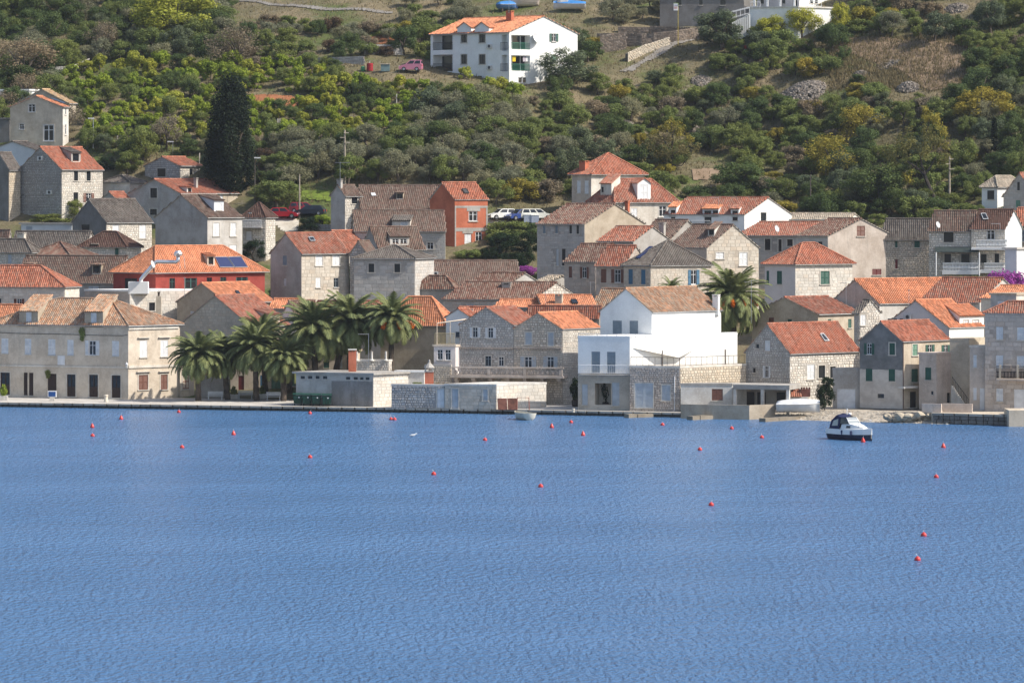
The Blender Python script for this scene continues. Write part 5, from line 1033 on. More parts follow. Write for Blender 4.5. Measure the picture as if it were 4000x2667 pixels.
for P, w_, h_, k, c, reg in SPOTS:
    s_ = F / P.y; u = 2000 + P.x * s_; v0 = YH + (ZC - P.z - h_) * s_; v1 = YH + (ZC - P.z) * s_; hw = w_ * s_ * .5
    if u < -hw or u > 4000 + hw or v1 < 0: continue
    if any(u + hw > a and u - hw < c_ and v0 < d and v1 > b and P.y < Yc for a, b, c_, d, Yc in CLEAR): continue
    vm = (v0 + v1) / 2; lu, lv, ln = min(LM, key=lambda q: (q[0] - u) ** 2 + (1.6 * (q[1] - vm)) ** 2); dx, dy = u - lu, vm - lv
    rel = 'beside' if abs(dx) < 60 and abs(dy) < 40 else (('left of' if dx < 0 else 'right of') if abs(dx) > 1.5 * abs(dy) else ('above' if dy < 0 else 'below'))
    GRP.setdefault((NAME[k], c, rel, ln, 'large' if h_ > 3.2 else 'small'), []).append((u, P, w_, h_, k))
for (nm, c, rel, ln, sz), l_ in GRP.items():
    l_.sort(key=lambda q: q[0])
    for i, (u, P, w_, h_, k) in enumerate(l_):
        kind = nm.replace('small_', '').replace('_', ' '); o_ = '' if len(l_) == 1 else ORD[min(i, 13)] + ' '
        name = nm.replace('small_tree', (KN[c] + '_tree') if c in KN else 'leafy_tree').replace('shrub', (KN[c] + '_shrub') if c in KN else 'shrub')
        lab = '%s%s %s %s %s %s' % (o_, sz, WORD[c], kind, rel, ln)
        if len(lab.split()) > 16: lab = lab.replace(sz + ' ', '', 1)
        plant(name, lab, {'vine': 'vine', 'shrub': 'bush'}.get(k, 'tree'), P, w_, h_, k, c, '%s %ss on the hillside' % (WORD[c], kind))
print('hill plants', len(SPOTS), len(GRP), max(len(v) for v in GRP.values()))
# --- dry grass and weeds between the shrubs
def grass():
    r = np.random.default_rng(5); V, Fs, T = [], [], []; n = 0
    for k in range(24000):
        u, v = r.uniform(-40, 4040), r.uniform(-20, 840); tallg = k > 20000
        if tallg: u, v = r.uniform(3240, 3860), r.uniform(145, 355)
        if v > bottom(u) + 20: continue
        Y = 0
        if k % 1 == 0:
            P = on_ground(u, v)
            if P.y > 800 or inhouse(P.x, P.y, .2): continue
        for j in range(3):
            a = r.random() * 6.283; h_ = r.uniform(.18, .6) * (1.5 if tallg else 1); x, y = P.x + r.normal() * .25, P.y + r.normal() * .3; z = ground(x, y) - .03; w_ = r.uniform(.04, .10); i = len(V)
            V += [(x - math.cos(a) * w_, y - math.sin(a) * w_, z), (x + math.cos(a) * w_, y + math.sin(a) * w_, z), (x + r.normal() * .15, y + r.normal() * .15, z + h_)]; Fs.append((i, i + 1, i + 2)); T.append(r.random())
    me = bpy.data.meshes.new('dry_grass'); me.from_pydata(V, [], Fs); a_ = me.attributes.new('tint', 'FLOAT', 'FACE'); a_.data.foreach_set('value', T)
    me.materials.append(leafmat('straw', (.20, .165, .09), .3)); o = bpy.data.objects.new('dry_grass', me); C.objects.link(o); tag(o, 'dry straw coloured grass between the hillside shrubs', kind='stuff')
grass()

def side_scrub():
    r = random.Random(77); cs, rr = [], []
    for side in (-1, 1):
        for k in range(330):
            Y = r.uniform(500, 660); lim = 2000 * Y / F; x = side * (lim + r.uniform(1.5, 55)); t = Y - shoreY(x)
            if t < 25: continue
            w_ = r.uniform(1.0, 2.2)
            for _ in range(3): cs.append((x + r.gauss(0, w_ * .5), Y + r.gauss(0, w_ * .5), ground(x, Y) + w_ * r.uniform(.3, 1.0))); rr.append(w_ * .6)
    me = cloud_mesh('scrub', cs, rr, 70000, .11, 7); me.materials.append(leafmat('mid', LC['mid'])); o = bpy.data.objects.new('scrub', me); C.objects.link(o); tag(o, 'green scrub covering the slopes beyond both ends of the town', kind='stuff')
side_scrub()
# ------------------------------------------------------------------ palms
def frond_mesh(seed, droop, L=1.0):
    r = random.Random(seed); mb = MB(); pts = []; x, z, a = 0., 0., .25
    for k in range(13): pts.append(Vector((x, 0, z))); x += math.cos(a) / 12 * L; z += math.sin(a) / 12 * L; a -= droop / 12 * (1 + k * .08)
    mb.tube(pts, [.016 * (1 - k / 14) + .003 for k in range(13)], 4)
    for k in range(2, 62):
        t = k / 62 * 12; i = min(11, int(t)); f = t - i; p = pts[i].lerp(pts[i + 1], f); d = (pts[i + 1] - pts[i]).normalized(); l = .23 * math.sin(math.pi * (.12 + 0.85 * k / 62)) ** .7
        for s_ in (-1, 1):
            q = p + (d * .75 + Vector((0, s_ * .85, -.25 + r.uniform(-.25, .2)))).normalized() * l; w_ = d * .017
            mb.face([p - w_, p + w_, q + Vector((0, 0, -.02))], 0)
    return mb.mesh('frond', leafmat('palm', LC['palm'], .2))
FR = [frond_mesh(k, d) for k, d in enumerate((.7, .95, 1.2, 1.45, 1.7))]
FRD = []
def palm(t, xb, vb, xc, yc, rad_px, label, Y=None, n=92, tr=.30, fruit=0, skirt=0, seed=0, gz=None):
    """date palm: trunk foot at (xb, vb), crown heart at (xc, yc), frond reach in tile pixels"""
    u, v = px(t, xb, vb); uc, vc = px(t, xc, yc); r = random.Random(seed + 31)
    if Y is None: Y = F * (ZC - .52) / (v - YH)
    B = at(u, v, Y); T = at(uc, vc, Y)
    if gz is not None: B.z = gz
    R_ = rad_px * 1.16 * K * Y / F; E = thing('palm_tree', label, 'palm', B, 'date palms on the waterfront'); mb = MB(); ks = 14
    pts = [B.lerp(T, k / ks) + Vector((math.sin(k * .6 + seed) * .03, 0, 0)) for k in range(ks + 1)]; pts[0].z -= .2
    rr = []
    for k in range(ks + 1): rr.append(tr * (1.12 - .25 * k / ks + (.12 if k % 2 else 0) + (.35 if k > ks - 3 else 0)))
    mb.tube(pts, rr, 9); mb.obj('trunk', plain('palm_bark', (.115, .09, .07), .95, 0, .4), E)
    for k in range(n):
        f = k / n; el = math.radians(80 - 98 * f ** .85 + r.uniform(-8, 8)); az = k * 2.399 + r.uniform(-.2, .2); L = R_ * r.uniform(.92, 1.12) * (1 if f < .85 else .9)
        me = FR[min(4, int(f * 3.2 + r.random() * 1.2))]; m4 = Matrix.Translation(T) @ Matrix.Rotation(az, 4, 'Z') @ Matrix.Rotation(-el + .25, 4, 'Y') @ Matrix.Diagonal((L, L, L, 1)); inst('frond', me, E, m4)
    for k in range(skirt):
        az = k * 2.1; m4 = Matrix.Translation(T + Vector((0, 0, -.3))) @ Matrix.Rotation(az, 4, 'Z') @ Matrix.Rotation(math.radians(48 + r.uniform(-12, 16)), 4, 'Y') @ Matrix.Diagonal((R_ * .95, R_ * .95, R_ * .95, 1)); inst('frond', FR[1], E, m4)
    for k in range(fruit):
        az = k * 2.4 + .3; m_ = cloud_mesh('fruit', [(0, 0, 0), (.25, 0, -.2), (.45, 0, -.45)], [.26, .30, .28], 420, .045, k, 0); m_.materials.append(leafmat('dates', (.62, .17, .02), .15))
        az = -math.pi * (k + .5) / fruit; inst('fruit_cluster', m_, E, Matrix.Translation(T + Vector((math.cos(az) * R_ * .52, math.sin(az) * R_ * .52, -.25))) @ Matrix.Rotation(az, 4, 'Z'))
palm('D0', 2245, 1062, 2255, 560, 330, 'leftmost palm in front of the cream annex', seed=1)
palm('D1', 258, 1048, 215, 560, 300, 'second palm from the left with slightly leaning trunk', seed=2)
palm('D1', 590, 1058, 560, 470, 330, 'third palm from the left between two white benches', seed=3)
palm('D1', 690, 960, 650, 320, 280, 'palm standing behind the third palm on the square', seed=4, Y=468)
palm('D1', 895, 1062, 890, 590, 310, 'palm with short trunk nearest to the green bins', seed=5)
palm('D1', 960, 960, 960, 500, 270, 'dark palm just behind the one nearest the bins', seed=6, Y=467)
palm('D1', 1270, 940, 1235, 270, 410, 'tall palm behind the white front of the service block', seed=7, Y=463, gz=.55, tr=.34)
palm('D1', 1435, 930, 1560, 330, 260, 'half hidden palm between the two tallest palms', seed=8, Y=467, gz=.55, tr=.34)
palm('D1', 1650, 920, 1650, 190, 400, 'tallest palm behind the red brick chimney', seed=9, Y=464, gz=.55, tr=.40)
palm('D1', 2095, 900, 2125, 150, 340, 'palm with brown fruit stalks right of the brick chimney', seed=10, Y=462, gz=.55, tr=.3, fruit=4)
palm('C3', 1350, 1760, 1330, 1060, 400, 'big shaggy palm with orange date clusters beside the white house', seed=11, Y=461, tr=.42, n=90, fruit=7, skirt=26)
palm('C3', 650, 1250, 650, 935, 150, 'small palm crown showing above the white house roof', seed=12, Y=468, n=26)
# ------------------------------------------------------------------ small builders
def rail(E, P, Q, h_, mat, n=10, r_=.022, name='railing', mid=0):
    P, Q = Vector(P), Vector(Q); mb = MB(); up = Vector((0, 0, h_)); mb.tube([P + up, Q + up], r_ * 1.5, 5); mb.tube([P + up * .08, Q + up * .08], r_, 5)
    for k in range(mid): mb.tube([P + up * (k + 1) / (mid + 1), Q + up * (k + 1) / (mid + 1)], r_ * .8, 4)
    for k in range(n + 1): a = P.lerp(Q, k / n); mb.tube([a, a + up], r_, 4)
    return mb.obj(name, mat, E)
def facerail(H, fc, t, x0, x1, yt, yb, off, mat, n=14, name='railing'):
    a0, z1 = fc.sz(*px(t, x0, yt), off); a1, z0 = fc.sz(*px(t, x1, yb), off); P, Q = fc.p(a0, z0, off), fc.p(a1, z0, off); return rail(H['E'], P, Q, z1 - z0, mat, n, .022, name)
def slabf(H, fc, t, x0, x1, y0, y1, off, mat, name):
    a0, z1 = fc.sz(*px(t, x0, y0), off); a1, z0 = fc.sz(*px(t, x1, y1), off); mb = MB(); mb.box(fc.p(a0, z0, .005), fc.d * (a1 - a0), fc.n * off, (0, 0, z1 - z0)); return mb.obj(name, mat, H['E'])
def wallbox(H, fc, t, x0, y0, x1, y1, pr, mat, name):
    a0, z1 = fc.sz(*px(t, x0, y0), pr); a1, z0 = fc.sz(*px(t, x1, y1), pr); mb = MB(); mb.box(fc.p(a0, z0, .01), fc.d * (a1 - a0), fc.n * pr, (0, 0, z1 - z0)); return mb.obj(name, mat, H['E'])
white, steel, iron, conc_ = paint('w'), plain('galvanised', (.55, .56, .57), .35, .85, .1), plain('iron', (.025, .025, .028), .5, .3), wmat('concrete')
# long house details
fc = h1['fL']; mb = MB(); cable = plain('cable', (.02, .02, .022), .6)
mb.tube([fc.p(fc.sz(*px('D0', x, y))[0], fc.sz(*px('D0', x, y))[1], .04) for x, y in ((-80, 285), (250, 298), (700, 305), (1080, 318), (1400, 322), (1450, 312))], .025, 4); mb.obj('cable', cable, h1['E'])
wallbox(h1, fc, 'D0', 653, 548, 735, 655, .06, white, 'name_board')
for z_ in ((-80, 668, 1450, 676), (-80, 200, 1450, 214)): wallbox(h1, fc, 'D0', *z_, .10, wmat('pale'), 'string_course')
wallbox(h1, h1['fR'], 'D0', 1460, 664, 2030, 672, .10, wmat('pale'), 'string_course'); wallbox(h1, h1['fR'], 'D0', 1460, 222, 2030, 240, .12, wmat('pale'), 'string_course')
def hangplant(t, x, y, w_px, h_px, fc, label):
    a, z = fc.sz(*px(t, x, y), .15); P = fc.p(a, z, .12); s_ = K * P.y / F; E = thing('wall_plant', label, 'plant', P); me = cloud_mesh('foliage', [(0, 0, 0), (0.05, 0, -.3), (0, 0, -.6)], [.35, .3, .2], 500, .05, int(x), -.3); me.materials.append(leafmat('mid', LC['mid']))
    inst('foliage', me, E, Matrix.Translation(P) @ Matrix.Diagonal((w_px * s_ / .7, .5, h_px * s_ / 1.1, 1)))
hangplant('D0', 930, 275, 80, 160, fc, 'green caper plant growing out of the cream facade'); hangplant('D0', 540, 740, 70, 100, fc, 'small green plant above the brown door')
def lantern():
    a, z = fc.sz(*px('D0', 1437, 690), .4); P = fc.p(a, z, .4); E = thing('wall_lantern', 'white wall lantern at the corner of the long house', 'lantern', P); mb = MB(); mb.tube([P - fc.n * .38, P], .02, 4); mb.obj('bracket', iron, E)
    mb = MB(); mb.lathe([(.08, 0), (.16, .42), (.16, .45)], P, 6); mb.obj('glass', plain('lantern_glass', (.6, .62, .62), .2), E); mb = MB(); mb.lathe([(.18, .45), (.02, .68), (.015, .78)], P, 6); mb.obj('cap', white, E)
lantern()
def quayP(t, x, y, z=.515): u, v = px(t, x, y); return at(u, v, F * (ZC - z) / (v - YH))
def bollard():
    P = quayP('D0', 1203, 1072); E = thing('mooring_bollard', 'pale stone mooring bollard on the left quay', 'bollard', P); mb = MB(); mb.lathe([(.26, 0), (.24, .1), (.2, .55), (.2, .62), (.26, .66), (.26, .76), (.18, .82)], P, 12); mb.obj('post', stone('bollard', (.66, .60, .50), .1), E)
bollard()
P = quayP('D2', 1858, 1190); E = thing('stone_bollard', 'short stone bollard on the quay before the white house', 'bollard', P); mb = MB(); mb.lathe([(.14, 0), (.12, .28), (.17, .3), (.15, .4)], P, 10); mb.obj('post', stone('bollard', (.66, .60, .50), .1), E)
P = quayP('D0', 592, 1060); E = thing('notice_stand', 'small white and blue notice stand on the quay', 'sign', P); mb = MB(); mb.cbox(P, .55, .3, .42); mb.obj('foot', wmat('offwhite'), E); mb = MB(); mb.cbox(P + Vector((0, 0, .43)), 1.0, .22, .72); mb.obj('frame', white, E)
mb = MB(); mb.cbox(P + Vector((0, -.12, .5)), .8, .03, .55); mb.obj('panel', plain('sign_blue', (.015, .07, .25), .4), E)
def pot(t, x, y, w_, h_, label, col='mid', ps=.5, z=.515, wood=False):
    P = quayP(t, x, y, z); E = thing('plant_pot', label, 'plant pot', P); mb = MB()
    if wood: mb.lathe([(.32, 0), (.42, .25), (.42, .55), (.36, .75)], P, 12)
    else: mb.box(P - Vector((w_ / 2, .2, 0)), (w_, 0, 0), (0, .4, 0), (0, 0, ps))
    mb.obj('pot', plain('pot_dark', (.05, .035, .03), .8) if wood else wmat('offwhite'), E)
    me = cloud_mesh('foliage', [(0, 0, .3), (.2, 0, .5), (-.2, 0, .6), (0, 0, .85)], [.3] * 4, 700, .05, int(x)); me.materials.append(leafmat(col, LC[col])); inst('foliage', me, E, Matrix.Translation(P + Vector((0, 0, ps * (.7 if not wood else .72) ))) @ Matrix.Diagonal((w_, w_, h_, 1)))
pot('D0', 40, 1052, 1.0, 1.3, 'white planter with leafy shrub at the left edge', 'bright'); pot('D0', 640, 1012, 1.4, .8, 'leafy green plant beside the brown door of the long house', 'ivy', .35)
pot('D2', 2225, 1150, 1.1, 2.6, 'dark barrel with climbing plant before the white house arch', 'ivy', .75, .515, True); pot('D2', 1880, 1125, 1.3, 2.4, 'potted small tree beside the beige stone house', 'ivy', .7, .515, True)
for k, (x, y) in enumerate(((330, 1040), (650, 1035))): pot('D1', x, y, .9, 1.0, ['pale planter between the second and third palm', 'pale planter right of the third palm'][k], 'mid', .55)
# ---- bins
def bin_(x0, x1, label):
    q_ = h4['fL']; a_, _z = q_.sz(*px('D1', (x0 + x1) / 2, 1100), .85); P = q_.p(a_, .515, .85); E = thing('waste_container', label, 'bin', P, 'green bins by the service block'); g = plain('bin_green', (.012, .055, .04), .45, 0, .1); dk = plain('rubber', (.015, .015, .016), .7); hw, hd = .52, .62
    mb = MB(); b0 = [P + Vector((x, y, .22)) for x, y in ((-.42, -.5), (.42, -.5), (.42, .5), (-.42, .5))]; b1 = [P + Vector((x, y, 1.12)) for x, y in ((-hw, -hd), (hw, -hd), (hw, hd), (-hw, hd))]
    mb.face(b0[::-1]); mb.face(b1)
    for i in range(4): j = (i + 1) % 4; mb.face([b0[i], b0[j], b1[j], b1[i]])
    for k in (-.3, 0, .3): mb.box(P + Vector((k - .04, -.61, .35)), (.08, 0, 0), (0, .08, 0), (0, 0, .7))
    mb.obj('body', g, E); mb = MB(); n = 7
    arc = [(-hd - .04 + (2 * hd + .08) * i / n, 1.13 + .27 * math.sin(math.pi * (.12 + .76 * i / n))) for i in range(n + 1)]
    for i in range(n): mb.face([P + Vector((-hw - .03, arc[i][0], arc[i][1])), P + Vector((hw + .03, arc[i][0], arc[i][1])), P + Vector((hw + .03, arc[i + 1][0], arc[i + 1][1])), P + Vector((-hw - .03, arc[i + 1][0], arc[i + 1][1]))])
    for s_ in (-1, 1): mb.face([P + Vector((s_ * (hw + .03), y, z)) for y, z in arc])
    mb.obj('lid', g, E)
    for x, y in ((-.36, -.42), (.36, -.42), (-.36, .42), (.36, .42)): mb = MB(); c = P + Vector((x, y, .11)); mb.tube([c - Vector((.04, 0, 0)), c + Vector((.04, 0, 0))], .11, 10); mb.obj('wheel', dk, E)
    mb = MB(); mb.box(P + Vector((.08, -hd - .012, .86)), (.14, 0, 0), (0, .01, 0), (0, 0, .14)); mb.obj('sticker', white, E)
for k, (a, b) in enumerate(((1008, 1104), (1110, 1206), (1212, 1318), (1336, 1432))): bin_(a, b, ['leftmost green wheeled bin in front of the service block', 'second green bin from the left', 'third green bin from the left', 'fourth green bin standing apart on the right'][k])
def bench(t, x0, x1, y, label):
    A, B = quayP(t, x0, y), quayP(t, x1, y); P = (A + B) / 2; L = (B - A).length; E = thing('bench', label, 'bench', P, 'white benches under the palms'); ex = Vector((1, 0, 0))
    for k in range(3): mb = MB(); mb.box(P + Vector((-L / 2, -.22 + k * .15, .42)), ex * L, (0, .11, 0), (0, 0, .04)); mb.obj('seat_slat', white, E)
    for k in range(3): mb = MB(); mb.box(P + Vector((-L / 2, .25 + k * .03, .55 + k * .15)), ex * L, (0, .035, 0), (0, 0, .11)); mb.obj('back_slat', white, E)
    for x in (-L / 2 + .12, L / 2 - .12):
        mb = MB(); mb.box(P + Vector((x - .03, -.2, 0)), (.06, 0, 0), (0, .06, 0), (0, 0, .42)); mb.obj('leg', white, E)
        mb = MB(); mb.box(P + Vector((x - .03, .29, 0)), (.06, 0, 0), (0, .05, 0), (0, 0, .95)); mb.obj('leg', white, E)
bench('D1', 30, 205, 1050, 'white slatted bench between the first two palms'); bench('D1', 375, 545, 1040, 'white slatted bench left of the third palm'); bench('D1', 695, 862, 1058, 'white slatted bench right of the third palm')
P = quayP('D2', 180, 1138); E = thing('stone_bench', 'long low stone bench against the rubble garden wall', 'bench', P); mb = MB(); mb.box(P + Vector((-1.2, -.1, .33)), (2.2, 0, 0), (0, .4, 0), (0, 0, .1)); mb.obj('seat', wmat('concrete'), E)
for x in (-1.05, .75): mb = MB(); mb.box(P + Vector((x, 0, 0)), (.15, 0, 0), (0, .25, 0), (0, 0, .33)); mb.obj('leg', wmat('concrete'), E)
wallbox(h4, h4['fL'], 'D1', 1438, 834, 1906, 1126, .03, plaster('patched', (.27, .265, .26), .8), 'dark_render')
# service block roof things
def roofP(H, t, x, y): u, v = px(t, x, y); z = H['ze'] + .22; return at(u, v, F * (ZC - z) / (v - YH))
Pc = roofP(h4, 'D1', 1675, 728); Pc = Vector((Pc.x, h4['C'].y + 3.2, h4['ze'] + .2)); mb = MB(); wch = 85 * K * Pc.y / F; hh = at(0, px('D1', 0, 472)[1], Pc.y).z - Pc.z
mb.box(Pc - Vector((wch / 2, 0, .1)), Vector((wch, 0, 0)), (0, .8, 0), (0, 0, hh - .25)); mb.obj('chimney', wmat('brick'), h4['roofobj']); mb = MB()
for x in (0, wch * .39, wch * .78): mb.box(Pc + Vector((-wch / 2 + x, .02, hh - .35)), (wch * .22, 0, 0), (0, .76, 0), (0, 0, .2))
mb.obj('chimney_vent', wmat('brick'), h4['roofobj']); mb = MB(); mb.box(Pc + Vector((-wch / 2 - .05, -.05, hh - .15)), (wch + .1, 0, 0), (0, .9, 0), (0, 0, .12)); mb.obj('chimney_cap', wmat('offwhite'), h4['roofobj'])
tw = house('garden_terrace_wall', 'white stone terrace wall with short pillars behind the service block', 'D1', (1718, 2085, 2120), (615, 0), 'flat', '', 'r:pale', 'r:pale', Y=457.5, gz=.8, a=6, b=30, cat='wall', slabm='offwhite', ov=.05)
for x in (1725, 1893, 2053):
    P = at(*px('D1', x, 612), 457.2); mb = MB(); mb.lathe([(.28, 0), (.28, .12), (.13, .2), (.11, 1.05), (.15, 1.1)], P + Vector((0, .3, .02)), 8); mb.obj('pillar', wmat('offwhite'), tw['E'])
# store chimney and roof plants
Pc = Vector((at(*px('D2', 222, 880), 446.5).x, 446.6, 3.1)); E = thing('brick_chimney', 'small brick chimney with pointed cap above the garden wall', 'chimney', Pc - Vector((0, 0, 2.5))); mb = MB(); mb.cbox(Pc - Vector((0, 0, 2.5)), .95, .8, 3.9); mb.obj('stack', wmat('brick'), E); mb = MB(); mb.cbox(Pc + Vector((0, 0, 1.4)), 1.05, .9, .1)
for x, y in ((-.4, -.32), (.4, -.32), (-.4, .32), (.4, .32)): mb.cbox(Pc + Vector((x, y, 1.52)), .14, .14, .35)
mb.lathe([(.62, 1.87), (.15, 2.4), (.1, 2.75)], Pc, 8); mb.obj('cap', wmat('concrete'), E)
house('upper_garden_wall', 'rubble wall below the balustrade left end', 'D2', (170, 470, 480), (672, 0), 'flat', '', 'r:warm', 'r:warm', Y=454, gz=.8, a=10, b=20, cat='wall', slabm='concrete', ov=.02)
house('white_store_roof', 'white flat shed roof behind the garden wall', 'D2', (-160, 165, 200), (740, 0), 'flat', '', 'p:offwhite', 'p:offwhite', Y=452.5, gz=.8, a=8, b=20, cat='shed', slabm='white', ov=.1)
for k, (x, w_) in enumerate(((90, 160), (350, 200))):
    P = Vector((at(*px('D2', x, 890), 448.5).x, 448.5, 2.2)); plant('wall_shrub', ['dry shrub left of the small brick chimney', 'dry creeper right of the small brick chimney'][k], 'bush', P, w_ * K * P.y / F, 1.3, 'shrub', 'dry' if k else 'mid')
# ---- balustraded terrace
def terrace():
    A, B = at(*px('D2', 470, 800), 453.4), at(*px('D2', 1738, 828), 451.2); A.z = B.z = 0; f = Face(A, B); zt = f.sz(*px('D2', 1100, 680))[1]; zb = f.sz(*px('D2', 1100, 772))[1]; zs = f.sz(*px('D2', 1100, 802))[1]
    E = thing('stone_balcony', 'long stone balcony with lyre balustrade before the two gabled stone houses', 'balcony', f.p(f.len / 2, zs)); m = wmat('rose'); D = 3.6
    mb = MB(); mb.box(f.p(-.1, zs, .1), f.d * (f.len + .2), -f.n * D, (0, 0, zb - zs - .06)); mb.obj('slab', m, E)
    mb = MB(); mb.box(f.p(-.05, zt - .12, .06), f.d * (f.len + .1), -f.n * .34, (0, 0, .14)); mb.obj('handrail', m, E)
    mb = MB(); mb.box(f.p(0, zb - .06, .02), f.d * f.len, -f.n * .26, (0, 0, .1)); mb.obj('bottom_rail', m, E)
    h = zt - .125 - (zb + .045); bl = MB()
    out = [(-.30, 1), (-.10, 1), (-.13, .75), (-.24, .5), (-.22, .25), (-.08, .0), (.08, .0), (.22, .25), (.24, .5), (.13, .75), (.10, 1), (.30, 1)]
    for s_ in (-1, 1):
        pts = [Vector((s_ * x, .12, z)) for x, z in ((.33, .98), (.36, .85), (.25, .6), (.14, .35), (.17, .15), (.3, .03))]; bl.tube(pts, [.05, .055, .045, .045, .055, .06], 5)
    bl.tube([Vector((0, .12, 0)), Vector((0, .12, .3)), Vector((0, .12, .55)), Vector((0, .12, .75))], [.06, .15, .12, .03], 6); me = bl.mesh('baluster', m)
    xs = []; n = 21; pier = {0, 7, 14, 21}
    for k in range(n + 1):
        a = .25 + (f.len - .5) * k / n
        if k in pier: mb = MB(); mb.box(f.p(a - .17, zb + .042, .04), f.d * .34, -f.n * .28, (0, 0, h + .004)); mb.obj('pier', m, E)
        if k < n: inst('baluster', me, E, f.mat4(a + (f.len - .5) / n / 2, zb + .045, 1.0, h, 0))
    for k in range(7):
        a = .5 + k * (f.len - 1) / 6; mb = MB(); mb.box(f.p(a - .2, zs - .32, -.25), f.d * .4, -f.n * 1.7, (0, 0, .31)); mb.box(f.p(a - .2, zs - .62, -.8), f.d * .4, -f.n * 1.15, (0, 0, .30)); mb.obj('bracket', m, E)
    mb = MB(); mb.box(f.p(f.len * .42, zs - 2.0, -2.0), f.d * 2.4, -f.n * .4, (0, 0, 1.98)); mb.obj('support_wall', wmat('warm'), E)
terrace()
mb = MB(); fcx = h6['fL']
for H in (h6, h7):
    fc_ = H['fL']; mb = MB(); z_ = fc_.sz(*px('D2', 900 if H is h6 else 1450, 462))[1]; mb.box(fc_.p(.02, z_, .03), fc_.d * (fc_.len - .04), fc_.n * .2, (0, 0, .08)); mb.obj('string_course', wmat('rose'), H['E'])
    for k in range(20): mb = MB(); mb.box(fc_.p(.1 + k * (fc_.len - .3) / 19, z_ - .16, .03), fc_.d * .12, fc_.n * .14, (0, 0, .155)); mb.obj('corbel', wmat('rose'), H['E'])
# ---- white house balcony, rails, sail
fcw = h9['fL']; slabf(h9, fcw, 'D2', 1915, 2790, 762, 780, 1.0, conc_, 'balcony_slab'); facerail(h9, fcw, 'D2', 1920, 2785, 655, 762, .95, white, 40, 'balcony_railing')
facerail(h9, fcw, 'D2', 1915, 2780, 298, 346, -.1, plain('rail_grey', (.5, .52, .55), .4, .5), 8)
facerail(h9, h9['fR'], 'D3', 1212, 1390, 288, 322, -.2, white, 5)
E_ = h10['E']; fr, fl = h10['fR'], h10['fL']; zt = h10['ze'] + .2; g = plain('rail_brown', (.10, .075, .06), .6)
rail(E_, fl.p(.1, zt, -.15), fl.p(fl.len - .1, zt, -.15), .95, g, 8, .02); rail(E_, fr.p(.1, zt, -.15), fr.p(fr.len - .1, zt, -.15), .95, g, 12, .02)
def sail():
    posts = []; E = thing('shade_sail', 'cream triangular shade sail on the terrace of the white house', 'sail', (h10['C'].x, h10['C'].y, zt))
    P0 = h9['fR'].p(.35, at(*px('D3', 212, 458), 442).z, .05); P1 = at(*px('D3', 730, 570), 444.3); P2 = h9['fR'].p(9.5, at(*px('D3', 1050, 470), 450).z, .03); P3 = at(*px('D3', 650, 428), 447.6)
    mb = MB(); n = 10
    def q(s_, t): b = P0.lerp(P1, s_).lerp(P3.lerp(P2, s_), t); return b - Vector((0, 0, .5 * math.sin(math.pi * s_) * math.sin(math.pi * t)))
    for i in range(n):
        for j in range(n): mb.face([q(i / n, j / n), q((i + 1) / n, j / n), q((i + 1) / n, (j + 1) / n), q(i / n, (j + 1) / n)], 0, .5)
    mb.obj('cloth', plain('sail', (.78, .74, .66), .8, 0, .04), E, smooth=True)
sail()
for k, (x, yt, yb) in enumerate(((543, 490, 672), (1258, 478, 672))):
    f_ = fl if k == 0 else fr; a_, z_ = f_.sz(*px('D3', x, yt), -.2); P = f_.p(a_, zt, -.2); E = thing('wooden_post', ['left wooden post on the terrace of the white house', 'right wooden post on the terrace of the white house'][k], 'post', P); mb = MB(); mb.tube([P, Vector((P.x, P.y, z_))], .09, 6); mb.obj('post', plain('wood_grey', (.20, .16, .13), .9, 0, .3), E)
mb = MB(); a_, z1 = fl.sz(*px('D3', 683, 785), .06); _, z0 = fl.sz(*px('D3', 683, 1165), .06); mb.tube([fl.p(a_, z0, .06), fl.p(a_, z1, .06)], .05, 6); mb.obj('downpipe', white, h10['E'])
# ---- porch, low wall, jetties, rocks, barbecue
def porch():
    A = at(*px('D3', 1345, 880), 436.8); B = at(*px('D3', 1985, 880), 434.6); A.z = B.z = 0; f = Face(A, B); zt_ = f.sz(*px('D3', 1650, 880))[1]; zl = f.sz(*px('D3', 1650, 932))[1]; E = thing('porch', 'open concrete porch with square pillars below the rubble house', 'porch', f.p(0, .6))
    mb = MB(); mb.box(f.p(0, zl, 0), f.d * f.len, -f.n * 4.2, (0, 0, zt_ - zl)); mb.obj('roof_slab', conc_, E)
    for a in (0.02, f.len * .49, f.len - .36): mb = MB(); mb.box(f.p(a, .4, -.03), f.d * .34, -f.n * .34, (0, 0, zl - .4)); mb.obj('pillar', wmat('offwhite'), E)
    mb = MB(); mb.box(f.p(0, .4, -3.9), f.d * f.len, -f.n * .25, (0, 0, zl - .4)); mb.obj('back_wall', wmat('grey'), E)
    for a in (.3, f.len * .25, f.len * .6): mb = MB(); mb.box(f.p(a, .6, -3.86), f.d * .95, f.n * .05, (0, 0, 2.0)); mb.obj('door', paint('k'), E)
porch()
def lowwall():
    A, C1_, B = at(*px('D3', 752, 1190), 434.6), at(*px('D3', 1530, 1190), 432.4), at(*px('D3', 1822, 1165), 434.2); E = thing('low_wall', 'low concrete garden wall before the porch', 'wall', Vector((C1_.x, C1_.y, .2)))
    for P, Q in ((A, C1_), (C1_, B)):
        P, Q = Vector((P.x, P.y, 0)), Vector((Q.x, Q.y, 0)); f = Face(P, Q); mb = MB(); mb.box(f.p(0, -.2, 0), f.d * f.len, -f.n * .3, (0, 0, 1.75)); mb.obj('wall_section', plaster('old_concrete', (.44, .38, .30)), E)
lowwall()
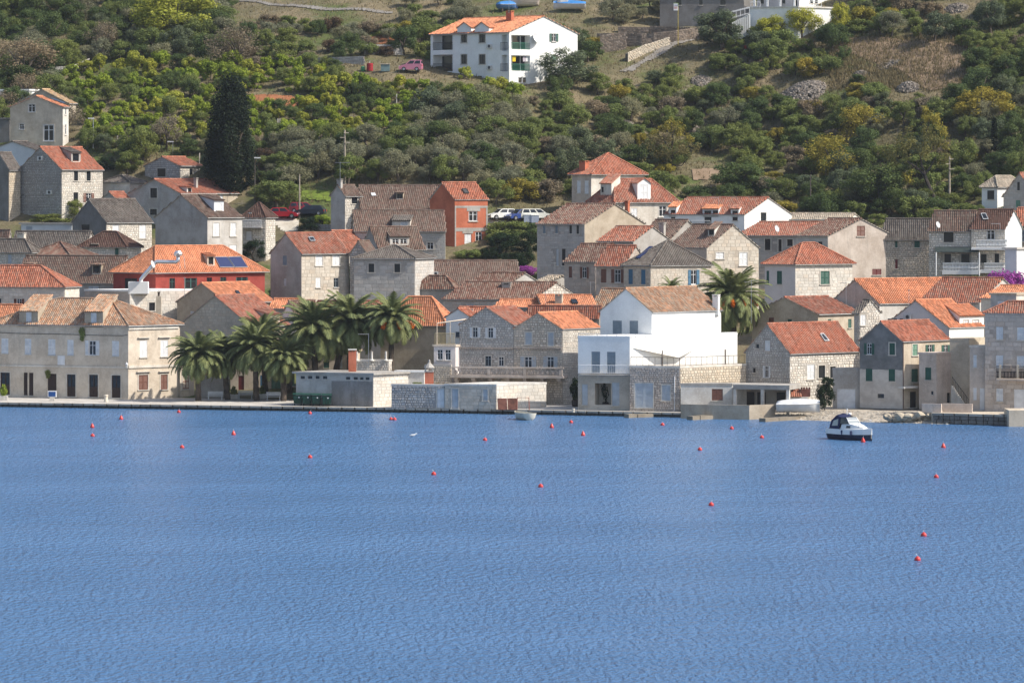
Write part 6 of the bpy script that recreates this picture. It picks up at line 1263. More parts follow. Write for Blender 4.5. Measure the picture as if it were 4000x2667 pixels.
def jetty(t, x0, y0, x1, y1, wid, top, label):
    u0, v0 = px(t, x0, y0); u1, v1 = px(t, x1, y1); P = at(u0, v0, F * (ZC - top) / (v0 - YH)); Q = at(u1, v1, F * (ZC - top) / (v1 - YH)); E = thing('jetty', label, 'jetty', Vector((P.x, P.y, 0))); P.z = Q.z = 0; f = Face(P, Q); mb = MB(); r = random.Random(int(x0))
    n = max(2, int(f.len / 1.1))
    for k in range(n): mb = MB(); a = f.len * k / n; mb.box(f.p(a + .01, -.6, r.uniform(-.04, .04)), f.d * (f.len / n - .02), -f.n * wid, (0, 0, top + .6 + r.uniform(-.03, .03))); mb.obj('stone', plaster('jetty', (.27, .235, .185)), E)
jetty('D3', 165, 1215, 565, 1200, .9, .38, 'short concrete jetty below the stone wing'); jetty('D3', 890, 1235, 1560, 1200, .9, .42, 'long slanting concrete slipway edge before the low wall'); jetty('D3', 1710, 1262, 2330, 1225, .9, .35, 'low concrete slipway beside the beach')
def rocks():
    r = random.Random(9)
    for k in range(30):
        x = r.uniform(770, 1340); y = r.uniform(1215, 1290) ; u, v = px('D4', x, y); z = .15 + (1290 - y) / 75 * .75; P = at(u, v, F * (ZC - z) / (v - YH)); s_ = r.uniform(.28, .62)
        b = bmesh.new(); bmesh.ops.create_icosphere(b, subdivisions=2, radius=1)
        for w_ in b.verts: w_.co *= 1 + .22 * math.sin(w_.co.x * 3 + k) * math.cos(w_.co.y * 4 + k * 2) + r.uniform(-.10, .10)
        me = bpy.data.meshes.new('boulder'); b.to_mesh(me); b.free(); me.materials.append(stone('boulder', (.46, .40, .31), .25)); o = bpy.data.objects.new('boulder', me); C.objects.link(o); o.location = P; o.scale = (s_ * 1.2, s_ * .9, s_ * .7); o.rotation_euler = (0, 0, r.random() * 6)
        tag(o, 'rough shore boulder heaped before the pink annex', 'rock', 'boulders heaped before the pink annex')
rocks()
P = at(*px('D4', 2240, 1160), 420.5); mb = MB(); mb.box((51.7, 419.5, -1.2), (12, 0, 0), (0, 4.2, 0), (0, 0, 2.9)); tag(mb.obj('quay_block', wmat('sand'), None, (51.7, 419.5, 0)), 'sunlit concrete pier block at the right edge', 'pier')
def barbecue():
    P = at(*px('D3', 2090, 1060), 436.5); P.z = .75; E = thing('barbecue', 'outdoor brick fireplace with tiled hood behind the covered boat', 'fireplace', P); mb = MB(); mb.cbox(P, 1.9, 1.1, 1.5); mb.obj('body', wmat('lgrey'), E)
    A = P + Vector((-1.1, -.7, 1.5)); tm = rmat('red'); mb = MB(); mb.face([A, A + Vector((1.4, 0, 0)), A + Vector((1.3, 1.2, .75)), A + Vector((.3, 1.2, .75))]); h = mb.obj('hood', tm, E); slope(h, A, A + Vector((1.4, 0, 0)), A + Vector((1.3, 1.2, .75)), A + Vector((.3, 1.2, .75)), tm)
    mb = MB(); mb.box(P + Vector((.25, -.2, 1.5)), (1.0, 0, 0), (0, .7, 0), (0, 0, .8)); mb.obj('chimney', plain('dark_brick', (.16, .06, .045), .9, 0, .3), E)
    for k in range(4): mb = MB(); mb.box(P + Vector((.25 + k * .28, -.2, 2.3)), (.16, 0, 0), (0, .7, 0), (0, 0, .22)); mb.obj('merlon', plain('dark_brick', (.16, .06, .045), .9, 0, .3), E)
barbecue()
for k, (x, y, w_, h_) in enumerate(((60, 1130, 200, 330), (90, 900, 160, 130))):
    P = at(*px('D4', x, y), 437); P.z = max(.6, P.z); plant('garden_shrub', ['dark shrub left of the white garage door', 'dark hanging shrub above the garage path'][k], 'bush', P, w_ * K * P.y / F, h_ * K * P.y / F, 'shrub', 'ivy')
# ------------------------------------------------------------------ boats
def loft(mb, secs, mi=0, close=True):
    n = len(secs[0]); base = len(mb.v)
    for s_ in secs: mb.v.extend([tuple(p) for p in s_])
    for k in range(len(secs) - 1):
        for j in range(n - 1): i = base + k * n + j; mb.f.append((i, i + n, i + n + 1, i + 1)); mb.m.append(mi); mb.t.append(.5)
    if close:
        for k in (0, len(secs) - 1): mb.f.append(tuple(base + k * n + j for j in range(n))); mb.m.append(mi); mb.t.append(.5)
class Frame:
    """a rotated local frame, so a boat or car can be written along its own axis"""
    def __init__(s, P, ang): s.P = Vector(P); s.c, s.s = math.cos(ang), math.sin(ang)
    def __call__(s, x, y, z): return s.P + Vector((x * s.c - y * s.s, x * s.s + y * s.c, z))
    def put(s, mb): mb.v = [tuple(s(*p)) for p in mb.v]; return mb
    def scaled(s, k): f = Frame(s.P, 0); f.c, f.s = s.c * k, s.s * k; f.k = k; f.__class__ = FrameK; return f
class FrameK(Frame):
    def __call__(s, x, y, z): return s.P + Vector((x * s.c - y * s.s, x * s.s + y * s.c, z * s.k))
def hull(L, B, zk, zc, zg, flare=.12, n=9, bowrise=.25, bow=.0):
    secs = []
    for k in range(n):
        t = k / (n - 1); x = -L / 2 + L * t; w_ = B / 2 * (1 - max(0, (t - .45) / .55) ** 2.3) + .015; r_ = bowrise * max(0, t - .3) ** 1.5
        secs.append((x, w_ * (1 - flare), w_, zk + (.25 if t > .9 else 0) * 0, zc + r_ * .6, zg + r_))
    return secs
def water_point(t, x, y, z=0): u, v = px(t, x, y); return at(u, v, F * (ZC - z) / (v - YH))
def motorboat():
    P = water_point('D4', 385, 1500); f = Frame(P, math.radians(-54)).scaled(1.04); E = thing('motor_boat', 'white and navy cabin motor boat with dark blue canopy moored on the right', 'boat', P); L, B = 5.4, 2.1
    navy, wht, cloth, gl = plain('navy_hull', (.012, .016, .045), .25, 0, .05, .5), plain('gelcoat', (.80, .80, .79), .3, 0, .03, .5), plain('canopy', (.018, .025, .085), .8), glass(); S_ = hull(L, B, -.25, .50, .98, .1)
    mb = MB(); loft(mb, [[(x, -g, zc), (x, -c_ * .92, .05), (x, 0, zk), (x, c_ * .92, .05), (x, g, zc)] for x, c_, g, zk, zc, zg in S_]); f.put(mb).obj('hull', navy, E)
    mb = MB(); loft(mb, [[(x, -g * 1.0, zg), (x, -g * 1.02 - .02, zc + .003), (x, g * 1.02 + .02, zc + .003), (x, g, zg)] for x, c_, g, zk, zc, zg in S_]); f.put(mb).obj('topside', wht, E)
    mb = MB(); loft(mb, [[(x, -g, zg), (x, 0, zg + .07), (x, g, zg)] for x, c_, g, zk, zc, zg in S_]); f.put(mb).obj('deck', wht, E)
    cab = [(-.9, .82, 1.0, 1.45), (.1, .80, 1.0, 1.55), (.9, .66, 1.05, 1.42), (1.75, .32, 1.12, 1.2)]
    mb = MB(); loft(mb, [[(x, -w_, z0), (x, -w_ * .82, z1), (x, w_ * .82, z1), (x, w_, z0)] for x, w_, z0, z1 in cab]); f.put(mb).obj('cabin', wht, E)
    for y in (-1, 1):
        mb = MB(); mb.face([(-.15, y * .80, 1.12), (.45, y * .77, 1.14), (.4, y * .70, 1.34), (-.1, y * .73, 1.36)]); f.put(mb).obj('side_window', gl, E)
    mb = MB(); mb.face([(.25, -.68, 1.52), (.25, .68, 1.52), (-.25, .6, 2.12), (-.25, -.6, 2.12)]); f.put(mb).obj('windscreen', plain('tinted', (.28, .31, .33), .12, 0, .05, .6), E)
    mb = MB()
    for a, b in (((.25, -.68, 1.52), (-.25, -.6, 2.12)), ((.25, .68, 1.52), (-.25, .6, 2.12)), ((0, -.64, 1.82), (0, .64, 1.82)), ((.25, -.68, 1.52), (.25, .68, 1.52))): mb.tube([a, b], .03, 5)
    f.put(mb).obj('windscreen_frame', wht, E)
    for y in (-1, 1): mb = MB(); mb.face([(.25, y * .70, 1.5), (-.25, y * .62, 2.12), (-.95, y * .72, 2.1), (-.95, y * .8, 1.5)]); f.put(mb).obj('side_glass', gl, E)
    mb = MB(); loft(mb, [[(-.2, -.66, 2.12), (-.2, 0, 2.24), (-.2, .66, 2.12)], [(-.95, -.74, 2.12), (-.95, 0, 2.30), (-.95, .74, 2.12)], [(-1.45, -.78, 2.3), (-1.45, 0, 2.45), (-1.45, .78, 2.3)], [(-2.2, -.84, 1.75), (-2.2, 0, 1.9), (-2.2, .84, 1.75)], [(-2.5, -.86, .95), (-2.5, 0, 1.05), (-2.5, .86, .95)]], 0, False); f.put(mb).obj('canopy', cloth, E, smooth=True)
    for y in (-1, 1): mb = MB(); mb.face([(-.95, y * .76, 2.12), (-1.45, y * .79, 2.3), (-2.2, y * .85, 1.75), (-2.5, y * .87, .95), (-1.0, y * .86, 1.0)]); f.put(mb).obj('canopy_side', cloth, E); mb = MB(); mb.face([(-1.2, y * .815, 1.95), (-1.85, y * .855, 1.75), (-2.1, y * .87, 1.25), (-1.25, y * .865, 1.3)]); f.put(mb).obj('canopy_window', plain('vinyl', (.55, .53, .46), .3), E)
    mb = MB(); mb.lathe([(.10, 0), (.17, .05), (.17, .13), (.08, .2)], (-.6, .1, 2.32), 10); f.put(mb).obj('radar_dome', wht, E); mb = MB(); mb.tube([(-1.0, .1, 2.3), (-1.0, .1, 2.75)], .035, 5); mb.tube([(-1.0, .1, 2.75), (-1.0, .1, 2.9)], .06, 6); f.put(mb).obj('mast_light', wht, E)
    mb = MB(); st = plain('stainless', (.7, .7, .7), .2, .9)
    for y in (-1, 1):
        mb.tube([(1.5, y * .62, 1.2), (1.55, y * .66, 1.75), (2.5, y * .16, 1.95)], .02, 5)
        for x, yy in ((2.0, .42), (2.45, .2)): mb.tube([(x, y * yy, 1.2), (x, y * yy, 1.85)], .016, 4)
    mb.tube([(2.5, -.16, 1.95), (2.5, .16, 1.95)], .02, 5); f.put(mb).obj('bow_rail', st, E)
    for x in (-.4, .9): mb = MB(); mb.lathe([(.05, 0), (.11, .06), (.11, .36), (.05, .42)], (x, -1.06, .5), 8); f.put(mb).obj('fender', plain('fender', (.05, .06, .13), .5), E)
    mb = MB(); mb.tube([f(2.62, 0, 1.0), f(3.0, -.35, .25)], .018, 4); mb.obj('mooring_line', plain('rope', (.5, .47, .4), .9), E)
    mb = MB(); mb.box((-2.95, -.35, .25), (.3, 0, 0), (0, .7, 0), (0, 0, .75)); f.put(mb).obj('outboard', plain('outboard', (.05, .05, .055), .4), E)
motorboat()
def dinghy(P, ang, L, B, H, label, covered=None, col=(.74, .72, .62), zk=-.12):
    f = Frame(P, ang); E = thing('rowing_boat' if covered is None else 'covered_boat', label, 'boat', P); S_ = hull(L, B, zk, .22, H, .25, 11, .2); m = plain('boat_%s' % label[:9], col, .45, 0, .08)
    mb = MB(); loft(mb, [[(x, -g, zg), (x, -c_, zc), (x, -c_ * .4, zk + .05), (x, 0, zk), (x, c_ * .4, zk + .05), (x, c_, zc), (x, g, zg)] for x, c_, g, zk, zc, zg in S_]); f.put(mb).obj('hull', m, E, smooth=True)
    mb = MB()
    for s_ in (-1, 1): mb.tube([(x, s_ * g, zg + .01) for x, c_, g, zk, zc, zg in S_], .035, 5)
    f.put(mb).obj('gunwale', plain('gunwale', (.5, .48, .42), .6), E)
    if covered is None:
        for x in (-.9, .1, .9):
            w_ = np.interp(x, [s_[0] for s_ in S_], [s_[2] for s_ in S_]) * .94; mb = MB(); mb.box((x - .12, -w_, H - .16), (.24, 0, 0), (0, 2 * w_, 0), (0, 0, .03)); f.put(mb).obj('thwart', plain('thwart', (.35, .25, .15), .7), E)
        mb = MB(); loft(mb, [[(x, -c_ * .8, .1), (x, c_ * .8, .1)] for x, c_, g, zk, zc, zg in S_], 0, False); f.put(mb).obj('floor', plain('thwart', (.35, .25, .15), .7), E)
    else:
        mb = MB(); loft(mb, [[(x, -g * 1.03, zg + .02), (x, -g * .5, zg + .18 + .25 * math.sin(math.pi * (k + 1) / 12)), (x, 0, zg + .28 + .32 * math.sin(math.pi * (k + 1) / 12)), (x, g * .5, zg + .18 + .25 * math.sin(math.pi * (k + 1) / 12)), (x, g * 1.03, zg + .02)] for k, (x, c_, g, zk, zc, zg) in enumerate(S_)]); f.put(mb).obj('cover', covered, E, smooth=True)
    return E, f
E, f = dinghy(water_point('D2', 1285, 1272), math.radians(118), 3.3, 1.5, .72, 'small cream rowing boat tied to the quay before the stone store', zk=-.1)
mb = MB(); mb.tube([f(-1.3, .3, .5), f(-1.45, .3, 1.0), f(-1.3, .3, 1.5), f(-1.0, .3, 1.75)], .02, 5); mb.obj('arch', plain('stainless', (.7, .7, .7), .2, .9), E)
Pb = at(*px('D3', 2090, 1140), 433.5); Pb.z = .72; dinghy(Pb, math.radians(-14), 4.6, 2.0, .85, 'white boat under a pale tarpaulin on the beach', plain('tarpaulin', (.68, .69, .70), .6, 0, .1), (.7, .7, .68), .02)
# the red crane frame and rusty sheets by the store
P = Vector((at(*px('D2', 1080, 1168), 442.4).x, 442.4, .52)); E = thing('rusty_sheets', 'two rusty corrugated sheets leaning on the sunlit store wall', 'metal sheet', P)
for k, x in enumerate((-.75, .35)): mb = MB(); mb.box(P + Vector((x, -.1, 0)), (1.05, 0, 0), (0, .03, 0), Vector((-.08, .42, 1.25))); mb.obj('sheet', plain('rust_sheet', (.21, .085, .06), .85, 0, .4), E)
P = Vector((at(*px('D2', 1290, 1168), 441.9).x, 441.9, .52)); E = thing('boat_frame', 'rust red steel frame standing on the quay beside the rowing boat', 'frame', P); mb = MB(); rr_ = plain('red_oxide', (.36, .10, .06), .7, 0, .2)
mb.tube([P + Vector((-.7, 0, 0)), P + Vector((-.65, 0, 1.35)), P + Vector((.6, 0, 1.35)), P + Vector((.65, 0, 0))], .05, 5); mb.obj('hoop', rr_, E)
# ------------------------------------------------------------------ buoys
red = plain('buoy_red', (.55, .035, .03), .35, 0, .08, .5); ropem = plain('buoy_rope', (.72, .74, .76), .7)
def _ball(): b = MB(); b.lathe([(.02, -.2), (.12, -.16), (.19, -.05), (.2, .02), (.18, .11), (.12, .17), (.05, .20), (.04, .235)], (0, 0, 0), 14); return b.mesh('float', red, smooth=True)
def _cone(): b = MB(); b.lathe([(.1, -.2), (.2, -.06), (.21, .04), (.17, .13), (.09, .30), (.05, .36)], (0, 0, 0), 14); return b.mesh('float', red, smooth=True)
BALL, CONE = _ball(), _cone(); BS = [('D0', 1046, 1375, 'c', 'conical red buoy in front of the left end of the long house'), ('D0', 1049, 1475, 'b', 'round red buoy just below the leftmost conical buoy'), ('D0', 1374, 1282, 'c', 'conical red buoy nearest the long house corner'), ('D0', 2028, 1206, 'b', 'small red buoy off the cream annex'),
  ('D1', 325, 1458, 'c', 'pear shaped red buoy with tall rope below the palms'), ('D1', 1193, 1220, 'b', 'red buoy close to the quay below the bins'), ('D1', 2112, 1288, 'b', 'left one of the two touching red buoys'), ('D1', 2152, 1289, 'b', 'right one of the two touching red buoys'),
  ('D2', 855, 1522, 'b', 'red buoy below the stone store'), ('D2', 1612, 1378, 'c', 'red buoy with white rope right of the rowing boat'), ('D2', 1832, 1322, 'b', 'small red buoy off the beige stone house'), ('D2', 1967, 1466, 'c', 'pointed red buoy below the white house'), ('D3', 545, 1350, 'b', 'small red buoy off the stone wing'), ('D3', 1330, 1392, 'b', 'small red buoy off the low wall'), ('D3', 1672, 1494, 'b', 'red buoy left of the motor boat'), ('D4', 497, 1540, 'c', 'red buoy at the bow of the motor boat')]
SB = [(711, 1753, 'b', 'red buoy with loop of rope far left in open water'), (1211, 1792, 'b', 'red buoy with forked rope left of centre'), (1694, 1858, 'b', 'red buoy with upright white rope in the centre of the bay'), (2112, 1906, 'b', 'red buoy right of the bay centre'), (2778, 1978, 'b', 'red buoy alone in open water right of centre'), (3584, 2192, 'b', 'nearest red buoy at lower right'), (3608, 2097, 'b', 'second nearest red buoy at lower right'), (3657, 1869, 'b', 'red buoy off the right quay'), (3685, 1752, 'c', 'small pointed red buoy off the right stone quay'), (2734, 1762, 'b', 'red buoy off the porch')]
def buoy(u, v, k, label):
    P = at(u, v - 4, F * ZC / (v - 4 - YH)); P.z = .05; E = thing('mooring_buoy', label, 'buoy', P, 'red mooring buoys in the bay'); s_ = 1.06; inst('float', BALL if k == 'b' else CONE, E, Matrix.Translation(P) @ Matrix.Rotation((u * 7 % 10 - 5) * .03, 4, 'X') @ Matrix.Scale(s_, 4)); mb = MB(); top = .21 if k == 'b' else .37; d = (u % 7 - 3) * .02
    mb.tube([P + Vector((0, 0, top)), P + Vector((d, 0, top + .15)), P + Vector((d * 2, 0, top + .2))], .011, 4); mb.obj('rope', ropem, E)
for t, x, y, k, l in BS: buoy(*px(t, x, y), k, l)
for u, v, k, l in SB: buoy(u, v, k, l)
def gull():
    P = water_point('D2', 35, 1468); E = thing('gull', 'small pale gull swimming below the garden wall', 'bird', P); b = bpy.data.meshes.new('body'); o = bpy.data.objects.new('body', b); vs = [(-.2, 0, .08), (-.08, 0, .1), (.08, 0, .1), (.17, 0, .17), (.22, 0, .2), (.29, 0, .185)]; b.from_pydata(vs, [(i, i + 1) for i in range(5)], []); C.objects.link(o)
    md = o.modifiers.new('skin', 'SKIN'); rad = [.02, .07, .075, .04, .042, .012]
    for i, s_ in enumerate(b.skin_vertices[0].data): s_.radius = (rad[i], rad[i])
    o.modifiers.new('sub', 'SUBSURF').levels = 1; b.materials.append(plain('feather', (.66, .66, .66), .8)); o.parent = E; o.scale = (1.6, 1.6, 1.6)
gull()
# ------------------------------------------------------------------ cars
CARU = {}
def wheel_meshes():
    if not CARU:
        t = MB(); t.lathe([(.17, -.09), (.29, -.10), (.31, -.06), (.31, .06), (.29, .10), (.17, .09)], (0, 0, 0), 16); CARU['tyre'] = t.mesh('tyre', plain('rubber', (.015, .015, .016), .7))
        t = MB(); t.lathe([(.03, -.092), (.18, -.095), (.185, -.08), (.185, .08), (.18, .095), (.03, .092)], (0, 0, 0), 12); CARU['rim'] = t.mesh('rim', plain('alloy', (.5, .5, .52), .3, .7))
    return CARU
def car(P, ang, colname, colour, label, L=4.0, W=1.68, H=1.42, kind='hatch', hood=1.0):
    f = Frame(P, ang); E = thing('parked_car', label, 'car', P, 'cars parked on the hillside'); m = plain('car_' + colname, colour, .22, 0, .04, .6); h = L / 2; gl = glass(); belt = H * .62
    rear = {'hatch': (.12, .55), 'wagon': (.10, .28), 'suv': (.06, .12), 'sedan': (.75, 1.15)}[kind]
    prof = [(-h + .02, .32), (-h, .6), (-h + .05, belt - .06), (-h + rear[0], belt), (h - hood - .05, belt), (h - .35, belt - .16), (h - .03, belt - .3), (h, .45), (h - .06, .25), (-h + .1, .22)]
    mb = MB(); loft(mb, [[(x, y * W / 2 * (.93 if i in (0, 3) else 1), z + 0) for x, z in prof + prof[:1]] for i, y in enumerate((-1, -.86, .86, 1))]); f.put(mb).obj('body', m, E)
    g0 = (-h + rear[0], h - hood); g1 = (-h + rear[1], h - hood - .72); wb, wt = W * .47, W * .385
    mb = MB(); b = [(g0[0], -wb, belt - .01), (g0[1], -wb, belt - .01), (g0[1], wb, belt - .01), (g0[0], wb, belt - .01)]; t = [(g1[0], -wt, H - .03), (g1[1], -wt, H - .03), (g1[1], wt, H - .03), (g1[0], wt, H - .03)]; c_ = [(g1[0] + .15, -wt + .15, H), (g1[1] - .15, -wt + .15, H), (g1[1] - .15, wt - .15, H), (g1[0] + .15, wt - .15, H)]
    for i in range(4): j = (i + 1) % 4; mb.face([b[i], b[j], t[j], t[i]]); mb.face([t[i], t[j], c_[j], c_[i]])
    mb.face(c_); f.put(mb).obj('cabin', m, E)
    def quad(A, B, Cq, D, s0, s1, z0, z1, off, name, mat=gl):
        A, B, Cq, D = map(Vector, (A, B, Cq, D)); pts = [A.lerp(B, s_).lerp(D.lerp(Cq, s_), z_) for s_, z_ in ((s0, z0), (s1, z0), (s1, z1), (s0, z1))]; n = (pts[1] - pts[0]).cross(pts[3] - pts[0]).normalized() * off; mb = MB(); mb.face([p + n for p in pts]); f.put(mb).obj(name, mat, E)
    for s0, s1 in (((.06, .47), (.53, .94)) if kind != 'wagon' else ((.05, .33), (.38, .63), (.68, .95))):
        quad(b[0], b[1], t[1], t[0], s0, s1, .1, .88, .008, 'side_window'); quad(b[2], b[3], t[3], t[2], 1 - s1, 1 - s0, .1, .88, .008, 'side_window')
    quad(b[1], b[2], t[2], t[1], .07, .93, .06, .92, .008, 'windscreen'); quad(b[3], b[0], t[0], t[3], .08, .92, .2, .9, .008, 'rear_window')
    wm = wheel_meshes()
    for x in (-h + .72, h - .78):
        for s_ in (-1, 1):
            m4 = Matrix.Translation(f(x, s_ * (W / 2 - .06), .31)) @ Matrix.Rotation(ang, 4, 'Z') @ Matrix.Rotation(math.pi / 2, 4, 'X'); o = inst('wheel', wm['tyre'], E, m4); WORG[o.name] = WORG[E.name]; r_ = bpy.data.objects.new('rim', wm['rim']); C.objects.link(r_); r_.parent = o
    hl, tl = plain('headlamp', (.65, .67, .68), .1, 0, .02, .7), plain('taillamp', (.4, .02, .02), .25, 0, .02, .5)
    for s_ in (-1, 1):
        mb = MB(); mb.box((h - .10, s_ * W * .36 - .16, belt - .36), (.105, 0, 0), (0, .32, 0), (0, 0, .15)); f.put(mb).obj('headlight', hl, E); mb = MB(); mb.box((-h - .005, s_ * W * .39 - .12, belt - .32), (.1, 0, 0), (0, .24, 0), (0, 0, .26)); f.put(mb).obj('taillight', tl, E)
    mb = MB(); mb.box((h - .02, -W * .3, .36), (.05, 0, 0), (0, W * .6, 0), (0, 0, .14)); f.put(mb).obj('grille', plain('grille', (.02, .02, .022), .5), E)
    return E
def gp(t, x, y): return on_ground(*px(t, x, y)) + Vector((0, 0, .08))
car(gp('C1', 900, 158), math.radians(-10), 'red', (.48, .012, .025), 'bright red hatchback parked left of the wooden pole')
car(gp('C1', 1130, 100), math.radians(2), 'wine', (.30, .015, .03), 'dark red car behind the bright red hatchback', 4.2, 1.7, 1.45, 'wagon')
car(gp('C1', 1195, 128), math.radians(168), 'ink', (.02, .03, .05), 'dark blue car partly hidden by the clipped bush', 4.2, 1.7, 1.4)
car(gp('C2', 1050, 172), math.radians(205), 'white', (.78, .78, .75), 'white boxy hatchback beside the brick house', 4.0, 1.68, 1.42)
car(gp('C2', 1255, 182), math.radians(215), 'blue', (.03, .06, .22), 'blue car parked between two white cars', 4.2, 1.72, 1.45, 'sedan')
car(gp('C2', 1440, 175), math.radians(8), 'cream', (.76, .75, .68), 'white estate car half hidden by the grey roof', 4.4, 1.72, 1.45, 'wagon')
Pp = on_ground(1605, 283) + Vector((0, 0, .15)); car(Pp, math.radians(172), 'pink', (.60, .22, .32), 'pink jeep parked beside the apartment house', 3.4, 1.6, 1.65, 'suv')
for k, (x, y) in enumerate(((1340, 205), (1425, 210))):
    P = gp('C2', x, y); E = thing('water_tank', ['left pale blue tank before the white estate car', 'right pale blue tank before the white estate car'][k], 'tank', P); mb = MB(); mb.cbox(P, 1.0, .9, .95); mb.obj('body', plain('tank_blue', (.45, .50, .62), .5), E); mb = MB(); mb.cbox(P + Vector((0, 0, .952)), 1.06, .96, .08); mb.obj('lid', white, E)
# yard on the upper terrace
P = on_ground(1445, 278); E = thing('red_barrel', 'tall dark red barrel on the terrace left of the pink jeep', 'barrel', P); mb = MB(); mb.lathe([(.45, 0), (.46, .5), (.47, .52), (.45, .55), (.46, 1.1), (.40, 1.14)], P, 14); mb.obj('body', plain('barrel', (.35, .02, .03), .5), E); mb = MB(); mb.tube([P + Vector((-.1, 0, 1.1)), P + Vector((0, 0, 1.5))], .03, 4); mb.obj('stick', white, E)
P = on_ground(1505, 280); E = thing('teal_tank', 'grey teal cistern with pale rim left of the pink jeep', 'tank', P); mb = MB(); mb.box(P - Vector((.65, .4, 0)), (1.3, 0, 0), (0, .9, 0), (0, 0, 1.05)); mb.obj('body', plain('cistern', (.16, .24, .25), .6), E); mb = MB(); mb.box(P + Vector((-.75, -.5, 1.05)), (1.5, 0, 0), (0, 1.1, 0), (0, 0, .08)); mb.obj('rim', wmat('cream'), E)
P = on_ground(1418, 278); E = thing('green_barrel', 'short green barrel beside the red barrel', 'barrel', P); mb = MB(); mb.lathe([(.28, 0), (.32, .3), (.28, .62), (.1, .7)], P, 12); mb.obj('body', plain('green_plastic', (.05, .25, .12), .5), E)
# boats laid up on the top terrace
tarp = plain('blue_tarp', (.05, .22, .55), .5)
P = on_ground(2225, 46) + Vector((0, 0, .45)); E, f = dinghy(P, math.radians(178), 5.0, 1.8, .7, 'white sailing boat with blue cover laid up on the top terrace', tarp, (.72, .68, .66), -.1)
mb = MB(); loft(mb, [[(.2, -.6, .9), (.2, -.5, 1.75), (.2, .5, 1.75), (.2, .6, .9)], [(1.4, -.5, .95), (1.3, -.4, 1.7), (1.3, .4, 1.7), (1.4, .5, .95)], [(2.0, -.3, .95), (1.9, -.2, 1.2), (1.9, .2, 1.2), (2.0, .3, .95)]]); f.put(mb).obj('cabin', white, E); mb = MB(); mb.tube([f(.8, 0, 1.7), f(.75, 0, 4.2)], .06, 6); mb.obj('mast', plain('mast_red', (.25, .04, .04), .5), E)
for x in (-1.5, 1.2): mb = MB(); mb.box(f(x, -.5, -.6), (.25, 0, 0), (0, 1, 0), (0, 0, .55)); mb.obj('chock', plain('wood_grey', (.20, .16, .13), .9, 0, .3), E)
P = on_ground(1985, 42) + Vector((0, 0, .3)); E, f = dinghy(P, math.radians(30), 3.6, 1.5, .6, 'boat wrapped in a bright blue tarpaulin behind the apartment house', tarp, (.1, .2, .45), -.1)
for x in (-1.4, 1.2): mb = MB(); mb.box(f(x, -.45, -.5), (.2, 0, 0), (0, .9, 0), (0, 0, .45)); mb.obj('chock', plain('wood_grey', (.20, .16, .13), .9, 0, .3), E)
P = on_ground(2045, 30) + Vector((0, 0, .25)); E, f = dinghy(P, math.radians(200), 4.6, 1.9, .9, 'beige cabin boat laid up beside the blue tarpaulin boat', None, (.62, .54, .48), -.1); mb = MB(); loft(mb, [[(-1.2, -.7, .85), (-1.0, -.6, 1.5), (-1.0, .6, 1.5), (-1.2, .7, .85)], [(1.0, -.6, .9), (.6, -.5, 1.45), (.6, .5, 1.45), (1.0, .6, .9)]]); f.put(mb).obj('cabin', plain('beige_gel', (.62, .54, .48), .5), E); mb = MB(); mb.face([(-.8, .66, 1.0), (.5, .6, 1.0), (.4, .53, 1.35), (-.8, .62, 1.35)]); f.put(mb).obj('window', glass(), E)
# ------------------------------------------------------------------ poles, lamps, antennas, dishes, air conditioners
def pole(t, x, yt, yb, label, r_=.12, arms=(), mat=None, lamp=0, P=None):
    P = P or on_ground(*px(t, x, yb)); zt_ = at(0, px(t, x, yt)[1], P.y).z; E = thing('street_lamp' if lamp else 'utility_pole', label, 'lamp post' if lamp else 'pole', P); mb = MB(); mb.tube([P - Vector((0, 0, .4)), P.lerp(Vector((P.x, P.y, zt_)), .5), Vector((P.x, P.y, zt_))], [r_ * 1.25, r_, r_ * .7], 8); mb.obj('post', mat or plain('pole_wood', (.38, .33, .26), .9, 0, .25), E)
    for y, x0, x1 in arms: z = at(0, px(t, 0, y)[1], P.y).z; a, b = (at(*px(t, q, y), P.y).x for q in (x0, x1)); mb = MB(); mb.tube([(a, P.y - .15, z), (b, P.y - .15, z)], .06, 5); mb.obj('crossarm', plain('crossarm', (.45, .40, .32), .8), E)
    if lamp: mb = MB(); mb.box((P.x - (.75 if lamp < 0 else .1), P.y - .18, zt_ - .02), (.85, 0, 0), (0, .36, 0), (0, 0, .16)); mb.obj('lamp_head', plain('lamp_head', (.7, .7, .7), .4), E)
    return E
pole('B1', 1587, 605, 1260, 'tall wooden pole with three crossarms above the long old roof', .16, ((638, 1580, 1636), (692, 1534, 1595), (748, 1582, 1646)))
pole('B1', 1074, 1105, 1600, 'bare wooden pole in front of the parked cars', .11); pole('B4', 1478, 905, 1460, 'wooden pole with three crossarms on the right', .14, ((936, 1475, 1522), (992, 1435, 1486), (1050, 1476, 1532)))
pole('B3', 2224, 1110, 1560, 'thin dark pole above the lilac white gable', .08, (), plain('pole_dark', (.12, .10, .09), .9)); pole('B0', 1058, 478, 810, 'street lamp beside the tan villa', .06, (), steel, -1); pole('B0', 1960, 742, 870, 'short street lamp above the small rubble house', .05, (), steel, -1)
pole('B1', 568, 925, 1450, 'dark street lamp right of the big cypress', .06, (), plain('pole_dark', (.12, .10, .09), .9), 1); pole('A3', 998, -20, 175, 'pale metal pole above the olive terraces', .10, (), steel)
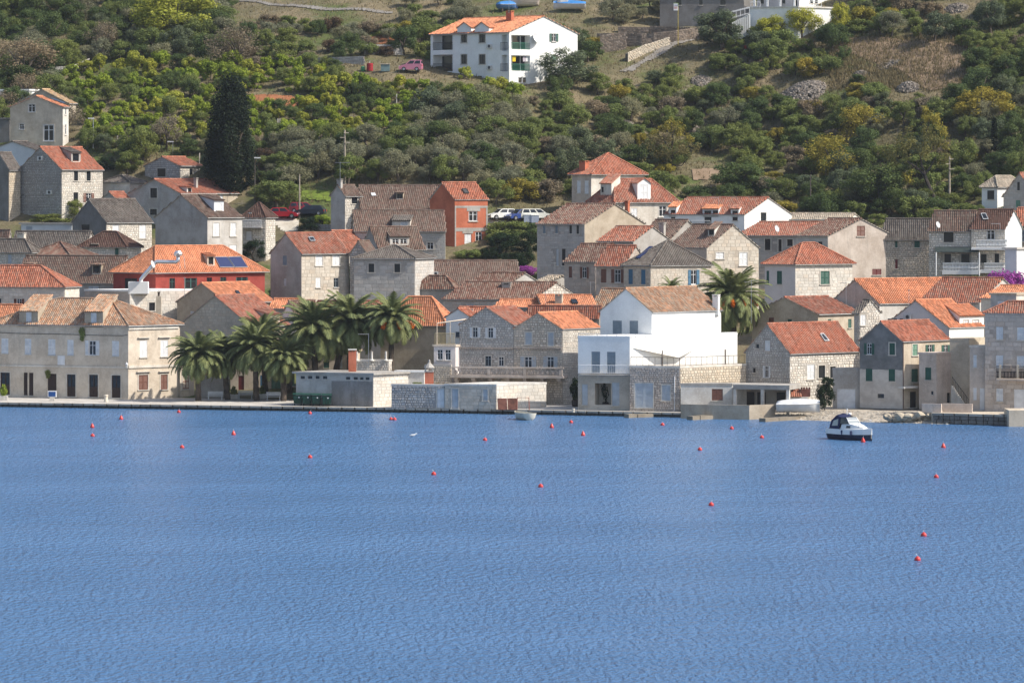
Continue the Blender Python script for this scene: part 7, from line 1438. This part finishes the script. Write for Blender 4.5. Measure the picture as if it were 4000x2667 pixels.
for k, (t, x, yt, yb) in enumerate((('B1', 614, 460, 630), ('B1', 772, 470, 590), ('B1', 828, 475, 625), ('B1', 852, 478, 600), ('A0', 1825, 1090, 1190), ('A0', 2208, 1170, 1285), ('B0', 1332, 670, 800), ('A2', 600, 1095, 1215), ('A1', 2175, 1070, 1170), ('B0', 2263, 865, 1000))):
    pl = on_ground(*px(t, x, yb)); z_ = at(0, px(t, x, yt)[1], pl.y).z; E = thing('vineyard_post', ['pale post left of a group of three below the red soil', 'left post of the group of three below the red soil', 'middle post of the group of three below the red soil', 'right post of the group of three below the red soil', 'short pale post at the top of the vineyard', 'pale vineyard post just left of the cypress top', 'pale post right of the street lamp by the villa', 'lone pale post in scrub below the apartment house', 'pale post left of the apartment house basement', 'pale post beside the foot of the big cypress'][k], 'post', pl, 'posts of the vineyard'); mb = MB(); mb.tube([pl - Vector((0, 0, .3)), Vector((pl.x, pl.y, z_))], .07, 5); mb.obj('post', wmat('pale'), E)
def antenna(t, x, yt, yb, Y, label, bars=((0, 40),)):
    B_, T_ = at(*px(t, x, yb), Y), at(*px(t, x, yt), Y); E = thing('tv_antenna', label, 'antenna', B_); mb = MB(); mb.tube([B_ - Vector((0, 0, .4)), T_], .03, 5); mb.obj('mast', steel, E)
    for d, (x0, x1) in enumerate(bars): a = at(*px(t, x + x0, yt + 10 + d * 18), Y); b = at(*px(t, x + x1, yt + 10 + d * 18), Y); mb = MB(); mb.tube([a, b], .025, 4); [mb.tube([a.lerp(b, k / 6) - Vector((0, .25, 0)), a.lerp(b, k / 6) + Vector((0, .25, 0))], .012, 3) for k in range(7)]; mb.obj('boom', steel, E)
for q in (('B1', 1535, 965, 1165, 534, 'roof antenna on the plain tower chimney', ((-60, 110),)), ('C0', 2092, 820, 1010, 486, 'thin antenna beside the restaurant flue', ((-15, 15),)), ('C2', 1648, 650, 830, 490, 'antenna above the pale weathered gable', ((-40, 35),)), ('C2', 2052, 870, 1080, 470, 'antenna beside the orange roof skylight', ((-18, 50),)), ('C2', 1545, 965, 1160, 465, 'antenna left of the pale roof chimney', ((-3, 3),)), ('C3', 1553, 850, 1300, 456, 'tall antenna mast beside the big palm', ((0, 85), (-80, -10))), ('C4', 1018, 960, 1230, 447, 'antenna mast on the lilac gable house', ((-10, 10),)), ('C4', 305, 875, 1090, 462, 'antenna on the long orange house', ((-70, 0),)), ('C4', 575, 950, 1090, 466, 'antenna above the orange roof', ((-80, 0),)), ('C3', 1180, -90, 20, 520, 'antenna above the long white house', ((-100, 5),)), ('D1', 1858, 295, 715, 455, 'bent antenna behind the brick chimney', ((-120, 0),)), ('C4', 2052, 205, 262, 493, 'antenna beside the white balcony', ((-100, 0),)), ('A2', 1127, -60, 125, 588.5, 'tall white mast on the apartment house chimney', ((-2, 2),))): antenna(*q)
def dish(P, r_, ang, label):
    E = thing('satellite_dish', label, 'dish', P); mb = MB(); n = 12; d = Vector((math.sin(ang), -math.cos(ang), .35)).normalized(); a = d.cross(Vector((0, 0, 1))).normalized(); b = a.cross(d); rings = [[P + d * (-.12 + .12 * q * q) * r_ * 2 + (a * math.cos(6.283 * j / n) + b * math.sin(6.283 * j / n)) * r_ * q for j in range(n + 1)] for q in (.02, .5, 1)]
    loft(mb, rings, 0, False); mb.obj('reflector', plain('dish', (.62, .63, .65), .4), E); mb = MB(); mb.tube([P - b * r_, P + d * r_ * 1.1], .02, 4); mb.tube([P - d * .2, P - d * .25 - Vector((0, 0, .5))], .03, 4); mb.obj('arm', steel, E)
fR = h49['fR']; a_, z_ = fR.sz(*px('A2', 1440, 430), .5); dish(fR.p(a_, z_, .5), .75, .9, 'large dish on the apartment house gable'); dish(at(*px('C4', 1350, 225), 494), .42, .9, 'dish on the roof above the white framed window'); dish(at(*px('C4', 2170, 180), 497), .5, .9, 'dish on the red roof at the right edge'); dish(at(*px('C3', 1845, 270), 508), .45, .9, 'dish on the red row roof'); dish(at(*px('C2', 1590, 1185), 463), .5, .9, 'dish on the pink roof behind the beige house')
def aircon(P, d, label, s_=1.0):
    n = Vector((d.y, -d.x, 0)); E = thing('air_conditioner', label, 'air conditioner', P); mb = MB(); mb.box(P - d * .42 * s_, d * .84 * s_, n * .3, (0, 0, .58 * s_)); mb.obj('case', plain('ac_case', (.62, .62, .60), .5), E); mb = MB(); c = P + n * .305 + d * .08 + Vector((0, 0, .29 * s_)); mb.tube([c, c + n * .015], .22 * s_, 12); mb.obj('fan', plain('ac_fan', (.06, .06, .065), .6), E)
def acw(H, side, t, x, y, label): fc_ = H['f' + side]; a, z = fc_.sz(*px(t, x, y), .05); aircon(fc_.p(a, z, .04), fc_.d, label)
acw(h49, 'L', 'A2', 907, 550, 'upper air conditioner on the apartment house wall'); acw(h49, 'L', 'A2', 908, 792, 'lower air conditioner on the apartment house wall'); acw(h22, 'L', 'B0', 463, 950, 'upper air conditioner on the vine gable'); acw(h22, 'L', 'B0', 567, 1335, 'lower air conditioner on the vine gable'); acw(h45, 'L', 'C4', 1003, 1300, 'air conditioner on the lilac gable')
for k, x in enumerate((155, 288)): P = onslope(h29, 'L', 'C2', x, 815); aircon(P + Vector((0, -.2, .05)), Vector((1, 0, 0)), ['left air conditioner on the long old ridge roof', 'right air conditioner on the long old ridge roof'][k])
acw(h52, 'L', 'C2', 476, 145, 'air conditioner beside the brick house')
# ------------------------------------------------------------------ restaurant flue
def flue():
    Y = 489.5; pts = [at(*px('C0', x, y), Y) for x, y in ((1598, 890), (1600, 845), (1625, 810), (1730, 690), (1775, 645), (2000, 650), (2020, 635), (2020, 575))]; E = thing('steel_flue', 'bent steel flue pipe on the restaurant roof', 'flue', pts[0]); r_ = 22 * K * Y / F
    mb = MB(); mb.tube(pts, r_, 12); mb.obj('pipe', plain('flue_steel', (.78, .79, .80), .33, .75, .05), E, smooth=True); mb = MB(); c = pts[-1]; mb.lathe([(r_ * 2.0, .0), (r_ * 2.3, .3), (r_ * 1.3, .62), (r_ * .8, .62)], c - Vector((0, 0, .05)), 10); mb.obj('cowl', plain('flue_steel', (.78, .79, .80), .33, .75, .05), E)
    mb = MB(); b0 = at(*px('C0', 1580, 975), Y); mb.box(b0 - Vector((1.3, .5, .35)), (2.4, 0, 0), (0, 1.4, 0), (0, 0, 1.45)); mb.obj('plinth', wmat('white'), E); mb = MB()
    for x in (2030, 2085): mb.tube([at(*px('C0', x, 575), Y + .6), at(*px('C0', x + 15, 725), Y + .6)], .03, 4)
    mb.obj('stand', steel, E); dish(at(*px('C0', 1735, 672), Y - 1.2), .5, 1.25, 'dish antenna beside the restaurant flue')
flue()
Pc = at(*px('C0', 1800, 1035), 485.5); mb = MB(); E = thing('tall_chimney', 'tan chimney stack before the white ashlar terrace', 'chimney', Pc - Vector((0, 0, 8))); mb.cbox(Pc - Vector((0, 0, 8)), .62, .62, 8); mb.obj('stack', wmat('sand'), E); mb = MB(); mb.lathe([(.12, 0), (.12, .4), (.2, .42), (.2, .5)], Pc, 8); mb.obj('pot', plain('pot_dark', (.05, .035, .03), .8), E)
# ------------------------------------------------------------------ balconies and railings up the hill
green = plain('rail_green', (.03, .20, .13), .5)
for y0, y1 in ((486, 562), (728, 805)): facerail(h49, h49['fR'], 'A2', 1154, 1366, y0, y1, -.05, green, 22, 'balcony_railing')
for y0, y1 in ((488, 566), (728, 808)): facerail(h49, h49['fL'], 'A2', 266, 486, y0, y1, -.05, iron, 18, 'balcony_railing'); facerail(h49, h49['fL'], 'A2', 1030, 1112, y0, y1, .5, iron, 8, 'balcony_railing')
for y0, y1 in ((400, 565), (630, 806)):
    fc_ = h49['fL']; a0, z1 = fc_.sz(*px('A2', 372, y0), -1.55); a1, z0 = fc_.sz(*px('A2', 480, y1), -1.55); mb = MB(); mb.box(fc_.p(a0, z0, -1.55), fc_.d * (a1 - a0), fc_.n * .04, (0, 0, z1 - z0 - .15)); mb.obj('balcony_door', glass(), h49['E'])
    fc_ = h49['fR']; a0, z1 = fc_.sz(*px('A2', 1165, y0), -1.4); a1, z0 = fc_.sz(*px('A2', 1350, y1), -1.4)
    for s0, s1 in ((.02, .46), (.54, .98)): mb = MB(); mb.box(fc_.p(a0 + (a1 - a0) * s0, z0, -1.45), fc_.d * (a1 - a0) * (s1 - s0), fc_.n * .04, (0, 0, z1 - z0 - .15)); mb.obj('balcony_door', glass(), h49['E'])
for k, (x, c_) in enumerate(((1167, (.75, .55, .03)), (1285, (.5, .45, .5)), (1320, (.78, .78, .78)))):
    fc_ = h49['fR']; a, z = fc_.sz(*px('A2', x, 700), -.3); P = fc_.p(a, z, -.3); mb = MB(); mb.box(P, fc_.d * .55, fc_.n * .02, (0, 0, .8)); tag(mb.obj('washing', plain('cloth%d' % k, c_, .9), None, P), ['yellow cloth hanging on the lower balcony', 'grey cloth hanging on the lower balcony', 'white cloth hanging on the lower balcony'][k], 'cloth')
slabf(h20, h20['fL'], 'C1', 425, 640, 258, 268, 1.0, conc_, 'balcony_slab'); facerail(h20, h20['fL'], 'C1', 425, 640, 172, 258, .95, white, 20, 'balcony_railing')
def balustr(H, fc_, t, x0, x1, yt, yb, off, n, mat):
    a0, z1 = fc_.sz(*px(t, x0, yt), off); a1, z0 = fc_.sz(*px(t, x1, yb), off); h = z1 - z0; mb = MB(); mb.lathe([(.09, 0), (.05, .15), (.11, .4), (.05, .75), (.09, 1)], (0, 0, 0), 8); me = mb.mesh('baluster', mat); mb = MB(); mb.box(fc_.p(a0 - .1, z1 - .12, off + .12), fc_.d * (a1 - a0 + .2), -fc_.n * .24, (0, 0, .13)); mb.obj('balcony_handrail', mat, H['E'])
    for k in range(n + 1): inst('baluster', me, H['E'], Matrix.Translation(fc_.p(a0 + (a1 - a0) * k / n, z0, off)) @ Matrix.Diagonal((1, 1, h - .125, 1)))
slabf(h41, h41['fL'], 'C4', 1725, 2130, 488, 512, 1.6, wmat('white'), 'balcony_slab'); balustr(h41, h41['fL'], 'C4', 1790, 2122, 398, 488, 1.5, 20, wmat('white'))
slabf(h41, h41['fL'], 'C4', 1820, 2110, 735, 775, 1.5, wmat('white'), 'terrace_slab'); balustr(h41, h41['fL'], 'C4', 1880, 2100, 658, 735, 1.4, 14, wmat('white'))
slabf(h40, h40['fL'], 'C4', 1395, 1815, 748, 790, 1.8, wmat('white'), 'terrace_slab'); balustr(h40, h40['fL'], 'C4', 1410, 1805, 657, 748, 1.7, 24, wmat('white'))
fc_ = h40['fL']; a0, z0 = fc_.sz(*px('C4', 1310, 478)); a1, z1 = fc_.sz(*px('C4', 1815, 536), 2.0); a1 = min(a1, fc_.len + 1.2); mb = MB(); A, B = fc_.p(a0 + .3, z1, 2.0), fc_.p(a1, z1, 2.0); D_, Cq = fc_.p(a0, z0, .05), fc_.p(a1 - .2, z0, .05); mb.face([A, B, Cq, D_]); mb.face([p - Vector((0, 0, .06)) for p in (A, D_, Cq, B)]); mb.obj('awning', plain('awning_dark', (.035, .05, .05), .7), h40['E'])
for p in (A, B): mb = MB(); mb.tube([p - Vector((0, 0, .04)), p - Vector((0, 0, 2.9))], .09, 6); mb.obj('awning_post', white, h40['E'])
fb = h14['fL']; slabf(h14, fb, 'D4', 2010, 2600, 812, 838, 1.05, wmat('rose'), 'balcony_slab'); facerail(h14, fb, 'D4', 2010, 2600, 668, 808, 1.0, iron, 44, 'balcony_railing'); facerail(h14, fb, 'D4', 2010, 2600, 730, 808, 1.02, iron, 60, 'balcony_railing')
for x in (2050, 2250): a, z = fb.sz(*px('D4', x, 808), 1.0); mb = MB(); mb.box(fb.p(a - .1, z, 1.08), fb.d * .22, -fb.n * .2, (0, 0, 1.45)); mb.obj('balcony_pier', wmat('sand'), h14['E'])
rail(h48['E'], h48['fL'].p(.1, h48['ze'] + .22, -.05), h48['fL'].p(h48['fL'].len - .1, h48['ze'] + .22, -.05), 1.25, plain('rail_yellow', (.45, .38, .22), .7), 16, .025)
mb = MB(); P0, P1 = at(*px('D2', 310, 182), 455.6), at(*px('D2', 640, 140), 457)
for k in range(4): mb.tube([P0 + Vector((k * .15, k * .8, 0)), P1 + Vector((0, k * .8, 0))], .05, 4)
for p in (P0, P0.lerp(P1, .45)): mb.tube([p, Vector((p.x, p.y, h48['ze'] + .2))], .04, 4)
mb.obj('pergola', wmat('cream'), h48['E'])
facerail(h34, h34['fL'], 'C3', 870, 1085, 180, 225, .3, white, 14, 'balcony_railing')
fc_ = h13['fR']; slabf(h13, fc_, 'D4', 962, 1138, 902, 914, .9, wmat('offwhite'), 'door_canopy'); mb = MB(); a, z1 = fc_.sz(*px('D4', 950, 392)); mb.tube([fc_.p(.06, 1.0, .06), fc_.p(.06, h13['ze'] - .1, .06)], .05, 6); mb.obj('downpipe', plain('pipe_brown', (.10, .06, .06), .6), h13['E'])
wallbox(h13, h13['fL'], 'D4', 470, 395, 940, 683, .02, plaster('slate', (.19, .19, .19)), 'upper_render') if 0 else None
P0 = at(*px('D4', 1165, 1160), 426.5); E = thing('terrace_wall', 'low pale wall with posts in front of the pink annex', 'wall', Vector((P0.x, 426.5, 1.1)))
for x0, x1 in ((1165, 1385), (1398, 1735)): A = at(*px('D4', x0, 1160), 426.5); B = at(*px('D4', x1, 1160), 425.6); A.z = B.z = 0; f_ = Face(A, B); mb = MB(); mb.box(f_.p(0, 1.1, 0), f_.d * f_.len, -f_.n * .25, (0, 0, .95)); mb.obj('wall_section', wmat('pink'), E)
def stairs():
    A = at(*px('D4', 1700, 1080), 430.5); A.z = 1.1; E = thing('outdoor_stairs', 'outdoor stone stairs climbing behind the pink annex', 'stairs', A); n = 13
    for k in range(n): mb = MB(); mb.box(A + Vector((-.11 * (k + 1), .26 * k, -.0)), (.11, 0, 0), (0, 1.4, 0), (0, 0, .19 * (k + 1))); mb.obj('step', wmat('pale'), E)
    rail(E, A + Vector((-.1, -.05, .3)), A + Vector((-.11 * n, .26 * n, .19 * n)), .95, iron, 10)
stairs()
house('stair_wall', 'pale plaster retaining wall behind the outdoor stairs', 'D4', (1480, 1700, 1880), (375, 0), 'flat', '', 'p:sand', 'p:sand', Y=436.5, gz=1.0, a=12, b=30, cat='wall', slabm='sand', ov=.02)
# ------------------------------------------------------------------ villa steps, person, sign
vt = next(H for H in HS if H['name'] == 'villa_terrace'); f_ = vt['fL']
P = f_.p(-.3, vt['ze'] - 1.0, .4); E = thing('villa_stairs', 'white railed stairs left of the villa terrace', 'stairs', P - Vector((0, 0, 2.5)))
for k in range(10): q = at(*px('A3', 1530 - k * 20, 165 + k * 10), 602); mb = MB(); mb.box(q + Vector((-.2, 0, -3)), (.36, 0, 0), (0, 1.2, 0), (0, 0, 3.0)); mb.obj('step', wmat('white'), E)
rail(E, at(*px('A3', 1530, 165), 601.9), at(*px('A3', 1330, 215), 601.9), .95, white, 4, .03); rail(E, at(*px('A3', 1530, 155), 603.3), at(*px('A3', 1330, 205), 603.3), .95, white, 4, .03)
zt_ = vt['ze'] + .22; rail(vt['E'], vt['fL'].p(.1, zt_, -.1), vt['fL'].p(1.6, zt_, -.1), .7, white, 3, .03); rail(vt['E'], vt['fR'].p(.3, zt_, -.1), vt['fR'].p(4.5, zt_, -.1), .8, white, 6, .03)
for a in (.4, 2.4, 4.4, 6.6): mb = MB(); mb.box(vt['fL'].p(a, zt_, -.5), vt['fL'].d * .28, -vt['fL'].n * .28, (0, 0, 3.3)); mb.obj('column', wmat('white'), vt['E'])
def person():
    P = at(*px('A3', 1490, 305), 599.5); g = ground(P.x, P.y); P.z = g; E = thing('person', 'person in red top and dark trousers standing by the villa stairs', 'person', P)
    J = dict(pel=(0, 0, .95), ch=(0, .02, 1.28), nk=(0, 0, 1.48), hd=(0, -.03, 1.60), ht=(0, -.02, 1.72), ls=(-.19, 0, 1.40), le=(-.25, .03, 1.13), lh=(-.21, -.14, .95), rs=(.19, 0, 1.40), re=(.26, .04, 1.13), rh=(.22, -.12, .93), lk=(-.1, -.02, .50), la=(-.11, .02, .08), lt=(-.12, -.14, .04), rk=(.1, -.03, .50), ra=(.12, .02, .08), rt=(.13, -.14, .04))
    R = dict(pel=.15, ch=.15, nk=.06, hd=.085, ht=.06, ls=.075, le=.05, lh=.04, rs=.075, re=.05, rh=.04, lk=.075, la=.05, lt=.045, rk=.075, ra=.05, rt=.045); ks = list(J)
    Ed = [('pel', 'ch'), ('ch', 'nk'), ('nk', 'hd'), ('hd', 'ht'), ('ch', 'ls'), ('ls', 'le'), ('le', 'lh'), ('ch', 'rs'), ('rs', 're'), ('re', 'rh'), ('pel', 'lk'), ('lk', 'la'), ('la', 'lt'), ('pel', 'rk'), ('rk', 'ra'), ('ra', 'rt')]
    me = bpy.data.meshes.new('body'); me.from_pydata([J[k] for k in ks], [(ks.index(a), ks.index(b)) for a, b in Ed], []); o = bpy.data.objects.new('body', me); C.objects.link(o); o.parent = E; sk = o.modifiers.new('skin', 'SKIN')
    for i, k in enumerate(ks): me.skin_vertices[0].data[i].radius = (R[k], R[k]); me.skin_vertices[0].data[i].use_root = (k == 'pel')
    o.modifiers.new('sub', 'SUBSURF').levels = 2; m, t, b = nodes('clothed_figure'); tc = N(t, 'ShaderNodeTexCoord'); sp = N(t, 'ShaderNodeSeparateXYZ'); t.links.new(tc.outputs['Object'], sp.inputs[0]); a = mixc(t, mathn(t, 'GREATER_THAN', sp.outputs[2], .97), (.02, .022, .035), (.45, .07, .05)); a = mixc(t, mathn(t, 'GREATER_THAN', sp.outputs[2], 1.47), a, (.42, .26, .19)); t.links.new(a, b.inputs['Base Color']); b.inputs['Roughness'].default_value = .85; me.materials.append(m)
    hb = MB(); hb.lathe([(.10, 1.60), (.105, 1.66), (.08, 1.73), (.02, 1.77)], P + Vector((0, .01, 0)), 10); hb.obj('hair', plain('hair', (.05, .03, .02), .8), E)
person()
def sign():
    P = at(*px('A3', 722, 190), 606); P.z = ground(P.x, P.y) - .2; zt2 = at(0, px('A3', 0, 42)[1], 606).z; E = thing('roadside_sign', 'white sign board on a yellow post among the olives', 'sign', P); mb = MB(); mb.tube([P, Vector((P.x, P.y, zt2))], .05, 6); mb.obj('post', plain('post_yellow', (.55, .42, .05), .6), E)
    x0, x1 = at(*px('A3', 671, 0), 606).x, at(*px('A3', 722, 0), 606).x; zb_ = at(0, px('A3', 0, 122)[1], 606).z; mb = MB(); mb.box((x0, 605.9, zb_), (x1 - x0, 0, 0), (0, .04, 0), (0, 0, zt2 - zb_)); mb.obj('board', white, E)
    mb = MB(); mb.box((x0 - .03, 605.88, zt2), (x1 - x0 + .06, 0, 0), (0, .08, 0), (0, 0, .05)); mb.box((x1, 605.88, zb_ + .6), (.04, 0, 0), (0, .08, 0), (0, 0, zt2 - zb_ - .6)); mb.obj('edging', plain('sign_green', (.35, .55, .05), .5), E)
    cu = bpy.data.curves.new('lettering', 'FONT'); cu.body = 'CIAA'; cu.size = .26; cu.align_x = 'CENTER'; cu.extrude = .004; cu.materials.append(plain('letter_blue', (.08, .12, .3), .5)); to = bpy.data.objects.new('text', cu); C.objects.link(to); bpy.context.view_layer.update(); lm = bpy.data.meshes.new_from_object(to.evaluated_get(bpy.context.evaluated_depsgraph_get())); bpy.data.objects.remove(to); o = bpy.data.objects.new('lettering', lm); C.objects.link(o); o.parent = E; o.location = Vector(((x0 + x1) / 2, 605.885, zt2 - .36)) - P; o.rotation_euler = (math.pi / 2, 0, 0)
    mb = MB()
    for k in range(3): mb.box((x0 + .06, 605.892, zt2 - .55 - k * .12), ((x1 - x0) * .75, 0, 0), (0, .006, 0), (0, 0, .05))
    mb.obj('red_lines', plain('letter_red', (.5, .08, .06), .5), E)
sign()
# ------------------------------------------------------------------ dry stone walls and rubble heaps on the hill
def drystone(t, pts, h_px, label, col='warm'):
    Q = [on_ground(*px(t, x, y)) for x, y in pts]; E = thing('dry_stone_wall', label, 'wall', Q[0]); hh = h_px * K * Q[0].y / F; r = random.Random(len(label)); mb = MB(); sb = MB()
    for A, B in zip(Q, Q[1:]):
        f_ = Face(Vector((A.x, A.y, 0)), Vector((B.x, B.y, 0))); zl = lambda a: A.z + (B.z - A.z) * a / f_.len
        z00, z11 = A.z, B.z; p = [f_.p(0, z00 - .8, 0), f_.p(f_.len, z11 - .8, 0), f_.p(f_.len, z11 + hh, 0), f_.p(0, z00 + hh, 0)]; q = [x - f_.n * .5 for x in p]; mb.face(p); mb.face([p[3], p[2], q[2], q[3]]); mb.face([q[1], q[0], q[3], q[2]]); mb.face([q[0], p[0], p[3], q[3]]); mb.face([p[1], q[1], q[2], p[2]])
        z = -.3
        while z < hh:
            a = 0; ch = r.uniform(.16, .28)
            while a < f_.len:
                w_ = r.uniform(.2, .5); zz = zl(a + w_ / 2) + z; t_ = r.random(); pr = r.uniform(.03, .09); q0 = [(a + .02, zz + .02), (a + w_ - .02, zz + .02), (a + w_ - .03, zz + ch - .02), (a + .03, zz + ch - .02)]; fr = [f_.p(x, y_, pr) for x, y_ in q0]; bk = [f_.p(x, y_, -.02) for x, y_ in q0]; sb.face(fr, 0, t_)
                for i in range(4): j = (i + 1) % 4; sb.face([bk[i], bk[j], fr[j], fr[i]], 0, t_)
                a += w_
            z += ch
    mb.obj('core', plaster('wall_core', (.2, .18, .15)), E); tag(sb.obj('stone_facing', smat(col), E), kind='stuff')
drystone('A3', [(-200, 520), (300, 520), (700, 480), (960, 445)], 130, 'long terrace wall below the olive rows at upper centre', 'earth'); drystone('A3', [(40, 375), (400, 380), (860, 395)], 70, 'upper low terrace wall under the olives', 'earth'); drystone('A3', [(150, 705), (360, 605), (620, 520)], 95, 'sunlit wall beside the lane', 'sand'); drystone('A1', [(1800, 620), (2230, 625)], 105, 'grey terrace wall above the pink jeep', 'cool'); drystone('A1', [(1150, 760), (1800, 740)], 100, 'long shaded terrace wall above the vineyard', 'cool'); drystone('A1', [(1480, 570), (1790, 540)], 50, 'short ruined wall below the green terrace', 'warm')
drystone('A2', [(2160, 600), (2450, 560)], 180, 'tall stone wall right of the apartment house', 'earth'); drystone('A0', [(550, 860), (820, 840), (1000, 760)], 90, 'ruined pale stone wall at upper left', 'lgrey'); drystone('A0', [(1080, 600), (1500, 590)], 45, 'low stone terrace wall at upper left', 'lgrey'); drystone('C1', [(1210, 280), (1430, 290)], 50, 'low garden wall beside the plain tower', 'cool')
def heap(t, x, y, w_px, h_px, label, n=140):
    n *= 2
    P = on_ground(*px(t, x, y)); s_ = K * P.y / F; W_, H_ = w_px * s_, h_px * s_; r = random.Random(int(x + y)); mb = MB()
    for k in range(n):
        q = math.sqrt(r.random()); a = r.random() * 6.283; xx, yy = math.cos(a) * q * W_ / 2, math.sin(a) * q * W_ / 2.5; zz = ground(P.x + xx, P.y + yy) + H_ * (1 - q * q) * .28; e = r.uniform(.07, .22); m_ = Matrix.Rotation(r.random() * 3, 3, 'Z') @ Matrix.Rotation(r.uniform(-.6, .6), 3, 'X'); c = P.copy(); c.x += xx; c.y += yy; c.z = zz
        mb.box(c - m_ @ Vector((e, e * .8, e * .6)), m_ @ Vector((2 * e, 0, 0)), m_ @ Vector((0, 1.6 * e, 0)), m_ @ Vector((0, 0, 1.2 * e)))
    o = mb.obj('rubble_heap', stone('rubble', (.27, .24, .21), .45), None, P); tag(o, label, 'rubble'); o['kind'] = 'stuff'
for q in (('A3', 2120, 1060, 560, 260, 'large grey rubble heap on the right slope', 520), ('A4', 1010, 1010, 260, 240, 'white rubble heap in the dry grass at right', 150), ('A4', 460, 850, 150, 120, 'small pale rubble heap left of the dry grass', 90), ('A3', 980, 920, 220, 90, 'rubble patch below the dark bush', 120), ('A3', 120, 1420, 260, 80, 'rubble patch near the half bare tree', 120), ('A3', 900, 1480, 220, 70, 'rubble strip right of the half bare tree', 110), ('A4', 1560, 110, 260, 200, 'grey scree at the upper right', 200), ('B4', 30, 330, 160, 130, 'pale stones left of the autumn tree', 100), ('B3', 830, 200, 200, 60, 'small stones below the lane', 80), ('A4', 800, 740, 320, 60, 'scattered pale stones under the dry slope', 90)): heap(*q)
